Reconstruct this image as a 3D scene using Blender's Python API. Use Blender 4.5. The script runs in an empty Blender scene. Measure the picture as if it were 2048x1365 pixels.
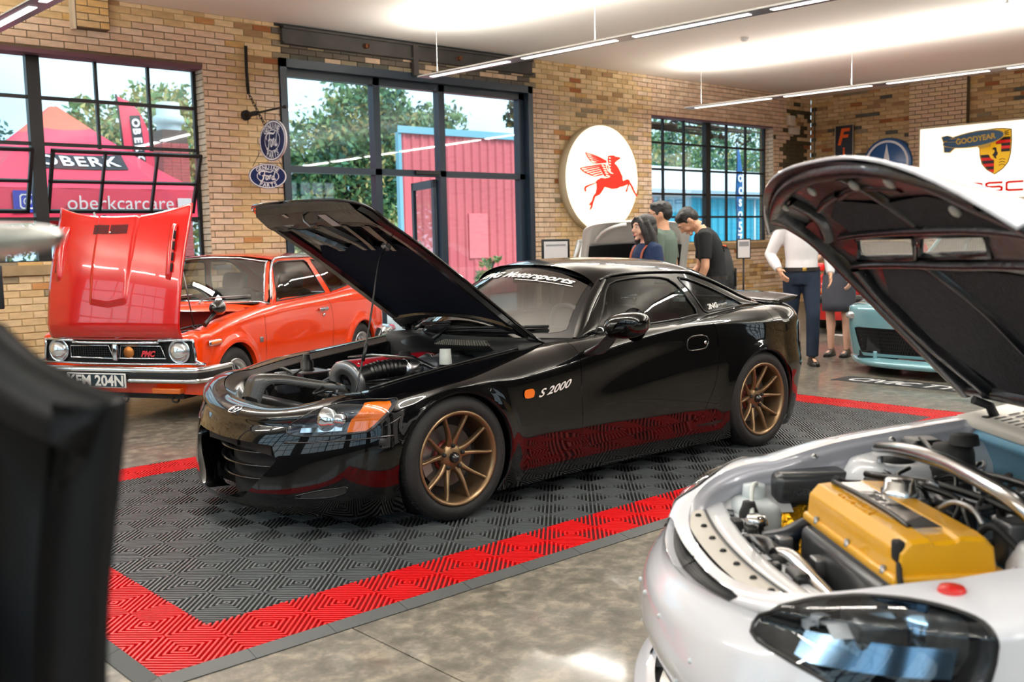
import bpy, math, random
import numpy as np
from mathutils import Vector, Matrix
random.seed(7)
RNG = np.random.default_rng(7)
SC = bpy.context.scene
COL = SC.collection
PI = math.pi

# ---------------------------------------------------------------- camera
CX, CY, CZ = -1.49384136, -3.303377, 1.34504242
YAW, PITCH, ROLL, FPX = 0.732605126, 0.100234582, -0.0222275831, 2025.815
_cy, _sy = math.cos(YAW), math.sin(YAW)
_f = np.array([_sy*math.cos(PITCH), _cy*math.cos(PITCH), -math.sin(PITCH)])
_r = np.array([_cy, -_sy, 0.0]); _u = np.cross(_r, _f)
_r2 = _r*math.cos(ROLL)+_u*math.sin(ROLL); _u2 = -_r*math.sin(ROLL)+_u*math.cos(ROLL)
cam_d = bpy.data.cameras.new('camera'); cam = bpy.data.objects.new('camera', cam_d); COL.objects.link(cam)
cam.matrix_world = Matrix(((_r2[0], _u2[0], -_f[0], CX), (_r2[1], _u2[1], -_f[1], CY), (_r2[2], _u2[2], -_f[2], CZ), (0, 0, 0, 1)))
cam_d.sensor_width = 36; cam_d.lens = FPX/2048*36; cam_d.clip_start = 0.05; cam_d.clip_end = 300
cam_d.dof.use_dof = True; cam_d.dof.focus_distance = 5.2; cam_d.dof.aperture_fstop = 3.8
SC.camera = cam

def project(P):
    q = (np.atleast_2d(np.array(P, float))-np.array([CX, CY, CZ])) @ np.array([_r2, _u2, _f]).T
    z = np.maximum(q[:, 2], 1e-3)
    return np.stack([1024+FPX*q[:, 0]/z, 682.5-FPX*q[:, 1]/z, q[:, 2]], 1)

# ---------------------------------------------------------------- sky, exposure
SC.view_settings.view_transform = 'Standard'; SC.view_settings.look = 'None'
SC.view_settings.exposure = 0.12; SC.view_settings.gamma = 1.0; SC.view_settings.use_curve_mapping = False
SC.cycles.use_denoising = True
SC.cycles.max_bounces = 8; SC.cycles.transparent_max_bounces = 16; SC.cycles.caustics_reflective = False; SC.cycles.caustics_refractive = False
SC.cycles.sample_clamp_indirect = 6.0

def lin(c):
    c = c/255.0
    return c/12.92 if c <= 0.04045 else ((c+0.055)/1.055)**2.4
def rgb(r, g, b): return (lin(r), lin(g), lin(b), 1.0)

world = bpy.data.worlds.new('sky'); SC.world = world; world.use_nodes = True
wn = world.node_tree; wn.nodes.clear()
wo = wn.nodes.new('ShaderNodeOutputWorld'); wb = wn.nodes.new('ShaderNodeBackground')
wt = wn.nodes.new('ShaderNodeTexCoord'); wno = wn.nodes.new('ShaderNodeTexNoise'); wr = wn.nodes.new('ShaderNodeValToRGB')
wno.inputs['Scale'].default_value = 2.2; wno.inputs['Detail'].default_value = 5
wr.color_ramp.elements[0].position = 0.35; wr.color_ramp.elements[0].color = rgb(166, 212, 236)
wr.color_ramp.elements[1].position = 0.62; wr.color_ramp.elements[1].color = rgb(226, 243, 250)
wn.links.new(wt.outputs['Generated'], wno.inputs['Vector']); wn.links.new(wno.outputs['Fac'], wr.inputs['Fac'])
wn.links.new(wr.outputs['Color'], wb.inputs['Color']); wn.links.new(wb.outputs['Background'], wo.inputs['Surface'])
wb.inputs['Strength'].default_value = 1.9

def area_light(name, loc, size, power, color, rot=(0, 0, 0), size_y=None, spread=None):
    d = bpy.data.lights.new(name, 'AREA'); d.energy = power; d.color = color[:3]; d.size = size
    if size_y: d.shape = 'RECTANGLE'; d.size_y = size_y
    if spread: d.spread = spread
    o = bpy.data.objects.new(name, d); COL.objects.link(o); o.location = loc; o.rotation_euler = rot
    return o
SKY_SUN = bpy.data.lights.new('sun', 'SUN'); SKY_SUN.energy = 3.6; SKY_SUN.angle = 0.5; SKY_SUN.color = (1, 0.97, 0.92)
_so = bpy.data.objects.new('sun', SKY_SUN); COL.objects.link(_so); _so.rotation_euler = (0.75, 0.25, 0.3)
UP_POWER, DOWN_POWER = 40.0, 30.0        # the linear pendants, per 1.5 m segment

# ---------------------------------------------------------------- materials
def mat(name, color, rough=0.5, metal=0.0, coat=0.0, spec=None, emit=None, estr=0.0, alpha=None, bump=None, var=None, trans=0.0, ior=None):
    """principled; bump=(scale,strength), var=(scale, amount) darkens/lightens by noise"""
    m = bpy.data.materials.new(name); m.use_nodes = True
    nt = m.node_tree; b = nt.nodes['Principled BSDF']
    b.inputs['Base Color'].default_value = color; b.inputs['Roughness'].default_value = rough; b.inputs['Metallic'].default_value = metal
    if coat: b.inputs['Coat Weight'].default_value = coat; b.inputs['Coat Roughness'].default_value = 0.03
    if spec is not None: b.inputs['Specular IOR Level'].default_value = spec
    if ior: b.inputs['IOR'].default_value = ior
    if trans: b.inputs['Transmission Weight'].default_value = trans
    if emit: b.inputs['Emission Color'].default_value = emit; b.inputs['Emission Strength'].default_value = estr
    if alpha is not None: b.inputs['Alpha'].default_value = alpha
    if bump or var:
        tc = nt.nodes.new('ShaderNodeTexCoord')
    if bump:
        n = nt.nodes.new('ShaderNodeTexNoise'); n.inputs['Scale'].default_value = bump[0]; n.inputs['Detail'].default_value = 6
        bp = nt.nodes.new('ShaderNodeBump'); bp.inputs['Strength'].default_value = bump[1]; bp.inputs['Distance'].default_value = 0.01
        nt.links.new(tc.outputs['Object'], n.inputs['Vector']); nt.links.new(n.outputs['Fac'], bp.inputs['Height']); nt.links.new(bp.outputs['Normal'], b.inputs['Normal'])
    if var:
        n = nt.nodes.new('ShaderNodeTexNoise'); n.inputs['Scale'].default_value = var[0]; n.inputs['Detail'].default_value = 8
        r = nt.nodes.new('ShaderNodeValToRGB')
        k = var[1]
        r.color_ramp.elements[0].position = 0.3; r.color_ramp.elements[1].position = 0.7
        r.color_ramp.elements[0].color = (color[0]*(1-k), color[1]*(1-k), color[2]*(1-k), 1)
        r.color_ramp.elements[1].color = (min(1, color[0]*(1+k)), min(1, color[1]*(1+k)), min(1, color[2]*(1+k)), 1)
        nt.links.new(tc.outputs['Object'], n.inputs['Vector']); nt.links.new(n.outputs['Fac'], r.inputs['Fac']); nt.links.new(r.outputs['Color'], b.inputs['Base Color'])
    return m

def glass_mat(name, tint=(0.9, 0.97, 1.0, 1), gloss=0.10, rough=0.02, dirt=0.0):
    """thin pane: mostly clear with a mirror coat (architectural glass); dirt adds a diffuse film"""
    m = bpy.data.materials.new(name); m.use_nodes = True; nt = m.node_tree; nt.nodes.clear()
    out = nt.nodes.new('ShaderNodeOutputMaterial'); tr = nt.nodes.new('ShaderNodeBsdfTransparent'); gl = nt.nodes.new('ShaderNodeBsdfGlossy')
    mx = nt.nodes.new('ShaderNodeMixShader'); fr = nt.nodes.new('ShaderNodeLayerWeight'); pw = nt.nodes.new('ShaderNodeMath'); ad = nt.nodes.new('ShaderNodeMath')
    tr.inputs['Color'].default_value = tint; gl.inputs['Roughness'].default_value = rough
    fr.inputs['Blend'].default_value = 0.5; pw.operation = 'POWER'; pw.inputs[1].default_value = 5.0
    ad.operation = 'MULTIPLY_ADD'; ad.inputs[1].default_value = 0.85; ad.inputs[2].default_value = gloss
    nt.links.new(fr.outputs['Facing'], pw.inputs[0]); nt.links.new(pw.outputs[0], ad.inputs[0]); nt.links.new(ad.outputs[0], mx.inputs['Fac'])
    nt.links.new(tr.outputs['BSDF'], mx.inputs[1]); nt.links.new(gl.outputs['BSDF'], mx.inputs[2])
    last = mx
    if dirt:
        df = nt.nodes.new('ShaderNodeBsdfDiffuse'); df.inputs['Color'].default_value = (0.75, 0.8, 0.8, 1)
        m2 = nt.nodes.new('ShaderNodeMixShader'); m2.inputs['Fac'].default_value = dirt
        nt.links.new(mx.outputs[0], m2.inputs[1]); nt.links.new(df.outputs[0], m2.inputs[2]); last = m2
    nt.links.new(last.outputs[0], out.inputs['Surface'])
    return m

M = {}
def defm(k, *a, **kw): M[k] = mat(k, *a, **kw); return M[k]

# ---------------------------------------------------------------- mesh builder
class MB:
    def __init__(s): s.v = []; s.f = []; s.mi = []; s.sm = []; s.cur = 0; s.smooth = False
    def add(s, vs, fs, smooth=None):
        b = len(s.v); s.v.extend([tuple(map(float, p)) for p in vs]); smooth = s.smooth if smooth is None else smooth
        for q in fs: s.f.append(tuple(b+i for i in q)); s.mi.append(s.cur); s.sm.append(smooth)
        return s
    def box(s, a, b, open_bottom=False):
        (x0, y0, z0), (x1, y1, z1) = a, b
        v = [(x0, y0, z0), (x1, y0, z0), (x1, y1, z0), (x0, y1, z0), (x0, y0, z1), (x1, y0, z1), (x1, y1, z1), (x0, y1, z1)]
        f = [(4, 5, 6, 7), (0, 1, 5, 4), (1, 2, 6, 5), (2, 3, 7, 6), (3, 0, 4, 7)]
        if not open_bottom: f.append((3, 2, 1, 0))
        return s.add(v, f, False)
    def rbox(s, a, b, r=0.01, n=3):
        """box with rounded vertical-section edges (all 12 edges via superellipsoid-ish chamfer)"""
        a = np.array(a, float); b = np.array(b, float); c = (a+b)/2; h = (b-a)/2; r = min(r, *(h*0.999))
        # sphere-expanded box grid
        us = np.linspace(-1, 1, 2*n+2)
        m = 4*(n)+4
        rings = []
        th = [i*PI/2/n for i in range(n+1)]
        lat = [(-PI/2+t) for t in th]+[t for t in th]
        vs = []; nl = len(lat)
        for k, la in enumerate(lat):
            zz = (-(h[2]-r) if k <= n else (h[2]-r))+r*math.sin(la); rr = r*math.cos(la)
            for q, (sx, sy) in enumerate(((1, 1), (-1, 1), (-1, -1), (1, -1))):
                for t in th:
                    an = q*PI/2+t
                    vs.append((c[0]+sx*(h[0]-r)+rr*math.cos(an), c[1]+sy*(h[1]-r)+rr*math.sin(an), c[2]+zz))
        mm = 4*(n+1); fs = []
        for k in range(nl-1):
            for i in range(mm): fs.append((k*mm+i, k*mm+(i+1) % mm, (k+1)*mm+(i+1) % mm, (k+1)*mm+i))
        fs.append(tuple(reversed(range(mm)))); fs.append(tuple(range((nl-1)*mm, nl*mm)))
        return s.add(vs, fs, True)
    def grid(s, P, closeu=False, closev=False, smooth=True, flip=False):
        P = np.asarray(P, float); n, m = P.shape[:2]; fs = []
        for i in range(n if closeu else n-1):
            for j in range(m if closev else m-1):
                a, b, c, d = i*m+j, ((i+1) % n)*m+j, ((i+1) % n)*m+(j+1) % m, i*m+(j+1) % m
                fs.append((a, d, c, b) if flip else (a, b, c, d))
        return s.add(P.reshape(-1, 3), fs, smooth)
    def tube(s, pts, r, n=8, closed=False, caps=True, smooth=True):
        pts = [np.array(p, float) for p in pts]; N = len(pts); rs = r if hasattr(r, '__len__') else [r]*N
        P = []; prev = None
        for i in range(N):
            t = pts[(i+1) % N]-pts[i-1] if closed else pts[min(i+1, N-1)]-pts[max(i-1, 0)]
            t = t/(np.linalg.norm(t)+1e-12)
            if prev is None:
                a = np.array([0, 0, 1.]) if abs(t[2]) < 0.9 else np.array([1., 0, 0])
                u = np.cross(t, a)
            else: u = prev-t*np.dot(prev, t)
            u /= np.linalg.norm(u)+1e-12; prev = u; w = np.cross(t, u)
            P.append([pts[i]+rs[i]*(u*math.cos(k*2*PI/n)+w*math.sin(k*2*PI/n)) for k in range(n)])
        s.grid(P, closeu=closed, closev=True, smooth=smooth)
        if caps and not closed:
            b = len(s.v)-N*n
            s.f.append(tuple(b+k for k in range(n))); s.f.append(tuple(b+(N-1)*n+k for k in reversed(range(n)))); s.mi += [s.cur]*2; s.sm += [False]*2
        return s
    def lathe(s, prof, n=24, axis='z', at=(0, 0, 0), smooth=True, closed=False, arc=None):
        """prof [(r,h)] about an axis"""
        P = []
        for r, h in prof:
            row = []
            for k in range(n):
                a = k*2*PI/n
                c, d = r*math.cos(a), r*math.sin(a)
                p = (c, d, h) if axis == 'z' else ((h, c, d) if axis == 'x' else (d, h, c))
                row.append((p[0]+at[0], p[1]+at[1], p[2]+at[2]))
            P.append(row)
        return s.grid(P, closeu=closed, closev=True, smooth=smooth, flip=False)
    def prism(s, poly, h0, h1, plane='xy', holes=None):
        """extrude a simple polygon"""
        def mp(p, h): return (p[0], p[1], h) if plane == 'xy' else ((p[0], h, p[1]) if plane == 'xz' else (h, p[0], p[1]))
        n = len(poly); v = [mp(p, h0) for p in poly]+[mp(p, h1) for p in poly]
        f = [tuple(reversed(range(n))), tuple(range(n, 2*n))]+[(i, (i+1) % n, n+(i+1) % n, n+i) for i in range(n)]
        return s.add(v, f, False)
    def sphere(s, c, r, n=12, m=8):
        r = r if hasattr(r, '__len__') else (r, r, r); P = []
        for i in range(m+1):
            t = -PI/2+PI*i/m
            P.append([(c[0]+r[0]*math.cos(t)*math.cos(k*2*PI/n), c[1]+r[1]*math.cos(t)*math.sin(k*2*PI/n), c[2]+r[2]*math.sin(t)) for k in range(n)])
        return s.grid(P, closev=True, smooth=True)
    def xf(s, mtx, start=0):
        for i in range(start, len(s.v)):
            q = mtx @ Vector(s.v[i]); s.v[i] = (q.x, q.y, q.z)
        return s
    def mesh(s, name, mats):
        me = bpy.data.meshes.new(name); me.from_pydata(s.v, [], s.f)
        for m_ in (mats if isinstance(mats, (list, tuple)) else [mats]): me.materials.append(M[m_] if isinstance(m_, str) else m_)
        me.polygons.foreach_set('material_index', s.mi); me.polygons.foreach_set('use_smooth', s.sm); me.update()
        return me
    def build(s, name, mats, parent=None, **tags):
        return link(name, s.mesh(name, mats), parent, **tags)

def link(name, me, parent=None, **tags):
    o = bpy.data.objects.new(name, me); COL.objects.link(o)
    if parent is not None: o.parent = parent
    for k, v in tags.items(): o[k] = v
    return o
def fixn(o):
    """make normals consistent"""
    import bmesh
    bm = bmesh.new(); bm.from_mesh(o.data); bmesh.ops.recalc_face_normals(bm, faces=bm.faces); bm.to_mesh(o.data); bm.free(); return o
def mod(o, kind, **kw):
    m = o.modifiers.new(kind.lower(), kind)
    for k, v in kw.items(): setattr(m, k, v)
    return o
def bevel(o, w=0.005, n=2): return mod(o, 'BEVEL', width=w, segments=n, limit_method='ANGLE', angle_limit=0.6)
def thing(name, label, cat, loc=(0, 0, 0), rz=0.0, group=None):
    o = bpy.data.objects.new(name, None); COL.objects.link(o); o.location = loc; o.rotation_euler = (0, 0, rz); o.empty_display_size = 0.1
    return tag(o, label, cat, group)
def tag(o, label, cat, group=None, kind=None):
    o['label'] = label; o['category'] = cat
    if group: o['group'] = group
    if kind: o['kind'] = kind
    return o
def struct(o): o['kind'] = 'structure'; return o
def stuff(o): o['kind'] = 'stuff'; return o
def copy_tree(o, parent=None):
    c = o.copy(); COL.objects.link(c)
    if parent is not None: c.parent = parent
    for ch in list(o.children): copy_tree(ch, c)
    return c

def text_mesh(txt, size=1.0, shear=0.0, bold=0.0, depth=0.0, spacing=1.0, wx=1.0):
    """built-in font to a mesh centred on its box, in the xy plane; returns vertex array, faces"""
    cu = bpy.data.curves.new('t', 'FONT'); cu.body = txt; cu.size = size; cu.shear = shear; cu.offset = bold; cu.extrude = depth; cu.space_character = spacing
    cu.align_x = 'CENTER'; cu.align_y = 'CENTER'; cu.resolution_u = 3
    ob = bpy.data.objects.new('t', cu); COL.objects.link(ob)
    dg = bpy.context.evaluated_depsgraph_get(); me = bpy.data.meshes.new_from_object(ob.evaluated_get(dg))
    v = np.array([x.co[:] for x in me.vertices]) if len(me.vertices) else np.zeros((0, 3)); f = [tuple(p.vertices) for p in me.polygons]
    bpy.data.objects.remove(ob); bpy.data.curves.remove(cu); bpy.data.meshes.remove(me)
    if len(v):
        v[:, 0] -= (v[:, 0].min()+v[:, 0].max())/2; v[:, 1] -= (v[:, 1].min()+v[:, 1].max())/2
        v[:, 0] *= wx
    return v, f
def text_obj(name, txt, parent, material, mtx, **kw):
    v, f = text_mesh(txt, **kw); mb = MB(); mb.add(v, f, False); mb.xf(mtx)
    return mb.build(name, material, parent)
def frame(o, x, y):
    """matrix with given origin and local x,y directions"""
    x = Vector(x).normalized(); y = Vector(y); z = x.cross(y).normalized(); y = z.cross(x)
    return Matrix(((x[0], y[0], z[0], o[0]), (x[1], y[1], z[1], o[1]), (x[2], y[2], z[2], o[2]), (0, 0, 0, 1)))

# smooth 1-D interpolation (monotone cubic)
def pch(xs, ys):
    xs = np.array(xs, float); ys = np.array(ys, float)
    o = np.argsort(xs); xs = xs[o]; ys = ys[o]
    h = np.diff(xs); d = np.diff(ys)/h; m = np.zeros(len(xs))
    for i in range(1, len(xs)-1):
        if d[i-1]*d[i] > 0: w1, w2 = 2*h[i]+h[i-1], h[i]+2*h[i-1]; m[i] = (w1+w2)/(w1/d[i-1]+w2/d[i])
    m[0], m[-1] = d[0], d[-1]
    def f(x):
        x = np.clip(np.asarray(x, float), xs[0], xs[-1]); k = np.clip(np.searchsorted(xs, x)-1, 0, len(h)-1)
        t = (x-xs[k])/h[k]
        return ys[k]*(1+2*t)*(1-t)**2+h[k]*m[k]*t*(1-t)**2+ys[k+1]*t*t*(3-2*t)+h[k]*m[k+1]*t*t*(t-1)
    return f
def spl(pts, n=8, closed=False):
    """Catmull-Rom through points"""
    P = [np.array(p, float) for p in pts]; N = len(P); out = []
    for i in range(N if closed else N-1):
        p0, p1, p2, p3 = (P[(i-1) % N] if closed or i > 0 else 2*P[0]-P[1]), P[i], P[(i+1) % N], (P[(i+2) % N] if closed or i+2 < N else 2*P[-1]-P[-2])
        for t in np.arange(n)/n:
            out.append(0.5*((2*p1)+(-p0+p2)*t+(2*p0-5*p1+4*p2-p3)*t*t+(-p0+3*p1-3*p2+p3)*t**3))
    if not closed: out.append(P[-1])
    return out
def sm01(t): t = np.clip(t, 0, 1); return t*t*(3-2*t)

# clipped parametric patches: surface S(u,v)->xyz on a grid, cut by polygons, borders snapped to the outline
def in_poly(U, V, poly):
    r = np.zeros(U.shape, bool); n = len(poly)
    for i in range(n):
        (x0, y0), (x1, y1) = poly[i], poly[(i+1) % n]
        c = ((y0 > V) != (y1 > V))
        with np.errstate(divide='ignore', invalid='ignore'):
            xi = (x1-x0)*(V-y0)/(y1-y0+1e-15)+x0
        r ^= c & (U < xi)
    return r
def snap_poly(u, v, poly):
    best = (1e9, u, v); n = len(poly)
    for i in range(n):
        (x0, y0), (x1, y1) = poly[i], poly[(i+1) % n]; dx, dy = x1-x0, y1-y0; L = dx*dx+dy*dy
        t = 0 if L < 1e-14 else max(0, min(1, ((u-x0)*dx+(v-y0)*dy)/L)); px, py = x0+t*dx, y0+t*dy
        d = (px-u)**2+(py-v)**2
        if d < best[0]: best = (d, px, py)
    return best[1], best[2]
def patch(S, U, V, keep=None, cuts=(), mb=None, smooth=True, flip=False, off=0.0):
    """U,V 2-D param arrays (n,m). keep: polygon to stay inside; cuts: polygons removed."""
    U = np.array(U, float); V = np.array(V, float); n, m = U.shape
    alive = np.ones((n-1, m-1), bool); uc = (U[:-1, :-1]+U[1:, 1:]+U[1:, :-1]+U[:-1, 1:])/4; vc = (V[:-1, :-1]+V[1:, 1:]+V[1:, :-1]+V[:-1, 1:])/4
    polys = [(c, False) for c in cuts]+([(keep, True)] if keep is not None else [])
    for poly, kin in polys:
        ins = in_poly(uc, vc, poly); before = alive.copy(); dead = ~ins if kin else ins
        alive &= ~dead
        usedA = np.zeros((n, m), bool); usedD = np.zeros((n, m), bool)
        for a, b in ((0, 0), (1, 0), (0, 1), (1, 1)):
            usedA[a:n-1+a, b:m-1+b] |= alive; usedD[a:n-1+a, b:m-1+b] |= (dead & before)
        for i, j in zip(*np.where(usedA & usedD)):
            U[i, j], V[i, j] = snap_poly(U[i, j], V[i, j], poly)
    P = np.asarray(S(U, V), float)
    P = np.moveaxis(P, 0, -1) if P.shape[0] == 3 and P.ndim == 3 and P.shape[-1] != 3 else P
    used = np.zeros((n, m), bool)
    for a, b in ((0, 0), (1, 0), (0, 1), (1, 1)): used[a:n-1+a, b:m-1+b] |= alive
    idx = -np.ones((n, m), int); idx[used] = np.arange(used.sum())
    fs = []
    for i, j in zip(*np.where(alive)):
        q = (idx[i, j], idx[i+1, j], idx[i+1, j+1], idx[i, j+1]); fs.append(q[::-1] if flip else q)
    mb = mb or MB(); mb.add(P[used], fs, smooth); return mb
def solid(o, t, offset=-1): return mod(o, 'SOLIDIFY', thickness=t, offset=offset)
# ---------------------------------------------------------------- room shell
YW, XR, ZC = 7.6, 16.24, 3.94
XL, YB = -5.5, -8.0
defm('steel_black', rgb(30, 31, 33), 0.45, 0.3)
defm('frame_navy', rgb(30, 44, 58), 0.4, 0.1)
defm('frame_dark', rgb(38, 40, 42), 0.5)
defm('ceiling', rgb(232, 228, 221), 0.9)
defm('white_metal', rgb(232, 230, 228), 0.35)
M['pane'] = glass_mat('pane', (0.93, 0.985, 1, 1), 0.07)
M['pane_dirty'] = glass_mat('pane_dirty', (0.8, 0.86, 0.9, 1), 0.12, 0.05, 0.10)
BR = {}
for k, c in dict(tan=(210, 182, 138), tan2=(200, 170, 124), tan3=(216, 190, 150), tan4=(188, 158, 114), ochre=(200, 162, 104), pink=(216, 188, 160), pink2=(206, 178, 150), pink3=(222, 198, 172), orange=(184, 132, 82), brown=(156, 122, 84), grey=(140, 126, 102), soot=(76, 66, 40), rust=(152, 92, 50), dark=(96, 86, 76), slate=(84, 82, 72)).items():
    BR[k] = k; defm('brick_'+k, rgb(*c), 0.88, bump=(60, 0.35), var=(9, 0.16))
defm('mortar_light', rgb(176, 152, 112), 0.95, var=(6, 0.15))
defm('mortar_dark', rgb(104, 88, 68), 0.95, var=(6, 0.15))
defm('mortar_soot', rgb(60, 52, 38), 0.95)
defm('mortar_white', rgb(205, 196, 180), 0.95)
BKEYS = ['brick_'+k for k in BR]; BIDX = {k: i for i, k in enumerate(BR)}
MKEYS = ['mortar_light', 'mortar_dark', 'mortar_soot', 'mortar_white']
CRS, BL, JT = 0.072, 0.237, 0.0095

def brick_cells(length, height, holes, phase=0.0, u0=0.0):
    out = []; nrow = int(math.ceil(height/CRS))
    for r in range(nrow):
        z0, z1 = r*CRS, min(height, (r+1)*CRS); zc = (z0+z1)/2; off = (r % 2)*BL/2+phase
        spans = [(u0, u0+length)]
        for (a, b, c, d) in holes:
            if c < zc < d:
                ns = []
                for s0, s1 in spans:
                    if b <= s0 or a >= s1: ns.append((s0, s1)); continue
                    if a > s0: ns.append((s0, a))
                    if b < s1: ns.append((b, s1))
                spans = ns
        for s0, s1 in spans:
            k0 = int(math.floor((s0-off)/BL)); k1 = int(math.ceil((s1-off)/BL))
            for k in range(k0, k1):
                a, b = max(s0, off+k*BL), min(s1, off+(k+1)*BL)
                if b-a > 0.018: out.append((a, b, z0, z1))
    return out

def make_brick_wall(wallname, origin, udir, nrm, length, height, holes, style, u0=0.0, nparts=300, back=0.30, phase=0.0, parent=None, plain_ok=None):
    """wall mesh carries the mortar bed; the bricks that show largest are parts, the rest one stuff part.
    origin: world point of u=0,z=0 on the wall face; nrm points into the room"""
    origin = np.array(origin, float); ud = np.array(udir, float); nr = np.array(nrm, float)
    cells = brick_cells(length, height, holes, phase, u0); rnd = random.Random(hash(wallname) % 1000 if False else 11)
    bed = MB()
    W = lambda u, z, d: origin+ud*u+nr*d+np.array([0, 0, z])
    info = []
    for (a, b, z0, z1) in cells:
        key, mk = style((a+b)/2, (z0+z1)/2, rnd)
        bed.cur = MKEYS.index(mk)
        bed.add([W(a, z0, -0.006), W(b, z0, -0.006), W(b, z1, -0.006), W(a, z1, -0.006)], [(0, 1, 2, 3)], False)
        q = project([W((a+b)/2, (z0+z1)/2, 0), W(a, (z0+z1)/2, 0), W(b, (z0+z1)/2, 0)])
        vis = -20 < q[0, 0] < 2068 and -20 < q[0, 1] < 1385 and q[0, 2] > 0.3
        size = abs(q[1, 0]-q[2, 0])*FPX*(z1-z0)/q[0, 2] if vis else 0
        if plain_ok and not plain_ok((a+b)/2, (z0+z1)/2): size *= 0.02
        info.append((size, a, b, z0, z1, key))
    # solid core behind, cut round the openings
    bed.cur = 1
    us = sorted(set([u0, u0+length]+[x for h in holes for x in h[:2] if u0 < x < u0+length])); zs = sorted(set([0, height]+[x for h in holes for x in h[2:] if 0 < x < height]))
    for i in range(len(us)-1):
        for j in range(len(zs)-1):
            uc, zc = (us[i]+us[i+1])/2, (zs[j]+zs[j+1])/2
            if any(h[0] < uc < h[1] and h[2] < zc < h[3] for h in holes): continue
            v = [W(u, z, d) for d in (-0.012, -back) for (u, z) in ((us[i], zs[j]), (us[i+1], zs[j]), (us[i+1], zs[j+1]), (us[i], zs[j+1]))]
            bed.add(v, [(0, 1, 2, 3), (7, 6, 5, 4), (0, 4, 5, 1), (1, 5, 6, 2), (2, 6, 7, 3), (3, 7, 4, 0)], False)
    wall = bed.build(wallname, MKEYS, parent)
    if parent is None: struct(wall)
    info.sort(key=lambda t: -t[0])
    cache = {}
    rest = MB()
    frm = Matrix(((ud[0], 0, nr[0]), (ud[1], 0, nr[1]), (0, 1, 0))).to_4x4()
    for n, (size, a, b, z0, z1, key) in enumerate(info):
        w, h = b-a-JT, z1-z0-JT
        if w < 0.008 or h < 0.01: continue
        pr = rnd.choice((0.002, 0.003, 0.004, 0.005)); tilt = rnd.uniform(-0.0012, 0.0012)
        cu, cz = (a+b)/2, (z0+z1)/2
        c = 0.0035
        x, y = w/2, h/2
        vs = [(-x, -y, -0.010), (x, -y, -0.010), (x, y, -0.010), (-x, y, -0.010), (-x, -y, 0), (x, -y, 0), (x, y, 0), (-x, y, 0), (-x+c, -y+c, c), (x-c, -y+c, c), (x-c, y-c, c), (-x+c, y-c, c)]
        fs = [(8, 9, 10, 11), (0, 1, 5, 4), (1, 2, 6, 5), (2, 3, 7, 6), (3, 0, 4, 7), (4, 5, 9, 8), (5, 6, 10, 9), (6, 7, 11, 10), (7, 4, 8, 11)]
        if n < nparts and size > 0:
            ck = (round(w, 3), round(h, 3), key)
            if ck not in cache:
                mb = MB(); mb.add(vs, fs, False); cache[ck] = mb.mesh('brick', 'brick_'+key)
            o = link('brick', cache[ck], wall); p = W(cu, cz, pr-c)
            o.matrix_local = Matrix.Translation(Vector(p)) @ frm @ Matrix.Rotation(tilt, 4, 'Y')
        else:
            rest.cur = BIDX[key]
            rest.add([W(cu+q[0], cz+q[1], q[2]+pr-c) for q in vs], fs, False)
    if rest.v: stuff(rest.build('brick_field', BKEYS, wall))
    return wall

def noise2(u, v, s=1.0, seed=0):
    return (math.sin(u*1.7*s+seed)+math.sin(v*2.3*s+u*0.9*s+seed*1.3)+math.sin((u*1.1-v*1.9)*s+seed*2.1)+math.sin((u*3.1+v*2.7)*s))/4

def style_back(u, z, rnd):
    x = u
    # painted (pinkish) zones with dark joints round the openings; bare tan elsewhere
    n = noise2(x, z, 1.6)
    pink = False
    if x < 4.25 and 3.30 < z < 3.72+0.06*n and x < 4.15+0.25*n: pink = True
    if 3.70 < x < 4.12+0.16*n and z < 3.3: pink = True
    if 4.45+0.1*n < x < 4.75 and z < 3.35: pink = rnd.random() < 0.6
    if 8.8 < x < 9.28+0.18*n and z < 3.55: pink = True
    if 11.25+0.2*n < x < 15.35 and z > 3.2: pink = True
    if 14.9 < x < 15.5+0.2*n: pink = z > 1.0 or rnd.random() < 0.35
    if 11.1 < x < 15.6 and 0.35 < z < 1.1: pink = n > -0.25
    if 11.15+0.1*n < x < 11.6: pink = rnd.random() < 0.7
    if 4.68 < x < 8.82 and z > 3.5: return (rnd.choice(['dark', 'slate', 'grey', 'pink2', 'dark']), 'mortar_soot')
    soot = math.exp(-((x-15.75)/0.42)**2-((z-2.75)/0.75)**2)
    if rnd.random() < soot*1.15: return ('soot', 'mortar_soot')
    if 1.5 < x < 4.6 and z < 1.25 and rnd.random() < 0.12: return ('grey', 'mortar_dark')
    if z < 0.9 and x > 9 and rnd.random() < 0.25: return (rnd.choice(['tan4', 'ochre', 'brown']), 'mortar_dark')
    if pink: return (rnd.choice(['pink', 'pink2', 'pink3', 'pink', 'pink3']), 'mortar_dark')
    t = rnd.random(); top = z > 3.4
    for px, pz in ((9.55, 3.32), (10.05, 3.3), (10.62, 3.2)):
        if abs(x-px) < 0.2 and abs(z-pz) < 0.15: return (rnd.choice(['tan', 'tan3', 'grey']), 'mortar_white')
    if t < (0.10 if top else 0.045): return ('brown' if top else 'orange', 'mortar_light')
    if t < (0.17 if top else 0.085): return (rnd.choice(['orange', 'rust', 'ochre']), 'mortar_light')
    if t < 0.11: return ('grey', 'mortar_light')
    return (rnd.choice(['tan', 'tan2', 'tan3', 'tan', 'tan3', 'tan4' if top else 'tan']), 'mortar_light')
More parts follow.
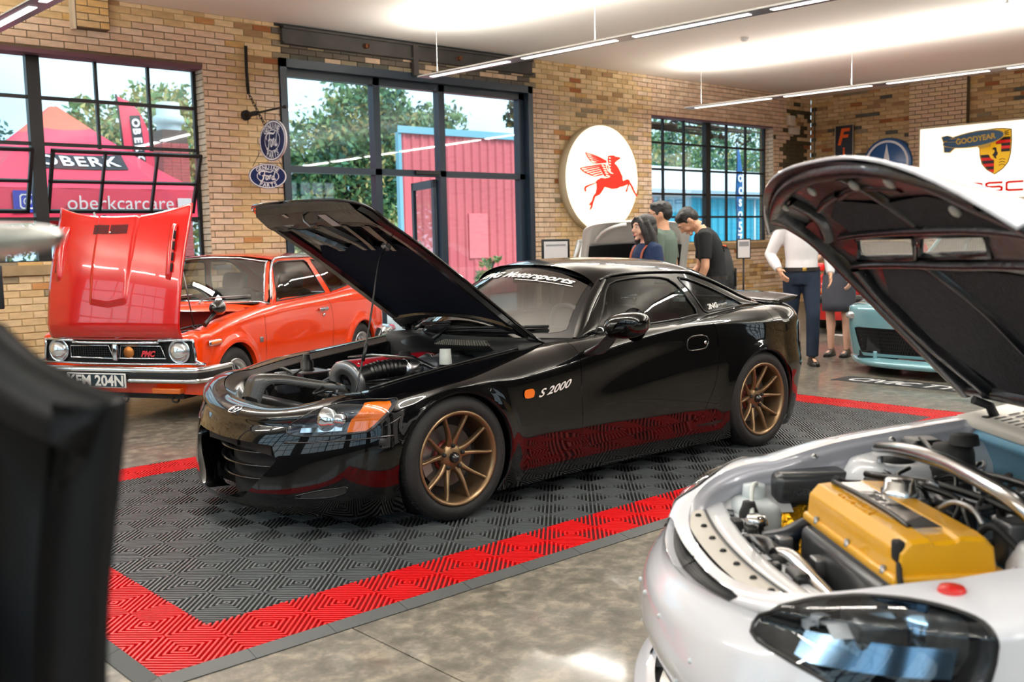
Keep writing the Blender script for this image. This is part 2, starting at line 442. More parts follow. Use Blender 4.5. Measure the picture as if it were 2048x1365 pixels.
def style_right(u, z, rnd):
    t = rnd.random()
    if t < 0.09: return (rnd.choice(['orange', 'rust', 'brown']), 'mortar_light')
    if t < 0.15: return (rnd.choice(['grey', 'slate']), 'mortar_light')
    if t < 0.22: return ('brown', 'mortar_light')
    soot = math.exp(-(u/0.3)**2-((z-2.8)/0.7)**2)
    if rnd.random() < soot*0.5: return ('soot', 'mortar_soot')
    return (rnd.choice(['tan2', 'tan4', 'tan', 'tan2', 'ochre', 'tan4']), 'mortar_dark' if rnd.random() < 0.3 else 'mortar_light')

W1 = (0.10, 3.74, 1.19, 3.36); W3 = (11.48, 14.97, 1.19, 3.34); DR = (4.70, 8.80, 0.0, 3.54)
wall_back = make_brick_wall('wall_back', (0, YW, 0), (1, 0, 0), (0, -1, 0), 21.75, ZC, [W1, W3, DR], style_back, u0=XL,
                            plain_ok=lambda u, z: z > 1.05 or u < 2.2 or u > 11)
# lower left of the view near the floor is hidden by cars, the parts go where the wall shows
wall_right = make_brick_wall('wall_right', (XR, YW, 0), (0, -1, 0), (-1, 0, 0), YW-YB, ZC, [], style_right, nparts=300, plain_ok=lambda u, z: z > 1.4 and not (2.1 < u < 3.0 and z > 0))
pil = make_brick_wall('trim_1', (XR-0.12, 5.56, 0), (0, -1, 0), (-1, 0, 0), 1.03, ZC, [], lambda u, z, r: (r.choice(['pink2', 'pink', 'tan3', 'pink2']), 'mortar_soot'), nparts=150, back=0.12)

# side walls the camera stands between (not in view): brick shells with steel windows, so that light and reflections are right
def plain_shell(nm, a, b, holes, axis):
    mb = MB(); (u0, u1) = a; 
    us = sorted(set([u0, u1]+[x for h in holes for x in h[:2]])); zs = sorted(set([0, ZC]+[x for h in holes for x in h[2:]]))
    for i in range(len(us)-1):
        for j in range(len(zs)-1):
            uc, zc = (us[i]+us[i+1])/2, (zs[j]+zs[j+1])/2
            if any(h[0] < uc < h[1] and h[2] < zc < h[3] for h in holes): continue
            if axis == 'x': mb.box((us[i], b-0.3, zs[j]), (us[i+1], b, zs[j+1]))
            else: mb.box((b-0.3, us[i], zs[j]), (b, us[i+1], zs[j+1]))
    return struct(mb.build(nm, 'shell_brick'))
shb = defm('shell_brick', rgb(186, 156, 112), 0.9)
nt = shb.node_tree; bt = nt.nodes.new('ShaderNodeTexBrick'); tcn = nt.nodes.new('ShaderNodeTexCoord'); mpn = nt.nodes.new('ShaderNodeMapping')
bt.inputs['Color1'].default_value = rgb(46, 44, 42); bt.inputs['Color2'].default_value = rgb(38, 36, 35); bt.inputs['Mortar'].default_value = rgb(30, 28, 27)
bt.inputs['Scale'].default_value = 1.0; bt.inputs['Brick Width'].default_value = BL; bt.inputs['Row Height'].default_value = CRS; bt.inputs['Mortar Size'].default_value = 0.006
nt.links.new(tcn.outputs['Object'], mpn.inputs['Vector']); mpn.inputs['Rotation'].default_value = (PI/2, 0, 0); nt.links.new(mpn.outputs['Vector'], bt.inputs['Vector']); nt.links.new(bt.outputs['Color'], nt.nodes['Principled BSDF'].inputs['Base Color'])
LW = [(-7.2, -3.0, 0.8, 3.5), (-2.2, 2.0, 0.8, 3.5), (2.8, 7.0, 0.8, 3.5)]; BW = [(-5.0, -0.2, 0.8, 3.5), (13.0, 15.6, 1.2, 3.2)]
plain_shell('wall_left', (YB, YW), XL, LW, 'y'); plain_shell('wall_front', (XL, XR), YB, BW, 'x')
for k, (a, b, c, d) in enumerate(LW+BW):
    mb = MB(); ax = k < len(LW)
    def bar(u0, u1, z0, z1):
        if ax: mb.box((XL-0.2, u0, z0), (XL-0.15, u1, z1))
        else: mb.box((u0, YB-0.2, z0), (u1, YB-0.15, z1))
    for i in range(7): u = a+(b-a)*i/6; bar(u-0.02-(0.04 if i == 3 else 0), u+0.02+(0.04 if i == 3 else 0), c, d)
    for j in range(6): z = c+(d-c)*j/5; bar(a, b, z-0.02, z+0.02)
    struct(mb.build('window_%d' % (k+4), 'steel_black'))

# ceiling and floor
mb = MB(); mb.box((XL-0.3, YB-0.3, ZC), (XR+0.3, YW+0.3, ZC+0.2)); struct(mb.build('ceiling', 'ceiling'))
fl = bpy.data.materials.new('concrete'); fl.use_nodes = True; M['concrete'] = fl
nt = fl.node_tree; b = nt.nodes['Principled BSDF']; tc = nt.nodes.new('ShaderNodeTexCoord')
def nz(scale, det, dist=0.0):
    n = nt.nodes.new('ShaderNodeTexNoise'); n.inputs['Scale'].default_value = scale; n.inputs['Detail'].default_value = det; n.inputs['Distortion'].default_value = dist
    nt.links.new(tc.outputs['Object'], n.inputs['Vector']); return n
def ramp(src, stops):
    r = nt.nodes.new('ShaderNodeValToRGB'); e = r.color_ramp.elements
    e[0].position, e[0].color = stops[0]; e[1].position, e[1].color = stops[-1]
    for p, c in stops[1:-1]: q = e.new(p); q.color = c
    nt.links.new(src, r.inputs['Fac']); return r
n1, n2, n3 = nz(0.5, 9, 0.2), nz(11.0, 15, 0.3), nz(60, 4)
r1 = ramp(n1.outputs['Fac'], [(0.3, rgb(74, 71, 64)), (0.5, rgb(100, 96, 88)), (0.7, rgb(124, 118, 107))])
r2 = ramp(n2.outputs['Fac'], [(0.36, rgb(52, 49, 43)), (0.5, rgb(100, 95, 85)), (0.66, rgb(158, 148, 130))])
mxc = nt.nodes.new('ShaderNodeMixRGB'); mxc.inputs['Fac'].default_value = 0.65; n2.inputs['Roughness'].default_value = 0.68; n2.inputs['Lacunarity'].default_value = 2.2
nt.links.new(r1.outputs['Color'], mxc.inputs['Color1']); nt.links.new(r2.outputs['Color'], mxc.inputs['Color2']); nt.links.new(mxc.outputs['Color'], b.inputs['Base Color'])
rr = ramp(n2.outputs['Fac'], [(0.2, (0.36,)*3+(1,)), (0.8, (0.46,)*3+(1,))]); nt.links.new(rr.outputs['Color'], b.inputs['Roughness'])
bp = nt.nodes.new('ShaderNodeBump'); bp.inputs['Strength'].default_value = 0.06; bp.inputs['Distance'].default_value = 0.01
nt.links.new(n3.outputs['Fac'], bp.inputs['Height']); nt.links.new(bp.outputs['Normal'], b.inputs['Normal'])
b.inputs['Coat Weight'].default_value = 0.5; b.inputs['Coat Roughness'].default_value = 0.08
mb = MB()
def slab_cells(xs, ys):
    for i in range(len(xs)-1):
        for j in range(len(ys)-1):
            g = 0.003; mb.box((xs[i]+g, ys[j]+g, -0.2), (xs[i+1]-g, ys[j+1]-g, 0))
slab_cells([XL, -3.4, 0.37, 4.2, 8.0, 12.0, XR], [YB, -4.6, 3.4, YW+0.3])
floor = struct(mb.build('floor', 'concrete'))
defm('joint', rgb(40, 38, 34), 0.9)
mb = MB(); mb.box((XL, YB, -0.25), (XR, YW+0.3, -0.006)); struct(mb.build('trim_2', 'joint'))

# ---------------------------------------------------------------- steel windows
YG = YW+0.20
def steel_window(nm, x0, x1, zs, cols, mull, sashes):
    """frame, bars and panes; sashes=[(xa,xb,za,zb)] are centre-pivoted and tilted, tops into the room"""
    fr = MB(); fr.smooth = False
    z0, z1 = zs[0], zs[-1]
    def vb(x, w, za=z0, zb=z1, d=0.045): fr.box((x-w/2, YG-d/2, za), (x+w/2, YG+d/2, zb))
    def hb(z, h, xa=x0, xb=x1, d=0.04): fr.box((xa, YG-d/2, z-h/2), (xb, YG+d/2, z+h/2))
    vb(x0+0.02, 0.045); vb(x1-0.02, 0.045); hb(z0+0.02, 0.045); hb(z1-0.02, 0.045)
    for m_ in mull: vb(m_, 0.13, d=0.09)
    inside = lambda x, z: any(a-0.01 < x < b+0.01 and c+0.02 < z < d-0.02 for a, b, c, d in sashes)
    for x in cols:
        segs = [(z0, z1)]
        for (a, b, c, d) in sashes:
            if a < x < b: segs = [(z0, c), (d, z1)]
        for a, b in segs: vb(x, 0.03, a, b)
    for z in zs[1:-1]:
        edges = [x0]+list(mull)+[x1]
        for a, b in zip(edges[:-1], edges[1:]):
            if not inside((a+b)/2, z): hb(z, 0.036, a, b)
    o = struct(fr.build(nm, 'steel_black'))
    edges = sorted([x0]+list(cols)+list(mull)+[x1])
    for i in range(len(edges)-1):
        for j in range(len(zs)-1):
            xa, xb, za, zb = edges[i]+0.012, edges[i+1]-0.012, zs[j]+0.012, zs[j+1]-0.012
            if inside((xa+xb)/2, (za+zb)/2): continue
            p = MB(); p.box((xa, YG-0.003, za), (xb, YG+0.003, zb)); p.build('pane', 'pane', o)
    for (a, b, c, d) in sashes:
        s = MB(); zc = (c+d)/2; h = (d-c)/2; w = 0.034; ang = math.radians(24)
        def rot(p): y, z = p[1], p[2]; return (p[0], YG-0.02+y*math.cos(ang)-z*math.sin(ang), zc+y*math.sin(ang)+z*math.cos(ang))
        def bx(xa, za, xb, zb, t=0.02):
            st = len(s.v); s.box((xa, -t, za), (xb, t, zb)); s.v[st:] = [rot(p) for p in s.v[st:]]
        bx(a, -h, a+w, h); bx(b-w, -h, b, h); bx(a, -h, b, -h+w); bx(a, h-w, b, h); bx(a, -0.014, b, 0.014)
        inner = [x for x in cols if a < x < b]
        for x in inner: bx(x-0.013, -h, x+0.013, h)
        so = s.build('sash', 'steel_black', o)
        ed = [a+w]+inner+[b-w]
        for i in range(len(ed)-1):
            for za, zb in ((-h+w, 0), (0, h-w)):
                p = MB(); p.add([rot(q) for q in ((ed[i], 0, za), (ed[i+1], 0, za), (ed[i+1], 0, zb), (ed[i], 0, zb))], [(0, 1, 2, 3)]); p.build('pane', 'pane_dirty', so)
    return o
zrow = [1.19, 1.64, 2.06, 2.445, 2.885, 3.36]
win1 = steel_window('window_1', 0.10, 3.74, [1.19, 1.66, 2.06, 2.43, 2.90, 3.36], [0.66, 1.24, 1.50+0.0, 2.62, 3.19], [1.98], [(0.2, 1.90, 1.70, 2.40), (2.07, 3.70, 1.70, 2.40)])
win3 = steel_window('window_2', 11.48, 14.97, [1.19, 1.66, 2.05, 2.46, 2.90, 3.34], [12.0, 12.56, 13.78, 14.36], [13.2], [])
# sash stay: the pale rod that props the sash
mb = MB(); mb.tube([(2.55, YG+0.12, 1.76), (2.62, YG-0.03, 1.36)], 0.012, 8); mb.build('stay_rod', 'white_metal', win1)
# painted reveals: pale sills and soffits
defm('reveal_paint', rgb(214, 206, 206), 0.8, bump=(40, 0.3)); defm('sill_stone', rgb(150, 128, 96), 0.85, bump=(30, 0.4), var=(5, .15)); defm('soffit_red', rgb(96, 60, 72), 0.7)
def reveals(k, x0, x1, z0, z1):
    mb = MB(); mb.box((x0-0.05, YW-0.035, z0-0.10), (x1+0.05, YG-0.03, z0)); struct(mb.build('trim_%d' % k, 'sill_stone'))
    mb = MB(); mb.box((x0, YW+0.004, z1-0.045), (x1, YG+0.05, z1)); struct(mb.build('trim_%d' % (k+1), 'soffit_red'))
    for s, x in ((0, x0), (1, x1)):
        j = make_brick_wall('trim_%d' % (k+2+s), (x, YW if s else YG+.02, 0), (0, 1 if s else -1, 0), (-1 if s else 1, 0, 0), 0.22, z1-z0, [], lambda u, z, r: (r.choice(['pink3', 'pink', 'pink3']), 'mortar_dark'), back=0.02, nparts=60)
        j.location = (0, 0, z0)
reveals(3, *W1); reveals(7, *W3)

# ---------------------------------------------------------------- glazed entrance
YD = YW+0.10
def navy(mb, a, b): mb.box(a, b)
mb = MB()
x0, x1, zt = DR[0], DR[1], DR[3]
for a, b in (((x0, YW-0.03, 0), (x0+0.09, YD+0.16, zt)), ((x1-0.09, YW-0.03, 0), (x1, YD+0.16, zt)), ((x0, YW-0.03, zt-0.10), (x1, YD+0.16, zt))): mb.box(a, b)
for xm, w in ((6.13, 0.10), (7.19, 0.10), (8.66, 0.10)): mb.box((xm-w/2, YD-0.03, 0), (xm+w/2, YD+0.09, zt-0.1))
mb.box((x0+0.09, YD-0.03, zt-0.19), (x1-0.09, YD+0.09, zt-0.10)); mb.box((x0+0.09, YD-0.03, 2.21), (x1-0.09, YD+0.09, 2.29)); mb.box((x0+0.09, YD-0.02, 0), (6.1, YD+0.08, 0.12)); mb.box((7.2, YD-0.02, 0), (8.66, YD+0.08, 0.12))
ent = struct(mb.build('door_1', 'frame_navy'))
for (a, b) in ((x0+0.09, 6.08), (7.24, 8.61), (8.71, x1-0.09)):
    for (c, d) in ((0.12, 2.21), (2.29, zt-0.19)):
        p = MB(); p.box((a, YD+0.025, c), (b, YD+0.035, d)); p.build('pane', 'pane', ent)
p = MB(); p.box((6.18, YD+0.025, 2.29), (7.14, YD+0.035, zt-0.19)); p.build('pane', 'pane', ent)
# the leaf, standing open outwards, hinged at the second post
lf = MB(); L_, t_ = 0.95, 0.045
for a, b in (((0, 0, 0.05), (0.09, t_, 2.18)), ((L_-0.09, 0, 0.05), (L_, t_, 2.18)), ((0, 0, 2.07), (L_, t_, 2.18)), ((0, 0, 0.05), (L_, t_, 0.30))): lf.box(a, b)
lo = lf.build('door_leaf', 'frame_navy', ent); lo.location = (7.13, YD+0.06, 0.0); lo.rotation_euler = (0, 0, math.radians(72))
p = MB(); p.box((0.09, 0.018, 0.3), (L_-0.09, 0.026, 2.07)); p.build('pane', 'pane', lo)
h = MB(); h.tube([(L_-0.05, -0.05, 0.85), (L_-0.05, -0.05, 1.35)], 0.014); h.build('pull_handle', 'white_metal', lo)
h = MB(); h.box((6.7, YD-0.07, 2.235), (7.1, YD-0.02, 2.285)); h.build('door_closer', 'steel_black', ent)
# old lintel beam over the entrance
defm('old_beam', rgb(62, 58, 54), 0.7, bump=(14, 0.5), var=(4, 0.3)); defm('rust_bolt', rgb(120, 70, 38), 0.8)
mb = MB(); mb.box((4.74, YW-0.05, 3.71), (8.78, YW+0.02, 3.90)); mb.box((4.74, YW-0.09, 3.88), (8.78, YW+0.02, 3.905)); mb.box((4.74, YW-0.09, 3.70), (8.78, YW+0.02, 3.72))
bm_ = struct(mb.build('trim_11', 'old_beam'))
for x in (5.9, 7.4): q = MB(); q.lathe([(0, 0.03), (0.03, 0.028), (0.032, 0)], 8, 'y', (x, YW-0.11, 3.79)); q.sphere((x, YW-0.06, 3.79), 0.03, 8, 6); q.build('bolt', 'rust_bolt', bm_)
q = MB(); q.box((6.62, YW-0.10, 3.50), (6.70, YW-0.05, 3.90)); q.build('strap', 'old_beam', bm_)
mb = MB(); mb.box((4.66, YW-0.012, 3.905), (8.84, YW+0.02, ZC)); struct(mb.build('trim_12', 'steel_black'))
# brick corbel under the ceiling
corb = make_brick_wall('trim_13', (2.35, YW-0.12, 0), (1, 0, 0), (0, -1, 0), 0.335, 0.34, [], lambda u, z, r: (r.choice(['ochre', 'tan2', 'ochre']), 'mortar_dark'), nparts=20, back=0.12); corb.location = (0, 0, ZC-0.34)
defm('old_paint', rgb(212, 196, 170), 0.9)
mb = MB(); mb.box((2.32, YW-0.10, ZC-0.36), (2.352, YW, ZC)); struct(mb.build('trim_14', 'old_paint'))

# ---------------------------------------------------------------- pendant lights
defm('lens', rgb(255, 252, 245), 0.4, emit=(1, 0.97, 0.92, 1), estr=4.0); defm('lamp_under', rgb(120, 122, 135), 0.35, 0.2)
def pendant(x0, y0, x1, y1, label, zb=3.30):
    L = math.hypot(x1-x0, y1-y0); ang = math.atan2(y1-y0, x1-x0)
    t = thing('pendant_lamp', label, 'lamp', (x0, y0, zb), ang, 'linear pendant lamps under the ceiling')
    w = 0.105; prof = [(-w, 0.0), (-w*0.93, 0.016), (-w*0.5, 0.030), (0, 0.034), (w*0.5, 0.030), (w*0.93, 0.016), (w, 0.0)]
    mb = MB(); mb.grid([[(x, y, z) for y, z in prof] for x in (0, 0.03, L-0.03, L)], smooth=True)
    mb.add([(0, y, z) for y, z in prof], [tuple(range(7))], False); mb.add([(L, y, z) for y, z in prof], [tuple(reversed(range(7)))], False)
    mb.build('housing', 'white_metal', t)
    mb = MB(); mb.box((0.01, -w+0.004, -0.004), (L-0.01, w-0.004, 0.002)); mb.build('underside', 'lamp_under', t)
    n = int(L/1.52)
    for k in range(n+1):
        a = 0.16+k*1.52; b = min(a+1.30, L-0.1)
        if b-a < 0.3: continue
        mb = MB(); mb.box((a, -0.045, -0.009), (b, 0.020, -0.003)); mb.build('diffuser', 'lens', t)
        c, s = math.cos(ang), math.sin(ang); mx, my = (a+b)/2*c+x0, (a+b)/2*s+y0
        area_light('lamp_up', (mx, my, zb+0.05), 1.3, UP_POWER, (1, 0.95, 0.86), (PI, 0, -ang), 0.12)
        area_light('lamp_down', (mx, my, zb-0.02), 1.3, DOWN_POWER, (1, 0.95, 0.87), (0, 0, ang), 0.10)
    for k in range(int(L/2.4)+1):
        a = 0.25+k*2.44
        if a > L: break
        mb = MB(); mb.tube([(a, 0, 0.03), (a, 0, ZC-zb)], 0.003, 5); mb.lathe([(0.0, ZC-zb-0.0), (0.06, ZC-zb-0.001), (0.06, ZC-zb-0.012), (0.012, ZC-zb-0.02), (0, ZC-zb-0.02)], 12, 'z', (a, 0, 0)); mb.build('cable', 'white_metal', t)
    return t
pendant(6.10, 6.62, 6.85, -7.4, 'long white blade pendant lamp crossing the ceiling above the black car')
pendant(11.30, 6.72, 12.1, -7.4, 'white blade pendant lamp ending in front of the right brick wall')
pendant(1.28, 6.95, 1.62, -7.4, 'white pendant lamp cut off by the upper left corner of the photo')
pendant(-3.6, 6.9, -3.4, -7.4, 'white pendant lamp over the part of the hall left of the photo')  # out of view, added at the bar spacing for more light from behind
# ceiling fittings
t = tag(MB().lathe([(0, 0), (0.05, 0), (0.055, -0.03), (0.03, -0.05), (0, -0.05)], 16, 'z', (10.1, 4.82, ZC)).build('smoke_detector', 'white_metal'), 'small white smoke detector on the bare ceiling', 'detector')
sp = MB(); sp.lathe([(0, 0), (0.04, 0), (0.04, -0.01), (0.012, -0.015), (0.012, -0.06), (0.03, -0.065), (0.03, -0.07), (0, -0.07)], 14, 'z', (10.55, 1.62, ZC)); tag(sp.build('sprinkler', 'white_metal'), 'small sprinkler head hanging at the upper right corner of the ceiling', 'sprinkler')
# conduit and boxes in the corner
defm('conduit', rgb(120, 112, 96), 0.5, 0.4); defm('box_white', rgb(214, 206, 190), 0.6)
tag(MB().tube([(XR-0.03, 7.5, 3.75), (XR-0.03, 7.5, 1.2)], 0.012).build('conduit_pipe', 'conduit'), 'thin grey conduit pipe running down the corner of the brick walls', 'pipe')
b_ = MB(); b_.rbox((15.45, YW-0.09, 3.20), (15.72, YW, 3.33), 0.012); b_.rbox((15.40, YW-0.07, 3.36), (15.60, YW, 3.55), 0.012); tag(b_.build('junction_box', 'box_white'), 'pale junction boxes high on the brick wall near the corner', 'box')
b_ = MB(); b_.rbox((XR-0.22, 7.22, 2.5), (XR-0.01, 7.44, 2.72), 0.02); tag(b_.build('loudspeaker', 'steel_black'), 'small black loudspeaker in the wall corner behind the white car bonnet', 'speaker')
# ---------------------------------------------------------------- interlocking floor mat
SQ = 0.1524; TL = 2*SQ
defm('tile_black', rgb(78, 82, 84), 0.36, spec=.6); defm('tile_red', rgb(208, 14, 20), 0.38); defm('edge_grey', rgb(50, 54, 55), 0.5); defm('tile_gap_shade', rgb(6, 6, 6), 0.9); defm('tile_gap_shade_red', rgb(74, 6, 8), 0.9)  # base plates coloured black and dark red for shade between the ribs
MATH = 0.018
def rib_tile(name, ma, mc):
    mb = MB(); pitch, rw, h = SQ*math.sqrt(2)/11, 0.0078, MATH
    mb.cur = 1; mb.box((0.0004, 0.0004, 0), (TL-0.0004, TL-0.0004, h*0.15)); mb.cur = 0
    for qi in range(2):
        for qj in range(2):
            ox, oy = qi*SQ, qj*SQ; d = 1 if (qi+qj) % 2 else -1   # even squares: ribs along (1,-1)
            for k in range(-6, 7):
                # rib centre line: x*1 - d*y ... line through square at offset
                c = k*pitch
                def clip(c_):
                    # points where line meets the square; param along direction (1,d)/sqrt2, normal (d,-1)/sqrt2 -> pick
                    nx, ny = (1/math.sqrt(2), -d/math.sqrt(2)); dx, dy = (1/math.sqrt(2), d/math.sqrt(2)); cx, cy = SQ/2+nx*c_, SQ/2+ny*c_
                    t0, t1 = -1e9, 1e9
                    for p, q in ((cx, dx), (cy, dy)):
                        a, b = (0.0003-p)/q, (SQ-0.0003-p)/q; t0 = max(t0, min(a, b)); t1 = min(t1, max(a, b))
                    return (cx+dx*t0, cy+dy*t0), (cx+dx*t1, cy+dy*t1), t1-t0
                a0, a1, l0 = clip(c-rw/2); b0, b1, l1 = clip(c+rw/2)
                if l0 < 0.002 or l1 < 0.002: 
                    continue
                P = [(ox+p[0], oy+p[1]) for p in (a0, a1, b1, b0)]
                vs = [(x, y, h*0.1) for x, y in P]+[(x, y, h) for x, y in P]
                mb.add(vs, [(4, 7, 6, 5), (0, 4, 5, 1), (2, 6, 7, 3), (1, 5, 6, 2), (3, 7, 4, 0)], False)
    me = mb.mesh(name, [ma, mc])
    import bmesh as _bm
    bm = _bm.new(); bm.from_mesh(me); _bm.ops.recalc_face_normals(bm, faces=bm.faces); bm.to_mesh(me); bm.free()
    return me
tb, tr_ = rib_tile('tile_black', 'tile_black', 'tile_gap_shade'), rib_tile('tile_red', 'tile_red', 'tile_gap_shade_red')
NX, NY = 18, 8
fm = thing('garage_floor_mat', 'ribbed chequer floor mat, dark grey with a red border, under the black car', 'floor mat', (-TL, -TL, 0))
for i in range(NX+2):
    for j in range(NY+2):
        red = i in (0, NX+1) or j in (0, NY+1)
        o = link('floor_tile', tr_ if red else tb, fm); o.location = (i*TL, j*TL, 0.0005)
ew = 0.058
mb = MB(); mb.add([(0.001, 0, 0), (TL-0.001, 0, 0), (TL-0.001, -ew, 0), (0.001, -ew, 0), (0.001, 0, MATH), (TL-0.001, 0, MATH), (TL-0.001, -ew, 0.003), (0.001, -ew, 0.003)], [(4, 7, 6, 5), (2, 6, 7, 3), (0, 4, 5, 1)[::1], (1, 5, 6, 2), (3, 7, 4, 0), (0, 1, 2, 3)], False)
em = mb.mesh('edge_ramp', 'edge_grey')
for k in range(NX+2):
    o = link('edge_strip', em, fm); o.location = (k*TL, 0, 0.0005)
    o = link('edge_strip', em, fm); o.location = ((k+1)*TL, (NY+2)*TL, 0.0005); o.rotation_euler = (0, 0, PI)
for k in range(NY+2):
    o = link('edge_strip', em, fm); o.location = (0, (k+1)*TL, 0.0005); o.rotation_euler = (0, 0, -PI/2)
    o = link('edge_strip', em, fm); o.location = ((NX+2)*TL, k*TL, 0.0005); o.rotation_euler = (0, 0, PI/2)
mb = MB(); mb.add([(0, 0, 0), (-ew, 0, 0), (-ew, -ew, 0), (0, -ew, 0), (0, 0, MATH), (-ew, 0, 0.003), (-ew, -ew, 0.003), (0, -ew, 0.003)], [(4, 5, 6, 7), (1, 2, 6, 5), (2, 3, 7, 6), (0, 1, 5, 4), (3, 0, 4, 7)], False)
cm = mb.mesh('edge_corner', 'edge_grey')
for (x, y, a) in ((0, 0, 0), ((NX+2)*TL, 0, PI/2), ((NX+2)*TL, (NY+2)*TL, PI), (0, (NY+2)*TL, -PI/2)):
    o = link('corner_piece', cm, fm); o.location = (x, y, 0.0005); o.rotation_euler = (0, 0, a)
# ---------------------------------------------------------------- outside
defm('paving', rgb(176, 174, 168), 0.9, var=(0.8, 0.2)); defm('leaf_a', rgb(72, 122, 86), 0.6); defm('leaf_b', rgb(112, 146, 92), 0.6); defm('leaf_c', rgb(178, 166, 104), 0.6); defm('leaf_d', rgb(44, 98, 88), 0.6); defm('bark', rgb(70, 58, 46), 0.9)
for k in 'abcd': 
    b = M['leaf_'+k].node_tree.nodes['Principled BSDF']; b.inputs['Subsurface Weight'].default_value = 0.0
mb = MB(); mb.box((-20, YW+0.3, -0.3), (70, 75, -0.03)); struct(mb.build('ground', 'paving'))
def tree(name, label, base, blobs, n, leaf=0.16, trunk=None, mats=('leaf_a', 'leaf_b', 'leaf_c', 'leaf_d'), seed=1, group=None):
    t = thing(name, label, 'tree', base, group=group); rg = np.random.default_rng(seed); mb = MB()
    w = np.array([b[3]**2 for b in blobs]); w = w/w.sum()
    for bi, (bx, by, bz, r) in enumerate(blobs):
        k = int(n*w[bi])
        # sprays: several twig centres near the blob surface, leaves round each
        m = max(6, k//14); d = rg.normal(size=(m, 3)); d /= np.linalg.norm(d, axis=1)[:, None]; rad = r*rg.uniform(0.55, 1.05, m)[:, None]
        tw = d*rad*np.array([1, 1, 0.85])+np.array([bx, by, bz])
        for c in tw:
            mb.cur = int(rg.choice(4, p=[.40, .30, .14, .16]))
            for _ in range(14):
                p = c+rg.normal(size=3)*r*0.13; u = rg.normal(size=3); u /= np.linalg.norm(u); v = np.cross(u, rg.normal(size=3)); v /= np.linalg.norm(v)+1e-9; s = leaf*rg.uniform(0.6, 1.3)
                mb.add([p-u*s, p+v*s*0.45, p+u*s, p-v*s*0.45], [(0, 1, 2, 3)], False)
    stuff(mb.build('foliage', list(mats), t))
    if trunk:
        mb = MB(); h = trunk[1]; mb.tube([(0, 0, -0.05), (0.05, 0, h*0.5), (0, 0.05, h)], [trunk[0], trunk[0]*0.8, trunk[0]*0.5], 8)
        for b in blobs[:5]: mb.tube([(0, 0, h*0.75), (b[0]*0.6, b[1]*0.6, (h*0.75+b[2])/2), (b[0], b[1], b[2])], [trunk[0]*0.4, trunk[0]*0.25, 0.03], 6)
        mb.build('trunk', 'bark', t)
    return t
tree('broadleaf_tree', 'tall broad green tree seen through the glazed entrance', (20.5, 30, 0), [(0, 0, 3.2, 2.4), (-1.6, 0, 4.6, 1.8), (0.6, 0, 5.9, 1.9), (2.4, 0.3, 5.0, 2.0), (-2.2, 0, 2.6, 1.6), (1.9, 0, 2.9, 1.8), (4.0, 0, 5.9, 1.2), (-0.4, 0, 1.6, 1.9), (1.2, 0, 7.0, 0.9)], 22000, 0.15, (0.32, 3.5), seed=3)
tree('broadleaf_tree', 'olive-tinged tree rising behind the red feather flag and chimney', (13.2, 32, 0), [(0, 0, 5.4, 1.7), (-2.2, 0, 4.4, 1.6), (1.9, 0, 5.0, 1.6), (3.2, 0, 3.6, 1.7), (-1.0, 0, 3.0, 1.8), (1.4, 0, 2.6, 2.0), (0.9, 0, 6.4, 0.8), (-2.0, 0, 5.9, 0.6)], 13000, 0.14, (0.25, 3), mats=('leaf_b', 'leaf_c', 'leaf_a', 'leaf_c'), seed=4)
tree('broadleaf_tree', 'dark green tree at the left window behind the red canopy tent', (7.6, 30, 0), [(0, 0, 4.1, 1.2), (-1.4, 0, 3.6, 1.5), (1.3, 0, 3.2, 1.3), (0, 0, 2.4, 1.8)], 6000, 0.13, (0.2, 2.5), mats=('leaf_d', 'leaf_a', 'leaf_b', 'leaf_d'), seed=5)
tree('broadleaf_tree', 'low leafy tree between the entrance posts beside the tall tree', (14.6, 24, 0), [(0, 0, 1.9, 1.0), (1.2, 0, 1.5, 0.9), (-0.4, 0, 1.0, 0.9), (2.3, 0, 1.7, 1.0), (3.4, 0, 1.4, 1.0)], 4200, 0.10, (0.1, 1.5), mats=('leaf_b', 'leaf_c', 'leaf_b', 'leaf_a'), seed=6)
for k, (x, y, s, lb) in enumerate(((43, 38, 1.2, 'first'), (52.5, 40, 1.2, 'second'), (63, 42, 1.3, 'third'))):
    tree('broadleaf_tree', 'hazy green tree above the white roof in the far window, %s from the left' % lb, (x, y, 0), [(0, 0, 7.4*s/1.3, 2.6*s), (-2.6, 0, 6.0, 2.2*s), (2.6, 0, 6.2, 2.3*s), (0, 0, 4.5, 2.5*s)], 4500, 0.19, (0.3, 4), seed=10+k)
# a near tree whose trunk stands behind the brick between entrance and far window
nt_ = tree('broadleaf_tree', 'near tree whose dark leaves hang over the top of the far window', (10.15, 9.3, 0), [(3.75, -.3, 3.42, 0.30), (4.65, -.3, 3.36, 0.36), (5.45, -.2, 3.28, 0.34), (6.15, -.3, 3.40, 0.34), (2.75, -.3, 3.5, 0.25), (7.15, -.1, 3.3, 0.36), (-.80, -.6, 3.30, 0.10), (-.78, -.6, 3.14, 0.09), (-.72, -.6, 3.42, 0.10), (0, 0, 5.2, 1.2), (1.2, 0, 5.0, 1.0)], 2600, 0.05, (0.14, 4.6), mats=('leaf_d', 'leaf_a', 'leaf_c', 'bark'), seed=21)
mb = MB(); mb.tube([(0, 0, 3.2), (2.7, -.3, 3.6), (5, -.3, 3.45), (7.2, -.1, 3.45)], [.06, .04, .03, .015], 6); mb.tube([(0, 0, 3.0), (-.5, -.4, 3.4), (-.8, -.6, 3.3), (-.78, -.6, 3.1)], [.05, .03, .015, .008], 6); mb.build('bough', 'bark', nt_)
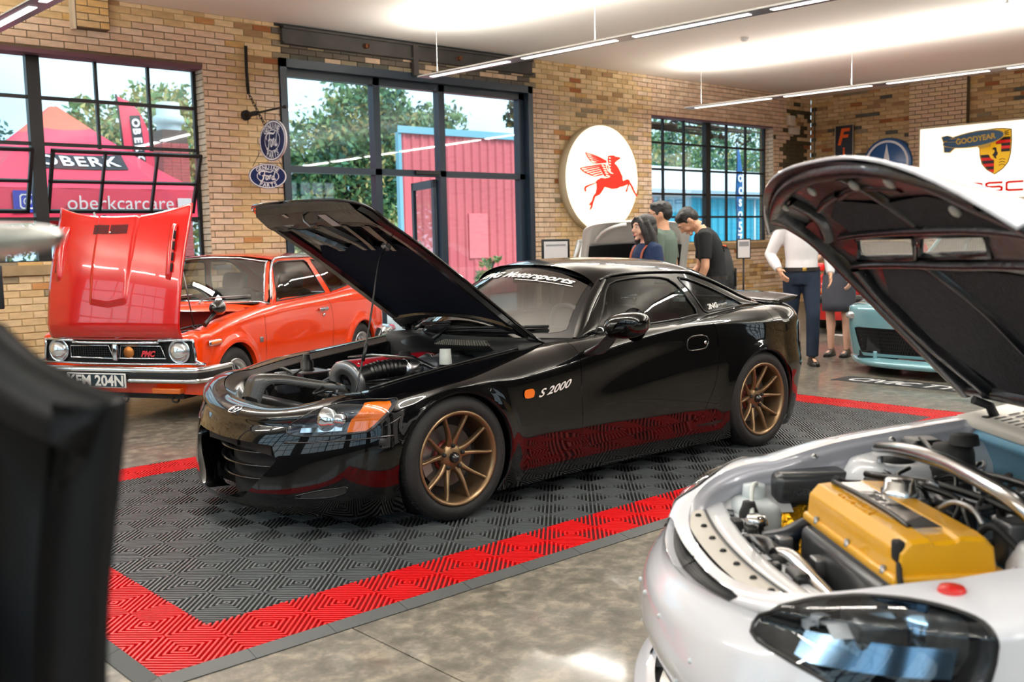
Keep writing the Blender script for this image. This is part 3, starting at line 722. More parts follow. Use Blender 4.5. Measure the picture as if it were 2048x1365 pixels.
tree('potted_shrub', 'small pale green shrub outside the entrance before the red building', (12.0, 12.4, 0), [(0, 0, 0.72, 0.22), (0.18, 0, 0.9, 0.14), (-0.15, 0, 0.5, 0.22)], 400, 0.06, (0.02, 0.6), mats=('leaf_b', 'leaf_c', 'leaf_b', 'leaf_b'), seed=23)

# red corrugated building
defm('red_steel', rgb(212, 100, 108), 0.55, var=(0.6, 0.08)); defm('blue_trim', rgb(120, 176, 196), 0.5)
def corrugated(name, mats, parent, x0, x1, y, z0, z1, pitch=0.2, d=0.03):
    mb = MB(); xs = []; n = int((x1-x0)/pitch); P = []
    for k in range(n+1):
        b = x0+k*pitch
        for t, o in ((0, 0), (0.12, 0), (0.2, d), (0.3, d), (0.38, 0)): xs.append((min(b+t*pitch/0.5, x1), y-o))
    P = [[(x, yy, z0) for x, yy in xs], [(x, yy, z1) for x, yy in xs]]
    mb.grid(P, smooth=False); return mb.build(name, mats, parent)
bl = thing('industrial_building', 'red corrugated steel building with pale blue roof trim seen through the entrance', 'building', (12.5, 16, 0))
corrugated('cladding', 'red_steel', bl, 0, 7.5, 0, 0, 3.86, 0.26)
mb = MB(); mb.prism([(0, 0.01), (7.5, 0.01), (10.5, 3.6), (3.1, 3.6)], 0, 3.85); mb.build('shell', 'red_steel', bl)
mb = MB(); mb.prism([(-0.10, -0.10), (7.5, -0.10), (10.6, 3.6), (3.0, 3.6)], 3.84, 4.0); mb.build('roof_trim', 'blue_trim', bl)
mb = MB(); mb.box((-0.06, -0.06, 0), (0.03, 0.06, 3.86)); mb.build('corner_trim', 'blue_trim', bl)
defm('pale_red', rgb(232, 120, 128), 0.5)
mb = MB(); mb.box((2.0, -0.05, 0.9), (2.6, -0.02, 2.0)); mb.build('window_panel', 'pale_red', bl)
# teal building with white roof (far window)
defm('teal_wall', rgb(38, 160, 190), 0.6); defm('white_roof', rgb(226, 236, 242), 0.5); defm('eave_grey', rgb(150, 170, 184), 0.5); defm('dull_red', rgb(170, 90, 104), 0.6)
bl = thing('low_building', 'low turquoise clad building with a white roof outside the far window', 'building', (24, 20, 0))
corrugated('cladding', 'teal_wall', bl, 0, 16, 0, 0, 2.75, 0.42, 0.06)
mb = MB(); mb.add([(-0.3, -0.5, 3.0), (16.3, -0.5, 2.85), (16.3, 3, 4.0), (-0.3, 3, 4.2)], [(0, 1, 2, 3)]); mb.build('roof', 'white_roof', bl)
mb = MB(); mb.add([(-0.3, -0.5, 2.78), (16.3, -0.5, 2.66), (16.3, -0.5, 2.86), (-0.3, -0.5, 3.0), (-0.3, 0, 2.74), (16.3, 0, 2.62)], [(0, 1, 2, 3), (0, 4, 5, 1)]); mb.build('gutter', 'eave_grey', bl)
for x in (2.6, 5.1, 8.3): mb = MB(); mb.tube([(x, -0.07, 0), (x, -0.07, 2.7)], 0.05, 6); mb.build('downpipe', 'white_roof', bl)
mb = MB(); mb.box((0.6, -0.1, 1.9), (2.2, -0.03, 2.7)); mb.build('sign_panel', 'dull_red', bl)
# chimney
defm('red_brick', rgb(168, 84, 84), 0.9, var=(12, .2)); defm('pale_stone', rgb(190, 206, 212), 0.8); defm('soot_metal', rgb(90, 70, 64), 0.6)
ch = thing('chimney_stack', 'red brick chimney with stepped pale cap beside the feather flag', 'chimney', (8.78, 20, 0))
for k in range(44):
    mb = MB()
    for i in range(3):
        w = 0.213; mb.box((-0.32+i*w+0.004, -0.32, k*0.075+0.45), (-0.32+(i+1)*w-0.004, 0.32, k*0.075+0.519))
    mb.build('brick_course', 'red_brick', ch)
mb = MB(); mb.box((-0.30, -0.30, 0), (0.30, 0.30, 3.75)); mb.build('core', 'pale_stone', ch)
mb = MB(); mb.box((-0.30, -0.31, 3.75), (0.30, 0.3, 4.05)); mb.build('flue_band', 'soot_metal', ch)
mb = MB(); mb.lathe([(0.28, 4.05), (0.28, 4.2), (0.34, 4.22), (0.36, 4.3), (0.34, 4.38), (0.27, 4.42), (0.26, 4.7), (0, 4.72)], 18); mb.build('cap', 'pale_stone', ch)
# brick shed behind the flag (lower right of window)
# canopy tent
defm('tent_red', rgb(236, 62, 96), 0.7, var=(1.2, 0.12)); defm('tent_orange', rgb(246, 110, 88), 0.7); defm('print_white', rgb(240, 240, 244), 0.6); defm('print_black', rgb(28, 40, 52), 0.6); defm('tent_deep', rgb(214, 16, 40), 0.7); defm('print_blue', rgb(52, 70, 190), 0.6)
TX, TY, TH = 3.55, 12.0, 1.5; ZE, ZP, ZV = 2.14, 3.42, 1.74
tt = thing('canopy_tent', 'red pop-up canopy tent with printed valance outside the left window', 'tent', (TX, TY, 0))
def roofz(t): return ZE+(ZP-ZE)*(t**1.18)      # t: 0 eave .. 1 peak
mb = MB()
for q in range(4):
    a = q*PI/2; c, s = math.cos(a), math.sin(a); P = []
    for t in np.linspace(0, 0.97, 14):
        h = TH*(1-t); row = []
        for u in np.linspace(-1, 1, 9):
            x, y = u*h, -h; row.append((x*c-y*s, x*s+y*c, roofz(t)-0.05*math.sin(PI*t)*(1-u*u)))
        P.append(row)
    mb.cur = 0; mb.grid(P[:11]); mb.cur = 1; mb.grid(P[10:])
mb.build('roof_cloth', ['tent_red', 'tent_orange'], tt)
for q in range(4):
    a = q*PI/2; c, s = math.cos(a), math.sin(a); P = []
    for z in (ZV, ZV+0.12, ZE): P.append([((u*TH)*c+(TH+0.01*math.sin(u*9))*s, (u*TH)*s-(TH+0.01*math.sin(u*9))*c, z+(0.02*math.cos(u*PI*3) if z == ZV else 0)) for u in np.linspace(-1, 1, 21)])
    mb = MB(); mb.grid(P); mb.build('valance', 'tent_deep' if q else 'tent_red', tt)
    mb = MB(); x, y = TH*0.97*(c-s), TH*0.97*(s+c); mb.box((x-0.025, y-0.025, 0), (x+0.025, y+0.025, ZE)); mb.build('leg', 'white_metal', tt)
    mb = MB(); mb.tube([(-TH*.97*c+TH*.97*s, -TH*.97*s-TH*.97*c, ZE-0.45), (0.0*c+TH*.97*s, -TH*.97*c, ZE-0.2), (TH*.97*c+TH*.97*s, TH*.97*s-TH*.97*c, ZE-0.45)], 0.014, 6); mb.build('truss_bar', 'steel_black', tt)
# printing on the front slope and front valance
def on_slope(u, t): h = TH*(1-t); return (u, -h-0.012, roofz(t)+0.012-0.05*math.sin(PI*t)*(1-min(1, abs(u)/max(h, .01))**2))
mb = MB(); mb.grid([[on_slope(u, t) for u in np.linspace(-0.62, 0.62, 9)] for t in np.linspace(0.30, 0.47, 4)], smooth=False); mb.build('print_band', 'print_black', tt)
v, f = text_mesh('OBERK', 0.5, bold=0.012, spacing=1.15); v[:, 0] *= 1.08/(v[:, 0].max()-v[:, 0].min()); v[:, 1] *= 0.105/(v[:, 1].max()-v[:, 1].min())
mb = MB(); mb.add([(p := on_slope(q[0], 0.385+q[1]*1.15), (p[0], p[1]-0.012, p[2]+0.012))[1] for q in v], f, False); mb.build('printed_name', 'print_white', tt)
text_obj('printed_name', 'oberkcarcare', tt, 'print_white', frame((0.32, -TH-0.03, ZV+0.21), (1, 0, 0), (0, 0, 1)), size=0.27)
mb = MB(); mb.add([(-1.06, -TH-0.025, ZV+0.08), (-0.72, -TH-0.025, ZV+0.08), (-0.72, -TH-0.025, ZV+0.36), (-1.06, -TH-0.025, ZV+0.36)], [(0, 1, 2, 3)]); mb.build('printed_icon', 'print_blue', tt)
def ring(mb, cx, cz, r, w, y, n=20, sx=1.0, rot=0.0, sq=0.0):
    P = []
    for rr in (r-w, r):
        row = []
        for k in range(n):
            a = 2*PI*k/n; c, s = math.cos(a), math.sin(a)
            if sq: g = 1/max(abs(c), abs(s)); g = 1+(min(g, 1.3)-1)*sq; c, s = c*g, s*g
            row.append((cx+rr*c*sx, y, cz+rr*s))
        P.append(row)
    mb.grid(P, closev=True, smooth=False)
mb = MB(); ring(mb, -0.89, ZV+0.22, 0.095, 0.018, -TH-0.03, sq=1); ring(mb, -0.89, ZV+0.22, 0.05, 0.014, -TH-0.03); mb.build('printed_icon', 'print_white', tt)
mb = MB(); mb.box((1.10, -TH-0.03, ZV+0.13), (1.30, -TH-0.025, ZV+0.28)); mb.build('printed_icon', 'print_white', tt)
mb = MB(); mb.box((1.42, -TH-0.03, ZV+0.02), (1.49, -TH-0.025, ZV+0.34)); mb.build('printed_icon', 'print_blue', tt)
mb = MB(); mb.box((-0.15, -TH*0.86, 2.23), (0.0, -TH*0.86-0.03, 2.25)); mb.build('small_tag', 'print_blue', tt)
# feather flags
def feather(label, base, h, w, colr, word, wh, txtmat, lean=0.0, zt=None, rz=0.0):
    t = thing('feather_flag', label, 'flag', base, rz)
    L = []; R = []
    for k in range(25):
        q = k/24; z = 0.5+(h-0.5)*q; cx = lean*(1-q)*0.0-lean*q**2*0.35
        ww = w*(1.0 if q < 0.72 else math.sqrt(max(0, 1-((q-0.72)/0.28)**2)))*(0.72+0.28*min(1, q*1.6))
        L.append((cx, z, ww))
    P = [[(cx+ww*u, 0.02*math.sin(z*3+u*2), z) for u in (0, 0.33, 0.66, 1)] for cx, z, ww in L]
    mb = MB(); mb.grid(P); mb.build('flag_cloth', colr, t)
    mb = MB(); mb.tube([(0, 0, 0)]+[(p[0][0]+p[0][0]*0, p[0][1], p[0][2]) for p in P[::2]]+[(P[-2][0][0], 0, h)], 0.018, 6); mb.build('pole', 'steel_black', t)
    mb = MB(); mb.lathe([(0, 0), (0.3, 0), (0.3, 0.02), (0.03, 0.05), (0.03, 0.3)], 12); mb.build('foot', 'steel_black', t)
    zt = zt or 0.5+(h-0.5)*0.62; sz = wh
    mb = MB(); mb.box((w*0.34, -0.032, zt-len(word)*sz*0.62), (w*0.70, -0.027, zt+len(word)*sz*0.0+0.05)); 
    if txtmat[1]: mb.build('print_band', txtmat[1], t)
    for i, chx in enumerate(word):
        text_obj('printed_letter', chx, t, txtmat[0], frame((w*0.52, -0.04, zt-(i+0.5)*sz*0.62*1.0), (0, 0, -1) if txtmat[1] else (1, 0, 0), (1, 0, 0) if txtmat[1] else (0, 0, 1)), size=sz*0.75, bold=0.01)
    return t
fl_ = feather('red feather flag leaning beside the canopy tent', (5.35, 14.0, 0), 3.92, 0.50, 'tent_red', 'OBERK', 0.235, ('print_white', 'print_black'), zt=3.52)
fl_.rotation_euler = (0, math.radians(-5), 0); fl_.location = (5.58, 14, 0)
defm('flag_blue', rgb(20, 92, 150), 0.7)
feather('slim blue feather flag with white characters outside the far window', (25.6, 16.0, 0), 4.2, 0.30, 'flag_blue', 'ocso57', 0.62, ('print_white', None), zt=3.3)
# utility pole far off
defm('pole_grey', rgb(96, 104, 116), 0.8)
mb = MB(); mb.tube([(0, 0, 0), (0, 0, 3.3)], 0.25, 8); o = mb.build('chimney_pipe', 'pole_grey'); o.location = (18.2, 36, 0); tag(o, 'far grey stack behind the tree at the left of the entrance', 'stack')
# ---------------------------------------------------------------- car library
defm('paint_black', (0.0008, 0.0008, 0.001, 1), 0.25, coat=1.0, spec=0.05); defm('gloss_black', (0.006, 0.006, 0.007, 1), 0.22, coat=0.6); defm('matte_black', rgb(11, 11, 12), 0.7); defm('plastic_black', rgb(15, 16, 18), 0.4)
defm('rubber', rgb(17, 17, 18), 0.72, bump=(160, 0.15)); defm('rubber_gloss', rgb(14, 14, 15), 0.35); defm('chrome', rgb(225, 228, 232), 0.09, 1.0); defm('alloy', rgb(196, 198, 202), 0.28, 1.0); defm('steel', rgb(150, 150, 152), 0.35, 0.9); defm('bronze', rgb(134, 110, 82), 0.36, 0.85, coat=0.15); defm('cast_iron', rgb(92, 88, 84), 0.5, 0.7); defm('dark_red_iron', rgb(120, 34, 28), 0.5, 0.2)
defm('amber', rgb(232, 112, 20), 0.18, coat=1.0); defm('tail_red', rgb(200, 24, 20), 0.15, coat=1.0); defm('seat_dark', rgb(30, 30, 33), 0.6); defm('seat_red', rgb(92, 16, 22), 0.55); defm('cabin', rgb(20, 20, 22), 0.7); defm('white_print', rgb(228, 226, 222), 0.5); defm('black_print', rgb(14, 14, 16), 0.5)
M['screen'] = glass_mat('screen', (0.6, 0.65, 0.65, 1), 0.13); M['screen_bright'] = glass_mat('screen_bright', (0.5, 0.55, 0.55, 1), 0.30); M['tinted'] = glass_mat('tinted', (0.28, 0.33, 0.34, 1), 0.06); M['lens_clear'] = glass_mat('lens_clear', (0.9, 0.93, 0.95, 1), 0.06); M['smoked'] = glass_mat('smoked', (0.05, 0.055, 0.06, 1), 0.03, 0.12)

def tyre_mb(R, w, rr, tread=48):
    """tyre about the y axis, outer face at y=0, inner at -w"""
    mb = MB(); sh = 0.022
    prof = [(rr, -0.012), (rr+0.006, -0.002), (rr+(R-rr)*0.45, 0.006), (R-sh*1.2, -0.001), (R-0.006, -0.013), (R, -0.030), (R+0.001, -w/2), (R, -w+0.03), (R-0.006, -w+0.013), (R-sh, -w), (rr, -w+0.01)]
    mb.lathe(prof, 64, 'y')
    for k in range(tread):  # tread blocks on the shoulders
        a = 2*PI*k/tread; da = 2*PI/tread*0.30
        for y0, y1 in ((-0.045, -0.016), (-w+0.016, -w+0.045)):
            P = []
            for aa in (a-da, a+da):
                for yy, r in ((y0, R+0.0045), (y1, R-0.004)): P.append((r*math.cos(aa), yy, r*math.sin(aa)))
            B = []
            for aa in (a-da, a+da):
                for yy, r in ((y0, R-0.004), (y1, R-0.012)): B.append((r*math.cos(aa), yy, r*math.sin(aa)))
            mb.add(P+B, [(0, 1, 3, 2), (0, 4, 5, 1), (2, 3, 7, 6), (1, 5, 7, 3), (0, 2, 6, 4)], False)
    return mb
def rim_barrel_mb(rr, w, lip=0.012, depth=0.06):
    mb = MB(); mb.lathe([(rr+lip*0.4, -0.008), (rr+lip*0.5, 0.002), (rr-0.004, 0.003), (rr-0.012, -0.004), (rr-0.016, -0.02), (rr-0.022, -depth), (rr-0.03, -w*0.6), (rr-0.02, -w+0.01), (rr, -w+0.005)], 56, 'y')
    return mb
def spoke_mb(r0, r1, a0, a1, y0, y1, w0, w1, t=0.022, bow=0.0, n=7, flare=0.0):
    """curved tapering spoke from (r0,a0) to (r1,a1)"""
    mb = MB(); P = []
    for i in range(n):
        q = i/(n-1); r = r0+(r1-r0)*q; a = a0+(a1-a0)*sm01(q*0.9+0.1*q) if True else 0; y = y0+(y1-y0)*q-bow*math.sin(PI*q); w = w0+(w1-w0)*q+flare*max(0, q-0.8)*5*w1+flare*max(0, 0.2-q)*5*w0
        tx, tz = -math.sin(a), math.cos(a); cx, cz = r*math.cos(a), r*math.sin(a)
        P.append([(cx+tx*u*w/2, y+d, cz+tz*u*w/2) for u, d in ((-1, -t), (-0.9, -0.004), (-0.45, 0), (0.45, 0), (0.9, -0.004), (1, -t))])
    mb.grid(P, smooth=True); return mb
def join_mb(parts):
    out = MB()
    for p in parts:
        b = len(out.v); out.v += p.v; out.f += [tuple(b+i for i in f) for f in p.f]; out.mi += p.mi; out.sm += p.sm
    return out
def disc_mb(r0, r1, y, t=0.012):
    mb = MB(); mb.lathe([(r0, y), (r1, y), (r1, y-t), (r0, y-t)], 40, 'y', smooth=False); return mb
class WheelSet:
    def __init__(s): s.parts = []
    def put(s, car, loc, side, name='wheel'):
        """side=+1: outer face towards +y; first part is the tyre (the wheel itself), the rest its children"""
        nm, me = s.parts[0]; w = link(name, me, car); w.location = loc; w.rotation_euler = (0, 0, 0 if side > 0 else PI)
        for nm, me in s.parts[1:]: link(nm, me, w)
        return w
def wheel_ten_spoke(R=0.305, w=0.215, rr=0.222):
    W = WheelSet(); W.parts.append(('wheel', tyre_mb(R, w, rr).mesh('tyre', 'rubber')))
    W.parts.append(('rim', rim_barrel_mb(rr, w).mesh('rim', 'bronze')))
    for p in range(5):
        for sgn in (-1, 1):
            ac = PI/2+p*2*PI/5
            W.parts.append(('spoke', spoke_mb(0.050, rr-0.012, ac+sgn*0.20, ac+sgn*PI/10, -0.052, -0.010, 0.026, 0.012, 0.026, bow=-0.004, n=10, flare=0.5).mesh('spoke', 'bronze')))
    hub = MB(); hub.lathe([(0, -0.042), (0.030, -0.043), (0.050, -0.048), (0.064, -0.058), (0.072, -0.080), (0.05, -0.09)], 30, 'y'); W.parts.append(('hub', hub.mesh('hub', 'bronze')))
    cap = MB(); cap.lathe([(0, -0.010), (0.012, -0.012), (0.025, -0.028), (0.027, -0.046)], 24, 'y'); W.parts.append(('centre_cap', cap.mesh('centre_cap', 'gloss_black')))
    for p in range(5):
        a = PI/2+p*2*PI/5; nb = MB(); nb.lathe([(0, -0.036), (0.008, -0.036), (0.0105, -0.040), (0.0105, -0.06)], 8, 'y', (0.057*math.cos(a), 0, 0.057*math.sin(a)))
        W.parts.append(('lug_nut', nb.mesh('lug_nut', 'matte_black')))
    W.parts.append(('brake_disc', disc_mb(0.075, 0.150, -0.10).mesh('brake_disc', 'cast_iron')))
    hat = MB(); hat.lathe([(0.06, -0.085), (0.078, -0.087), (0.08, -0.10)], 30, 'y'); W.parts.append(('disc_hat', hat.mesh('disc_hat', 'dark_red_iron')))
    cal = MB(); P = []
    for k in range(9):
        a = math.radians(-28+k*7.5); P.append([(r*math.cos(a), y, r*math.sin(a)) for r, y in ((0.112, -0.075), (0.165, -0.070), (0.172, -0.09), (0.172, -0.13), (0.112, -0.13))])
    cal.grid(P, closev=True, smooth=False); W.parts.append(('brake_caliper', cal.mesh('brake_caliper', 'steel')))
    bk = MB(); bk.lathe([(0.02, -0.12), (0.20, -0.13)], 30, 'y'); W.parts.append(('backing_plate', bk.mesh('backing_plate', 'matte_black')))
    return W
def ribbon(mb, P, w, nrm=None, up=None):
    """flat ribbon along points, width w, lying across direction 'up'"""
    P = [np.array(p, float) for p in P]; L = []
    for i, p in enumerate(P):
        t = P[min(i+1, len(P)-1)]-P[max(i-1, 0)]; t /= np.linalg.norm(t)+1e-12; n = np.array(nrm[i] if isinstance(nrm, list) else nrm, float); b = np.cross(t, n); b /= np.linalg.norm(b)+1e-12
        L.append([p-b*w/2, p+b*w/2])
    mb.grid(L, smooth=True); return mb
def inset(poly, d):
    """shrink a polygon by d (toward its centroid direction, per-edge offset)"""
    P = np.array(poly, float); n = len(P); A = 0.5*sum(P[i-1][0]*P[i][1]-P[i][0]*P[i-1][1] for i in range(n)); s = 1 if A > 0 else -1; out = []
    for i in range(n):
        e0 = P[i]-P[i-1]; e1 = P[(i+1) % n]-P[i]; e0 = e0/(np.linalg.norm(e0)+1e-12); e1 = e1/(np.linalg.norm(e1)+1e-12)
        n0 = np.array([-e0[1], e0[0]])*s; n1 = np.array([-e1[1], e1[0]])*s; b = n0+n1; b /= max(1e-9, np.linalg.norm(b)); k = 1/max(0.45, np.dot(b, n0)); out.append(tuple(P[i]+b*d*k))
    return out
def mirror_y(mb):
    """append the y-mirrored copy"""
    b = len(mb.v); mb.v += [(x, -y, z) for x, y, z in mb.v[:b]]; fs = list(mb.f); mb.f += [tuple(b+i for i in reversed(f)) for f in fs]; mb.mi += list(mb.mi); mb.sm += list(mb.sm); return mb
def flip_y(mb):
    mb.v = [(x, -y, z) for x, y, z in mb.v]; mb.f = [tuple(reversed(f)) for f in mb.f]; return mb
def seat_mb(x, y, z, w=0.46, h=0.68, head=True):
    mb = MB(); mb.rbox((x-0.25, y-w/2, z), (x+0.27, y+w/2, z+0.17), 0.06, 3); s = len(mb.v)
    mb.rbox((x-0.07, y-w/2, z+0.05), (x+0.08, y+w/2, z+h*0.80), 0.06, 3)
    mb.rbox((x-0.05, y-w*0.28, z+h*0.78), (x+0.06, y+w*0.28, z+h*1.03), 0.05, 3)
    piv = Vector((x-0.2, 0, z+0.1)); R = Matrix.Translation(piv) @ Matrix.Rotation(-0.28, 4, 'Y') @ Matrix.Translation(-piv) @ Matrix.Translation(Vector((-0.2, 0, 0)))
    mb.xf(R, s); return mb
def steering_mb(c, r=0.18, tilt=0.45, n=28):
    mb = MB(); pts = []
    for k in range(n):
        a = 2*PI*k/n; u, w = r*math.cos(a), r*math.sin(a); pts.append((c[0]+w*math.sin(tilt), c[1]+u, c[2]+w*math.cos(tilt)))
    mb.tube(pts, 0.014, 8, closed=True)
    for a in (PI*0.02, PI*0.98, -PI/2): mb.tube([c, (c[0]+r*math.sin(a)*math.sin(tilt), c[1]+r*math.cos(a), c[2]+r*math.sin(a)*math.cos(tilt))], 0.011, 6)
    mb.sphere(c, (0.03, 0.06, 0.06), 12, 8); mb.tube([c, (c[0]+0.3, c[1], c[2]-0.12)], 0.03, 8); return mb
# ---------------------------------------------------------------- black roadster: body surface (local x forward, y left, z up)
def _pw(a, p): return np.sign(a)*np.abs(a)**p
S2 = dict(xa=1.52, xb=-1.45)
S2W = pch([-1.5, -1.2, -0.9, -0.5, 0, 0.4, 0.8, 1.2, 1.52], [0.845, 0.872, 0.865, 0.845, 0.835, 0.842, 0.862, 0.870, 0.842])
S2zc = pch([-1.5, -1.2, -0.9, -0.6, -0.3, 0, 0.36, 0.6, 0.8, 1.0, 1.2, 1.35, 1.52], [0.735, 0.775, 0.80, 0.81, 0.785, 0.735, 0.665, 0.638, 0.63, 0.648, 0.655, 0.63, 0.57])
S2ye = pch([-1.5, -1.16, -0.77, -0.3, 0, 0.25, 0.34, 0.45, 0.6, 1.0, 1.3, 1.52], [0.62, 0.665, 0.70, 0.705, 0.702, 0.70, 0.68, 0.635, 0.625, 0.62, 0.615, 0.60])
S2ze = pch([-1.5, -1.16, -0.77, -0.3, 0, 0.3, 0.41, 0.88, 1.27, 1.52], [0.885, 0.875, 0.85, 0.835, 0.822, 0.797, 0.788, 0.738, 0.692, 0.652])
S2xn = pch([0.08, 0.12, 0.17, 0.24, 0.32, 0.40, 0.46, 0.50], [1.93, 2.0, 2.015, 2.01, 1.995, 1.975, 1.95, 1.925])
S2xr = pch([0.08, 0.2, 0.35, 0.5, 0.6, 0.75], [-1.68, -1.78, -1.86, -1.88, -1.87, -1.885])
ARF, ARR, WZ = (1.19, 0.335), (-1.19, 0.330), 0.305
def s2_side(x, v):
    zl = 0.105; zc = S2zc(x); vl = np.clip(v, 0, 1); z = zl+(zc-zl)*vl
    W = S2W(x); y = W*(1-0.32*(z-0.52)**2)
    y = y+0.012*np.exp(-((z-0.16)/0.06)**2)*(np.abs(x) < 0.85)
    for (xc, R) in (ARF, ARR):
        r = np.hypot(x-xc, z-WZ); y = y+0.016*np.exp(-((r-R)/0.045)**2)*np.clip((z-0.1)/0.1, 0, 1)
    # shallow door scallop under the crease
    y = y-0.012*np.exp(-((z-(zc-0.13))/0.08)**2)*np.exp(-((x+0.15)/0.55)**2)
    ph = np.clip(v-1, 0, 1)*PI/2; ye, ze = S2ye(x), S2ze(x); e = 0.92
    yu = ye+(y-ye)*np.cos(ph)**e; zu = zc+(ze-zc)*np.sin(ph)**e
    up = v > 1
    return np.where(up, yu, y), np.where(up, zu, z)
def s2_surf(s, v):
    s = np.asarray(s, float); v = np.asarray(v, float); xa, xb = S2['xa'], S2['xb']
    x = np.clip(s, xb, xa); y, z = s2_side(x, v); ph = np.clip(v-1, 0, 1)*PI/2; vl = np.clip(v, 0, 1)
    # front wrap
    th = np.clip(s-xa, 0, 1)*PI/2; zn0 = 0.115+(0.50-0.115)*vl; xn = np.where(v > 1, 1.80+(1.925-1.80)*np.cos(ph), S2xn(zn0)); zn = np.where(v > 1, 0.50+0.066*np.sin(ph), zn0)
    p = np.where(v > 1, 1.06-0.36*(v-1), 1.06)
    X = x+(xn-xa)*np.sin(th)**p*(th > 0); Y = y*np.cos(th)**p; Z = z+(zn-z)*np.sin(th)**2
    # rear wrap
    tr = np.clip(xb-s, 0, 1)*PI/2; zr0 = 0.2+(0.74-0.2)*vl; xr = np.where(v > 1, -1.885-0.03*np.sin(ph), S2xr(zr0)); zr = np.where(v > 1, 0.74+0.145*np.sin(ph), zr0)
    X = X+(xr-xb)*np.sin(tr)**0.7*(tr > 0); Y = Y*np.cos(tr)**0.62; Z = Z+(zr-z)*np.sin(tr)**2
    return np.stack([X, Y, Z], -1)
def s2_hood(x, u):
    """closed bonnet skin; x 0.40..1.795, u -1..1"""
    x = np.asarray(x, float); xa = 1.52
    yb = S2ye(x)-0.012; q = np.clip((x-xa)/(1.795-xa), 0, 1); p = 0.70
    th = np.arcsin(np.clip(q, 0, 1)**(1/p)); y0 = S2ye(xa)-0.012
    yb = np.where(x > xa, y0*np.cos(th)**p, yb); ze = np.where(x > xa, 0.652+(0.566-0.652)*np.sin(th)**2, S2ze(x))
    cr = 0.050*np.clip((1.80-x)/0.5, 0, 1)**0.8+0.0
    z = ze+cr*(1-np.abs(u)**2.2)
    xr = np.where(x < 0.62, x+0.16*(1-np.abs(u)**2)*np.clip((0.62-x)/0.22, 0, 1), x)   # rear edge bows back round the screen
    return np.stack([xr, u*yb, z], -1)
def arc_poly(c, R, zb, sgnfun=None, n=26):
    """wheel-arch outline (x,z) closed below"""
    a0 = math.asin(max(-1, (zb-WZ)/R)); pts = [(c+R*math.cos(a), WZ+R*math.sin(a)) for a in np.linspace(a0, PI-a0, n)]
    return [(pts[0][0], zb-0.3)]+pts+[(pts[-1][0], zb-0.3)]
def s2_v(x, z): zc = float(S2zc(x)); return (z-0.105)/(zc-0.105)
car = thing('sports_car', 'glossy black two-seat roadster with raised bonnet and bronze wheels on the chequer mat', 'car', (2.67, 1.193, 0.004), 3.1129)
S2CAR = car
# grid of the outer skin
sv = np.concatenate([np.linspace(-2.45, -1.46, 14), np.arange(-1.45, 1.52, 0.022), np.linspace(1.52, 2.52, 48)])
vv = np.concatenate([np.linspace(0, 1, 30), np.linspace(1, 2, 15)[1:]])
U, V = np.meshgrid(sv, vv, indexing='ij')
archF = [(x, s2_v(x, z)) for x, z in arc_poly(ARF[0], ARF[1], 0.0)]; archR = [(x, s2_v(x, z)) for x, z in arc_poly(ARR[0], ARR[1], 0.0)]
mouth = [(2.60, .085), (2.42, .095), (2.33, .11), (2.24, .36), (2.166, .60), (2.20, .765), (2.40, .79), (2.60, .79)]
HL = [(2.135, .90), (2.137, .975), (2.105, 1.12), (2.06, 1.33), (2.0, 1.52), (1.90, 1.63), (1.769, 1.68), (1.62, 1.60), (1.498, 1.48), (1.49, 1.38), (1.508, 1.30), (1.55, 1.15), (1.60, 1.01), (1.66, .93), (1.726, .865), (1.865, .86), (1.987, .86), (2.08, .87)]
doorp = [(.345, 1.985), (.352, 1.4), (.354, 1.05), (.352, .69), (.345, .40), (.335, .225), (-.074, .222), (-.544, .226), (-.610, .235), (-.645, .275), (-.690, .39), (-.733, .503), (-.762, .66), (-.772, .80), (-.762, .95), (-.735, 1.3), (-.700, 1.66), (-.69, 1.985)]
fuelp = [(-1.335, .97), (-1.335, 1.58), (-1.47, 1.58), (-1.50, 1.3), (-1.49, 1.0), (-1.46, .96)]
body = patch(s2_surf, U, V, cuts=[archF, archR, mouth, HL, inset(doorp, -0.0022), inset(fuelp, -0.002)])
# arch lips (turned in) and mouth returns
for c, R in (ARF, ARR):
    P = []
    for a in np.linspace(math.asin((0.105-WZ)/R), PI-math.asin((0.105-WZ)/R), 34):
        x, z = c+R*math.cos(a), WZ+R*math.sin(a); y = float(s2_side(np.array(x), np.array(s2_v(x, z)))[0])
        P.append([(x, y, z), (c+(R-0.012)*math.cos(a), y-0.006, WZ+(R-0.012)*math.sin(a)), (c+(R-0.010)*math.cos(a), y-0.06, WZ+(R-0.010)*math.sin(a))])
    body.grid(P, flip=True)
mp = [s2_surf(np.array(a), np.array(b)) for a, b in spl(mouth[1:-1], 5)]
body.grid([[tuple(p), tuple(p+np.array([-0.02, -0.010, 0])), tuple(p+np.array([-0.10, -0.03, 0.0]))] for p in mp])
mirror_y(body); body.build('body', 'paint_black', car)
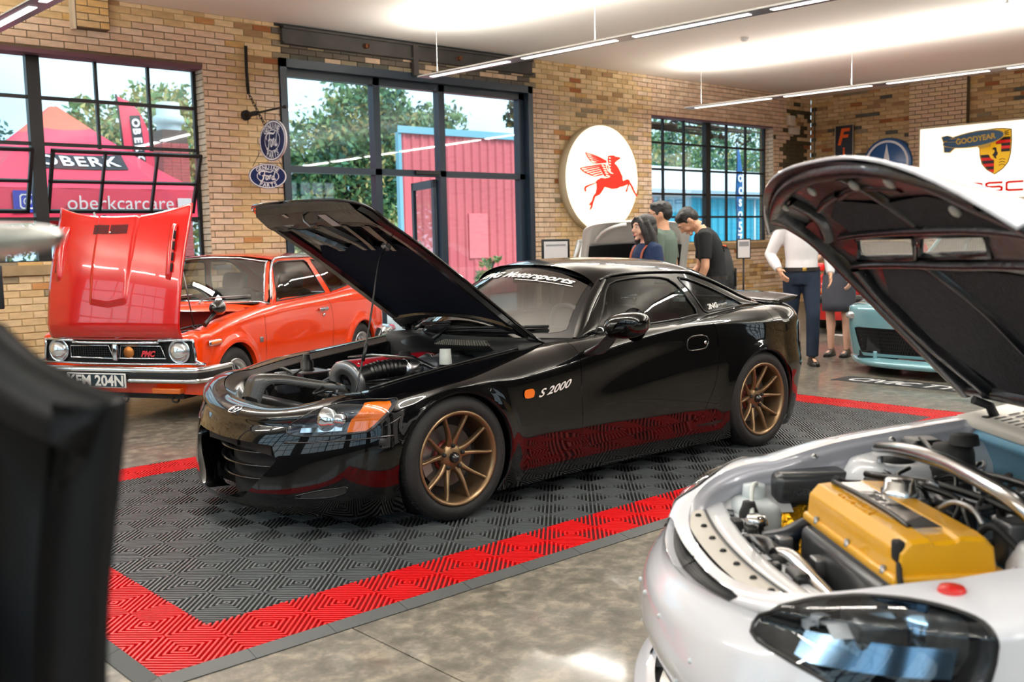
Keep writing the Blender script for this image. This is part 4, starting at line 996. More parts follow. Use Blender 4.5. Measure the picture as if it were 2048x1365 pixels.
# doors (own panel, real gap), fuel lid
for sgn in (1, -1):
    Ud, Vd = np.meshgrid(np.arange(-0.80, 0.40, 0.02), np.concatenate([np.linspace(0.18, 1, 26), np.linspace(1, 2, 15)[1:]]), indexing='ij')
    d = patch(s2_surf, Ud, Vd, keep=inset(doorp, 0.0012))
    if sgn < 0: flip_y(d)
    do = d.build('door', 'paint_black', car)
    # handle: recessed bowl and flap
    hp = [(-.509, .864), (-.534, .918), (-.645, .922), (-.686, .886), (-.679, .844), (-.645, .812), (-.526, .812)]
    cs, cv = np.mean(hp, axis=0); rg = [s2_surf(np.array(a), np.array(b)) for a, b in spl(hp, 4, True)]
    hm = MB(); hm.tube([tuple(p+np.array([0, 0.001, 0])) for p in rg], 0.0045, 6, closed=True)
    hm.grid([[tuple(p) for p in rg]]+[[tuple(p*0.6+np.mean(rg, axis=0)*0.4-np.array([0, 0.006, 0])) for p in rg]]+[[tuple(np.mean(rg, axis=0)-np.array([0, 0.008, 0]))]*len(rg)], closev=True)
    if sgn < 0: flip_y(hm)
    hm.build('door_handle', 'gloss_black', do)
    km = MB(); k = s2_surf(np.array(-.664), np.array(.862)); km.lathe([(0, 0.004), (0.009, 0.003), (0.011, 0)], 12, 'y', (k[0], k[1], k[2])); 
    if sgn < 0: flip_y(km)
    km.build('key_lock', 'chrome', do)
    fl = patch(s2_surf, *np.meshgrid(np.arange(-1.52, -1.31, 0.01), np.linspace(.9, 1.7, 18), indexing='ij'), keep=inset(fuelp, 0.001))
    if sgn > 0: fl.build('fuel_lid', 'paint_black', car)
    else: flip_y(fl).build('rear_panel', 'paint_black', car)
# rear lamps
for sgn in (1, -1):
    t_ = patch(lambda s, v: s2_surf(s, v)*np.array([1.004, 1.004, 1]), *np.meshgrid(np.linspace(-2.0, -1.60, 16), np.linspace(.62, 1.15, 12), indexing='ij'), keep=[(-1.70, .70), (-1.66, .92), (-1.70, 1.10), (-1.95, 1.12), (-1.97, .72)])
    if sgn < 0: flip_y(t_)
    t_.build('tail_lamp', 'tail_red', car)
# deck, trunk and ducktail
P = []
for x in np.linspace(-1.22, -1.90, 16):
    yb = float(S2ye(max(x, -1.5)))*(1 if x > -1.5 else math.cos(math.asin(min(1, (-1.45-x)/0.47)**(1/0.7)) if x < -1.46 else 0)**0.62) if x > -1.89 else 0.35
    yb = max(yb, 0.30); ze = float(S2ze(max(x, -1.5)))
    P.append([(x, u*yb, ze+0.02*(1-u*u)) for u in np.linspace(-1, 1, 17)])
mb = MB(); mb.grid(P, flip=True); mb.build('boot_lid', 'paint_black', car)
P = []
for u in np.linspace(-1, 1, 25):
    y = u*0.665; k = 1-abs(u)**3; x1 = -1.86-0.10*k; zt = 0.918+0.018*k
    P.append([(-1.52-0.03*k, y, 0.888+0.014*k), (-1.66-0.05*k, y, 0.902+0.014*k), (x1+0.04, y, zt), (x1, y, zt+0.004), (x1-0.002, y, zt-0.010), (x1+0.06, y*0.995, zt-0.028), (-1.66-0.04*k, y*0.99, 0.878)])
mb = MB(); mb.grid(P, closev=True); n = 7; b = len(mb.v)-25*n
mb.f += [tuple(b+i for i in range(n)), tuple(b+24*n+i for i in reversed(range(n)))]; mb.mi += [0, 0]; mb.sm += [False, False]
mb.build('boot_spoiler', 'paint_black', car)

# ---- greenhouse
RYe = pch([-1.5, -1.35, -1.2, -1.0, -0.8, -0.4, -0.1, 0.0, 0.1, 0.25], [0.605, 0.585, 0.565, 0.55, 0.545, 0.54, 0.525, 0.565, 0.62, 0.685])
RZe = pch([-1.5, -1.35, -1.2, -1.0, -0.8, -0.4, -0.2, -0.1, 0.0, 0.1, 0.25], [0.885, 0.935, 1.0, 1.072, 1.118, 1.128, 1.118, 1.092, 1.01, 0.922, 0.803])
RZc = pch([-1.62, -1.5, -1.35, -1.2, -1.0, -0.8, -0.4, -0.2, 0.0], [0.905, 0.955, 1.03, 1.095, 1.165, 1.205, 1.218, 1.207, 1.175])
def gh(x, t):
    x = np.asarray(x, float); yb, zb = S2ye(x), S2ze(x); y1, z1 = RYe(x), np.maximum(RZe(x), zb+0.004); b = 0.018*np.sin(PI*np.clip(t, 0, 1))
    return np.stack([x, yb+(y1-yb)*t+b, zb+(z1-zb)*t], -1)
def gt(x, z): zb = float(S2ze(x)); return (z-zb)/max(0.004, float(RZe(x))-zb)
gF = [(.115, .822), (.02, .90), (-.10, 1.035), (-.17, 1.082), (-.3, 1.098), (-.45, 1.102), (-.58, 1.094), (-.66, 1.07), (-.71, 1.0), (-.745, .92), (-.765, .866), (-.5, .846), (-.1, .833)]
gQ = [(-.735, 1.088), (-.85, 1.062), (-1.0, 1.012), (-1.15, .945), (-1.27, .892), (-1.1, .884), (-.865, .868), (-.825, .90), (-.775, 1.0)]
gFt = [(x, gt(x, z)) for x, z in spl(gF, 3, True)]; gQt = [(x, gt(x, z)) for x, z in spl(gQ, 3, True)]
Ug, Vg = np.meshgrid(np.linspace(-1.5, 0.25, 110), np.linspace(0, 1, 26), indexing='ij')
g = patch(gh, Ug, Vg, cuts=[gFt, gQt]); g.build('side_pillars', 'paint_black', car); g = flip_y(patch(gh, Ug, Vg, cuts=[gFt, gQt])); g.build('side_pillars', 'paint_black', car)
for sgn in (1, -1):
    for poly, nm, mt in ((gFt, 'side_window', 'tinted'), (gQt, 'quarter_window', 'smoked')):
        q = patch(lambda x, t: gh(x, t)-np.array([0, 0.006, 0]), Ug, Vg, keep=poly)
        if sgn < 0: flip_y(q)
        go = q.build(nm, mt, car)
        r = MB(); r.tube([tuple(gh(np.array(a), np.array(b))+np.array([0, 0.001, 0])) for a, b in poly[::2]], 0.006, 6, closed=True)
        if sgn < 0: flip_y(r)
        r.build('window_seal', 'rubber_gloss', go)
        if nm == 'quarter_window' and sgn > 0:
            text_obj('decal', 'KING', go, 'white_print', frame((-.93, 0.672, .905), (-1, 0.05, 0.10), (0, -0.4, 1)), size=0.045, bold=0.002)
            text_obj('decal', 'Motorsports', go, 'white_print', frame((-1.025, 0.668, .910), (-1, 0.05, 0.10), (0, -0.4, 1)), size=0.022, shear=0.3)
    # drip rail highlight along the hardtop
    r = MB(); r.tube([(x, float(RYe(x))+0.006, float(RZe(x))+0.004) for x in np.linspace(-.1, -1.42, 30)], 0.008, 6)
    if sgn < 0: flip_y(r)
    r.build('drip_rail', 'gloss_black', car)
# roof skin
P = []
xs = np.linspace(-0.06, -1.50, 40)
for x in xs:
    row = []
    for u in np.linspace(-1, 1, 29):
        ze, zc = float(RZe(x)), float(RZc(x)); xx = x+0.05*(1-u*u)*np.clip((x+0.3)/0.24, 0, 1)-0.10*(1-u*u)*np.clip((-1.2-x)/0.3, 0, 1)
        row.append((xx, u*(float(RYe(x))+0.004), ze+(zc-ze)*(1-abs(u)**3.0)**0.75))
    P.append(row)
mb = MB(); mb.grid(P, flip=True); mb.build('hardtop', 'paint_black', car)
# rear glass inlay
def rg_(x, u): 
    ze, zc = RZe(x), RZc(x); return np.stack([x-0.10*(1-u*u)*np.clip((-1.2-x)/0.3, 0, 1)-0.004, u*(RYe(x)), ze+(zc-ze)*(1-np.abs(u)**3)**0.75+0.006], -1)
q = patch(rg_, *np.meshgrid(np.linspace(-1.06, -1.46, 14), np.linspace(-.74, .74, 15), indexing='ij')); q.build('rear_window', 'smoked', car)
# windscreen
def ws(u, t):
    u = np.asarray(u, float); xb = 0.235+0.39*(1-np.abs(u)**2.0); zb = 0.80+0.012*(1-u*u); yb = 0.672*u
    xt = -0.115+0.105*(1-np.abs(u)**2.2); zt = 1.093+0.080*(1-np.abs(u)**2.4); yt = 0.505*u; bow = np.sin(PI*np.clip(t, 0, 1))
    return np.stack([xb+(xt-xb)*t+0.018*bow, yb+(yt-yb)*t, zb+(zt-zb)*t+0.016*bow], -1)
Uw, Vw = np.meshgrid(np.linspace(-1, 1, 41), np.linspace(0, 1, 18), indexing='ij')
fr_in = [(-.94, .10), (-.94, .92), (-.88, .95), (.88, .95), (.94, .92), (.94, .10), (.86, .065), (-.86, .065)]
q = patch(ws, Uw, Vw, cuts=[fr_in]); q.build('screen_frame', 'gloss_black', car)
q = patch(lambda u, t: ws(u, t)+np.array([0.002, 0, 0.002]), Uw, Vw, keep=fr_in); wso = q.build('windscreen', 'screen_bright', car)
for sgn in (1, -1):
    P = []
    for t in np.linspace(-0.02, 1.02, 16):
        a = ws(np.array(0.985*1.0), np.array(t)); xg = 0.245+(-0.125-0.245)*t; b = np.array([xg-0.02, float(RYe(xg)), float(RZe(xg))]) if False else np.array([a[0]-0.075, a[1]+0.03, a[2]-0.005])
        P.append([tuple(a+np.array([-0.004, -0.005, 0])), tuple(a+np.array([0.008, 0.012, 0.012])), tuple((a+b)/2+np.array([0.012, 0.022, 0.012])), tuple(b)])
    mb = MB(); mb.grid(P)
    if sgn < 0: flip_y(mb)
    mb.build('windscreen_pillar', 'paint_black', car)
def ws_text(nm, txt, u0, u1, t, h, **kw):
    v, f = text_mesh(txt, 1.0, **kw); w = v[:, 0].max()-v[:, 0].min(); hh = v[:, 1].max()-v[:, 1].min()
    uu = (u0+u1)/2-(v[:, 0]/w)*(u1-u0)*-1; tt = t+(v[:, 1]/hh)*h
    p = ws(uu, tt)+np.array([0.006, 0, 0.005]); mb = MB(); mb.add(p, f, False); mb.build(nm, 'white_print', wso)
# seen from the front the reading direction runs towards +y
ws_text('banner_lettering', 'KING', -.66, -.18, .845, .105, bold=0.05, shear=0.15)
ws_text('banner_lettering', 'Motorsports', -.12, .82, .838, .118, bold=0.03, shear=0.35)
uu, tt = np.meshgrid(np.linspace(.14, .83, 12), np.array([.772, .780]), indexing='ij'); mb = MB(); mb.grid(ws(uu, tt)+np.array([0.006, 0, 0.005])); mb.build('banner_line', 'white_print', wso)
# cowl, grille and wipers
P = [[(float(ws(np.array(u), np.array(0.0))[0])+o, float(ws(np.array(u), np.array(0.0))[1]), 0.80+z) for o, z in ((-.01, 0.002), (.03, -0.01), (.10, -0.025), (.16, -0.05))] for u in np.linspace(-1, 1, 31)]
mb = MB(); mb.grid(P); mb.build('cowl_panel', 'plastic_black', car)
defm('mesh_grey', rgb(120, 116, 108), 0.6, 0.3)
mb = MB()
for i in range(34):
    for j in range(5): 
        y = 0.06+i*0.014; x = float(ws(np.array(y/0.672), np.array(0.))[0])+0.035+j*0.016; mb.box((x, y, 0.786-j*0.004), (x+0.011, y+0.009, 0.793-j*0.004))
stuff(mb.build('cowl_grille', 'mesh_grey', car))
for y0, y1 in ((0.02, 0.56), (-0.52, 0.0)):
    wm = MB(); p = [tuple(ws(np.array(y/0.66), np.array(0.045+0.02*k))+np.array([0.02, 0, 0.016])) for k, y in enumerate(np.linspace(y0, y1, 5))]
    wm.tube(p, 0.008, 6); wm.tube([p[0], (p[0][0]+0.08, p[0][1]-0.02, 0.79)], 0.012, 6); wm.tube([(q[0]+0.008, q[1], q[2]-0.012) for q in p], 0.006, 6); wm.build('wiper', 'plastic_black', car)

# ---- cabin
mb = MB(); mb.box((-1.25, -0.70, 0.2), (0.55, 0.70, 0.26)); mb.box((-1.25, -0.70, 0.26), (-1.15, 0.70, 0.86)); mb.build('cabin_floor', 'cabin', car)
dash = MB(); dash.rbox((0.02, -0.66, 0.55), (0.62, 0.66, 0.795), 0.06); dash.rbox((-0.05, 0.18, 0.70), (0.12, 0.52, 0.83), 0.04); dash.build('dashboard', 'cabin', car)
seat_mb(-0.42, 0.34, 0.26, 0.48, 0.78).build('driver_seat', 'seat_red', car); seat_mb(-0.42, -0.34, 0.26, 0.48, 0.78).build('passenger_seat', 'seat_dark', car)
steering_mb((-0.06, 0.35, 0.80), 0.17, 0.4).build('steering_wheel', 'steel', car)
for y in (0.34, -0.34):
    rb = MB(); rb.tube([(-0.92, y-0.16, 0.7), (-0.92, y-0.16, 0.98), (-0.92, y-0.10, 1.03), (-0.92, y+0.10, 1.03), (-0.92, y+0.16, 0.98), (-0.92, y+0.16, 0.7)], 0.022, 8); rb.build('roll_hoop', 'plastic_black', car)
rm = MB(); rm.rbox((-0.02, -0.11, 1.07), (0.01, 0.11, 1.125), 0.012); rm.tube([(0, 0, 1.12), (0.02, 0, 1.16)], 0.008); rm.build('interior_mirror', 'plastic_black', car)

# ---- door mirrors
for sgn in (1, -1):
    hd = MB(); P = []
    for k in range(15):
        a = -PI/2+PI*k/14; r = max(0.02, math.cos(a))**0.55; x = 0.155+0.085*math.sin(a); P.append([(x, 0.975+0.135*r*math.copysign(abs(math.cos(t))**0.8, math.cos(t)), 0.878+0.070*r*math.copysign(abs(math.sin(t))**0.8, math.sin(t))+0.018*math.cos(t)) for t in np.linspace(0, 2*PI, 24, endpoint=False)])
    hd.grid(P, closev=True)
    st = MB(); st.grid([[(0.21+0.060*math.cos(t)*k+dx, y+0.020*math.sin(t), z+0.030*math.sin(t)*k) for t in np.linspace(0, 2*PI, 16, endpoint=False)] for (dx, y, z, k) in ((0.02, 0.78, 0.715, 1.5), (0.02, 0.825, 0.735, 1.35), (0.0, 0.872, 0.775, 1.0), (-0.03, 0.905, 0.83, 0.85), (-0.04, 0.93, 0.86, 0.8))], closev=True)
    gl = MB(); gl.lathe([(0, 0.0), (0.085, 0.0), (0.09, 0.006)], 20, 'x', (0.09, 0.975, 0.878))
    for m_ in (hd, st, gl):
        if sgn < 0: flip_y(m_)
    mo = hd.build('door_mirror', 'paint_black', car); st.build('mirror_stalk', 'gloss_black', mo); gl.build('mirror_glass', 'chrome', mo)

# ---- lamps
defm('lamp_black', rgb(70, 76, 84), 0.3, 0.5); 
amb = [(1.835, .868), (1.82, .99), (1.75, 1.25), (1.66, 1.55), (1.55, 1.53), (1.498, 1.45), (1.508, 1.30), (1.60, 1.01), (1.70, .885), (1.726, .868)]
for sgn in (1, -1):
    Uh, Vh = np.meshgrid(np.linspace(1.46, 2.16, 44), np.linspace(.82, 1.72, 26), indexing='ij')
    def cup(s, v, d):
        P = s2_surf(s, v); c = np.array([1.72, 0.66, 0.54]); return c+(P-c)*(1-d)+np.array([-0.05*d, -0.08*d, -0.02*d])
    hb = patch(lambda s, v: cup(s, v, .28), Uh, Vh, keep=HL); hb2 = [s2_surf(np.array(a), np.array(b)) for a, b in HL]; hb3 = [cup(np.array(a), np.array(b), .28) for a, b in HL]
    hb.grid([[tuple(a), tuple(b)] for a, b in zip(hb2+hb2[:1], hb3+hb3[:1])])
    if sgn < 0: flip_y(hb)
    ho = hb.build('headlamp', 'lamp_black', car)
    ln = patch(lambda s, v: s2_surf(s, v)+np.array([0.001, 0.001, 0.001]), Uh, Vh, keep=HL)
    if sgn < 0: flip_y(ln)
    ln.build('lamp_lens', 'lens_clear', ho)
    am = patch(lambda s, v: cup(s, v, .07), Uh, Vh, keep=amb)
    if sgn < 0: flip_y(am)
    am.build('turn_lamp', 'amber', ho)
    for (s_, v_, r) in ((1.97, 1.16, 0.058), (1.885, 1.05, 0.036)):
        c = cup(np.array(s_), np.array(v_), .16); pr = MB(); pr.lathe([(0, 0.026), (r*0.45, 0.022), (r*0.8, 0.010), (r, -0.004), (r*1.05, -0.03), (r*0.8, -0.05)], 24, 'x'); R = Matrix.Translation(Vector(c)) @ Matrix.Rotation(0.35, 4, 'Z') @ Matrix.Rotation(-0.25, 4, 'Y'); pr.xf(R)
        if sgn < 0: flip_y(pr)
        pr.build('projector', 'chrome', ho)
    rf = MB(); c = cup(np.array(1.96), np.array(.95), .10)
    rf.grid([[tuple(cup(np.array(s_), np.array(v_), .14)) for s_ in np.linspace(1.86, 2.10, 9)] for v_ in (.885, .94)])
    if sgn < 0: flip_y(rf)
    rf.build('reflector_strip', 'chrome', ho)
    rim = MB(); rim.tube([tuple(p) for p in [s2_surf(np.array(a), np.array(b)) for a, b in spl(HL, 3, True)]], 0.0035, 5, closed=True)
    if sgn < 0: flip_y(rim)
    rim.build('lamp_seal', 'rubber_gloss', ho)
    # side marker on the wing
    mk = patch(lambda s, v: s2_surf(s, v)+np.array([0, 0.006, 0]), *np.meshgrid(np.linspace(.70, .79, 8), np.linspace(.83, .95, 6), indexing='ij'), keep=spl([(.778, .895), (.771, .93), (.74, .935), (.708, .922), (.708, .87), (.716, .85), (.75, .848), (.772, .858)], 2, True))
    if sgn < 0: flip_y(mk)
    mk.build('side_marker', 'amber', car)
# name on the wing, lying on the panel
v, f = text_mesh('S 2000', 0.066, shear=0.5, bold=0.0015); w_ = np.ptp(v[:, 0]); h_ = np.ptp(v[:, 1])
ss = .553-(v[:, 0]/w_)*.245; dz = v[:, 1]/h_*.040+.012*(v[:, 0]/w_)
pp = s2_surf(ss, .880+dz/(S2zc(ss)-.105))+np.array([0, .003, 0]); mb = MB(); mb.add(pp, f, False); mb.build('wing_badge', 'white_print', car)
# nose emblem
def nose(s_, v_, off=0.004): p = s2_surf(np.array(s_), np.array(v_)); return p+np.array([off, 0, off*1.5])
em = MB(); c = s2_surf(np.array(2.52), np.array(1.42)); F = frame((c[0], 0, c[2]+0.004), (0, 1, 0), (-0.80, 0, 0.32))
for pts in ([(-.030, -.026), (-.036, .024), (.036, .024), (.030, -.026)],): em.tube([(x, y, 0) for x, y in spl(pts, 4, True)], 0.0035, 6, closed=True)
for sg in (-1, 1): em.tube([(sg*.022, .020, 0.002), (sg*.016, 0, 0.003), (sg*.018, -.022, 0.002)], 0.0045, 6)
em.tube([(-.016, -.001, 0.002), (.016, -.001, 0.002)], 0.004, 6); em.xf(F); em.build('nose_emblem', 'chrome', car)

# ---- mouth insert: bars, net, tow points
mb = MB(); P = [[(1.86-0.32*abs(u)**2, u*0.60, z) for u in np.linspace(-1, 1, 13)] for z in (0.10, 0.46)]; mb.grid(P); mb.build('grille_back', 'matte_black', car)
for k, z in enumerate((0.225, 0.29, 0.355)):
    mb = MB(); P = []
    for u in np.linspace(-1, 1, 21): 
        x = 1.915-0.26*abs(u)**2.2; y = u*(0.50 if k else 0.44); P.append([(x, y, z+0.02*abs(u)**2), (x+0.014, y, z-0.004+0.02*abs(u)**2), (x-0.04, y, z-0.008+0.02*abs(u)**2)])
    mb.grid(P, closev=True); mb.build('grille_bar', 'gloss_black', car)
mb = MB(); mb.box((1.84, 0.02, 0.36), (1.89, 0.34, 0.42)); mb.box((1.84, -0.34, 0.36), (1.89, -0.02, 0.42)); mb.build('intercooler_duct', 'matte_black', car)
# bumper crease line above the mouth and lower side duct
for sgn in (1, -1):
    for pl, r in (([(1.56, .80), (1.75, .80), (1.95, .80), (2.14, .795)], 0.004), ([(1.50, .955), (1.62, .90)], 0.0025)):
        mb = MB(); mb.tube([tuple(s2_surf(np.array(a), np.array(b))+np.array([.001, .001, 0])) for a, b in spl(pl, 6)], r, 5)
        if sgn < 0: flip_y(mb)
        mb.build('bumper_seam', 'gloss_black', car)
    dp = [(2.07, .201), (1.962, .285), (1.87, .315), (1.819, .322), (1.832, .261), (1.927, .212)]
    mb = patch(lambda s, v: s2_surf(s, v)+np.array([.002, .002, 0]), *np.meshgrid(np.linspace(1.80, 2.09, 16), np.linspace(.18, .34, 10), indexing='ij'), keep=dp); rim = [s2_surf(np.array(a), np.array(b)) for a, b in spl(dp, 3, True)]
    if sgn < 0: flip_y(mb)
    do = mb.build('side_duct', 'matte_black', car); mb = MB(); mb.tube([tuple(p) for p in rim], 0.004, 5, closed=True)
    if sgn < 0: flip_y(mb)
    mb.build('duct_rim', 'paint_black', do)

# ---- underbody and wheel wells
mb = MB(); mb.box((-1.72, -0.60, 0.115), (1.80, 0.60, 0.16)); mb.box((-0.83, -0.80, 0.115), (0.83, 0.80, 0.16))
for (c, R) in (ARF, ARR):
    for sg in (1, -1): mb.grid([[(c+(R-0.004)*math.cos(a), sg*y, WZ+(R-0.004)*math.sin(a)) for y in (0.52, 0.80)] for a in np.linspace(-0.6, PI+0.6, 18)]); mb.add([(c+R*math.cos(a), sg*0.52, WZ+R*math.sin(a)) for a in np.linspace(-0.6, PI+0.6, 18)], [tuple(range(18))], False)
mb.build('underbody', 'matte_black', car)
ws10 = wheel_ten_spoke(0.300, 0.22, 0.222)
for x, sg in ((1.19, 1), (-1.19, 1), (1.19, -1), (-1.19, -1)): ws10.put(car, (x, sg*0.862, 0.3155), sg)

# ---- engine bay
edge = [(x, float(S2ye(x))-0.004, float(S2ze(x))-0.004) for x in np.linspace(0.42, 1.52, 18)]
fr_ = [tuple(s2_surf(np.array(s_), np.array(2.0))-np.array([0.004, 0, 0.004])) for s_ in np.linspace(1.52, 2.52, 16)]
near = edge+fr_[1:]; loop = near+[(x, -y, z) for x, y, z in reversed(near[:-1])]
mb = MB()
P = []
for x, y, z in loop: 
    k = 0.035; P.append([(x, y, z), (x-(0.03 if x > 1.55 else 0), y*(1-k/max(.1, abs(y))) if abs(y) > .1 else y, z-0.022), (x-(0.05 if x > 1.55 else 0), y*(1-(k+.03)/max(.1, abs(y))) if abs(y) > .1 else y, z-0.03), (x-(0.08 if x > 1.5 else 0), y*0.86, 0.36)])
mb.grid(P, flip=True); mb.box((0.50, -0.56, 0.30), (1.76, 0.56, 0.36)); mb.add([(0.45, -.62, .36), (0.45, .62, .36), (0.43, .62, .76), (0.43, -.62, .76)], [(0, 1, 2, 3)]); mb.build('engine_bay', 'gloss_black', car)
defm('valve_red', rgb(196, 24, 40), 0.38, coat=0.4, bump=(200, .1)); defm('engine_grey', rgb(70, 74, 80), 0.42, 0.6); defm('hose_black', rgb(11, 12, 14), 0.35); defm('carbon', rgb(36, 34, 32), 0.35, coat=.25); defm('reservoir', rgb(206, 210, 205), 0.45); defm('brass', rgb(190, 150, 70), 0.3, 0.9)
nt = M['carbon'].node_tree; ck = nt.nodes.new('ShaderNodeTexChecker'); tc = nt.nodes.new('ShaderNodeTexCoord'); ck.inputs['Scale'].default_value = 160; ck.inputs['Color1'].default_value = rgb(58, 54, 48); ck.inputs['Color2'].default_value = rgb(18, 17, 16); nt.links.new(tc.outputs['Object'], ck.inputs['Vector']); nt.links.new(ck.outputs['Color'], nt.nodes['Principled BSDF'].inputs['Base Color'])
# engine block with red valve cover lying along the car
mb = MB(); mb.rbox((0.62, -0.20, 0.36), (1.24, 0.12, 0.60), 0.03); eng = mb.build('engine', 'engine_grey', car)
mb = MB(); P = []
for x, k in ((1.255, .9), (1.25, 1), (1.23, 1.04), (0.70, 1.04), (0.66, 1)): P.append([(x, -0.035+y*k, 0.565+z*k) for y, z in ((-.135, 0), (-.13, .055), (-.10, .085), (-.04, .095), (.02, .088), (.05, .07), (.09, .085), (.115, .07), (.125, 0))])
mb.grid(P, flip=True); mb.add(P[0], [tuple(range(9))], False); mb.build('valve_cover', 'valve_red', eng)
mb = MB(); mb.lathe([(0, 0.02), (0.03, 0.02), (0.034, 0)], 14, 'z', (0.86, -0.05, 0.66)); mb.build('oil_cap', 'matte_black', eng)
for i in range(5): mb = MB(); mb.lathe([(0, .01), (.008, .01), (.009, 0)], 6, 'z', (1.20-i*0.12, 0.02, 0.645)); mb.build('cover_bolt', 'chrome', eng)
# intake manifold side (towards the viewer): throttle, plenum, runners
mb = MB(); mb.tube([(0.60, 0.24, .60), (0.98, 0.24, .615)], 0.062, 14); mb.build('plenum', 'engine_grey', eng)
for i in range(4): mb = MB(); mb.tube([(0.66+i*.1, 0.24, .62), (0.66+i*.1, 0.16, .66), (0.66+i*.1, 0.06, .62)], 0.026, 8); mb.build('runner', 'engine_grey', eng)
mb = MB(); mb.lathe([(0.0, .05), (0.048, .05), (.052, 0.02), (.052, -.02), (0.04, -.05)], 18, 'x', (1.03, 0.245, .625)); mb.build('throttle_body', 'alloy', eng)
hs = MB(); hp = spl([(1.06, .245, .635), (1.18, .25, .64), (1.30, .26, .63), (1.40, .27, .615)], 16)
hs.tube(hp, [0.043+(0.006*math.sin(i*1.9) if 8 < i < 34 else 0) for i in range(len(hp))], 16); hs.build('intake_hose', 'hose_black', car)
mb = MB(); mb.lathe([(0.043, 0.0), (0.047, 0), (0.047, 0.015), (0.043, 0.015)], 20, 'x', (1.05, .245, .633)); mb.build('hose_clamp', 'chrome', car)
fl_ = MB(); fl_.lathe([(0.045, 0.0), (0.10, 0.0), (0.112, 0.008), (0.112, 0.032), (0.10, 0.04), (0.05, 0.045), (0.048, 0.02)], 34, 'x'); 
for r in (.062, .074, .086): fl_.lathe([(r-.003, -.001), (r, -.004), (r+.003, -.001)], 34, 'x')
fo = fl_.build('air_filter', 'steel', car); fo.location = (1.41, .27, .60); fo.rotation_euler = (0, 0.15, 0.25)
# carbon intake duct
P = []
for q in spl([(1.70, -0.16, .50), (1.66, -0.15, .60), (1.60, -0.10, .615), (1.52, 0.0, .60), (1.46, .12, .585), (1.42, .24, .58)], 5): P.append([tuple(q+np.array([dx, dy, dz])) for dx, dy, dz in ((.05, -.075, -.03), (.055, -.07, .012), (.05, 0, .02), (.04, .07, .012), (.03, .075, -.03))])
mb = MB(); mb.grid(P); mb.build('intake_duct', 'carbon', car)
# radiator panel, fans, battery, reservoirs, strut towers, hoses
mb = MB(); mb.rbox((1.60, -0.40, .40), (1.66, .42, .555), .012); mb.build('radiator', 'plastic_black', car)
mb = MB(); mb.rbox((1.36, .26, .44), (1.58, .46, .565), .015); mb.rbox((1.40, .30, .56), (1.54, .44, .585), .01); mb.build('fuse_box', 'plastic_black', car)
mb = MB(); mb.rbox((1.42, .06, .52), (1.50, .20, .575), .008); mb.build('relay_cover', 'gloss_black', car)
for (x, y) in ((1.30, -.36),):
    mb = MB(); mb.box((x-.09, y-.10, .585), (x+.09, y+.10, .592)); mb.build('bracket_plate', 'steel', car); mb = MB(); mb.lathe([(0, .09), (.02, .09), (.022, .06), (.035, .05), (.035, .01), (.045, 0)], 14, 'z', (x, y, .592)); mb.build('coolant_valve', 'plastic_black', car)
for sg in (1, -1):
    mb = MB(); mb.lathe([(0, .60), (.04, .605), (.075, .60), (.095, .575), (.10, .40)], 24, 'z', (0.98, sg*.46, 0.0)); mb.build('strut_tower', 'gloss_black', car)
    for k in range(3): mb = MB(); mb.lathe([(0, .628), (.008, .628), (.009, .60)], 6, 'z', (0.98+.05*math.cos(k*2.09), sg*.46+.05*math.sin(k*2.09), 0)); mb.build('strut_nut', 'steel', car)
mb = MB(); mb.tube([(0.98, -.44, .625), (0.98, -.2, .655), (0.98, .2, .672), (0.98, .44, .625)], .013, 8); mb.build('strut_brace', 'gloss_black', car)
mb = MB(); mb.rbox((0.50, .30, .60), (.62, .44, .70), .02); mb.lathe([(0, .73), (.028, .73), (.03, .70)], 14, 'z', (.56, .37, 0)); mb.build('brake_reservoir', 'reservoir', car)
mb = MB(); mb.lathe([(0, .72), (.03, .72), (.034, .66), (.034, .64)], 14, 'z', (.86, .33, 0)); mb.build('power_steering_tank', 'reservoir', car)
rr_ = random.Random(5)
for k in range(16):
    x0, y0 = rr_.uniform(.55, 1.55), rr_.uniform(-.48, .48); pts = [(x0, y0, .56)]
    for j in range(3): pts.append((min(1.62, max(.5, pts[-1][0]+rr_.uniform(-.16, .16))), max(-.5, min(.5, pts[-1][1]+rr_.uniform(-.16, .16))), .575+rr_.uniform(-.03, .05)))
    mb = MB(); mb.tube(spl(pts, 5), rr_.choice((.006, .009, .013)), 7); mb.build('engine_hose', rr_.choice(('hose_black', 'hose_black', 'plastic_black', 'engine_grey')), car)
for k in range(14):
    x, y = rr_.uniform(.55, 1.5), rr_.choice((-1, 1))*rr_.uniform(.18, .48); w, h = rr_.uniform(.02, .05), rr_.uniform(.02, .05)
    mb = MB(); mb.rbox((x-w, y-w, .50), (x+w, y+w, .55+h), .008); mb.build('engine_fitting', rr_.choice(('plastic_black', 'engine_grey', 'alloy', 'steel')), car)
mb = MB(); mb.tube([tuple(s2_surf(np.array(x), np.array(2.0))+np.array([0, -.01, .004])) for x in np.linspace(.6, 1.5, 12)], .006, 6); mb.build('bay_seal', 'rubber_gloss', car)
for o in list(car.children):
    if o.name.split('.')[0] in ('engine', 'intake_hose', 'hose_clamp', 'air_filter', 'intake_duct', 'bracket_plate', 'coolant_valve', 'strut_brace', 'brake_reservoir', 'power_steering_tank', 'engine_hose', 'engine_fitting'): o.location.z += .052
    elif o.name.split('.')[0] in ('fuse_box', 'relay_cover'): o.location.z += .022

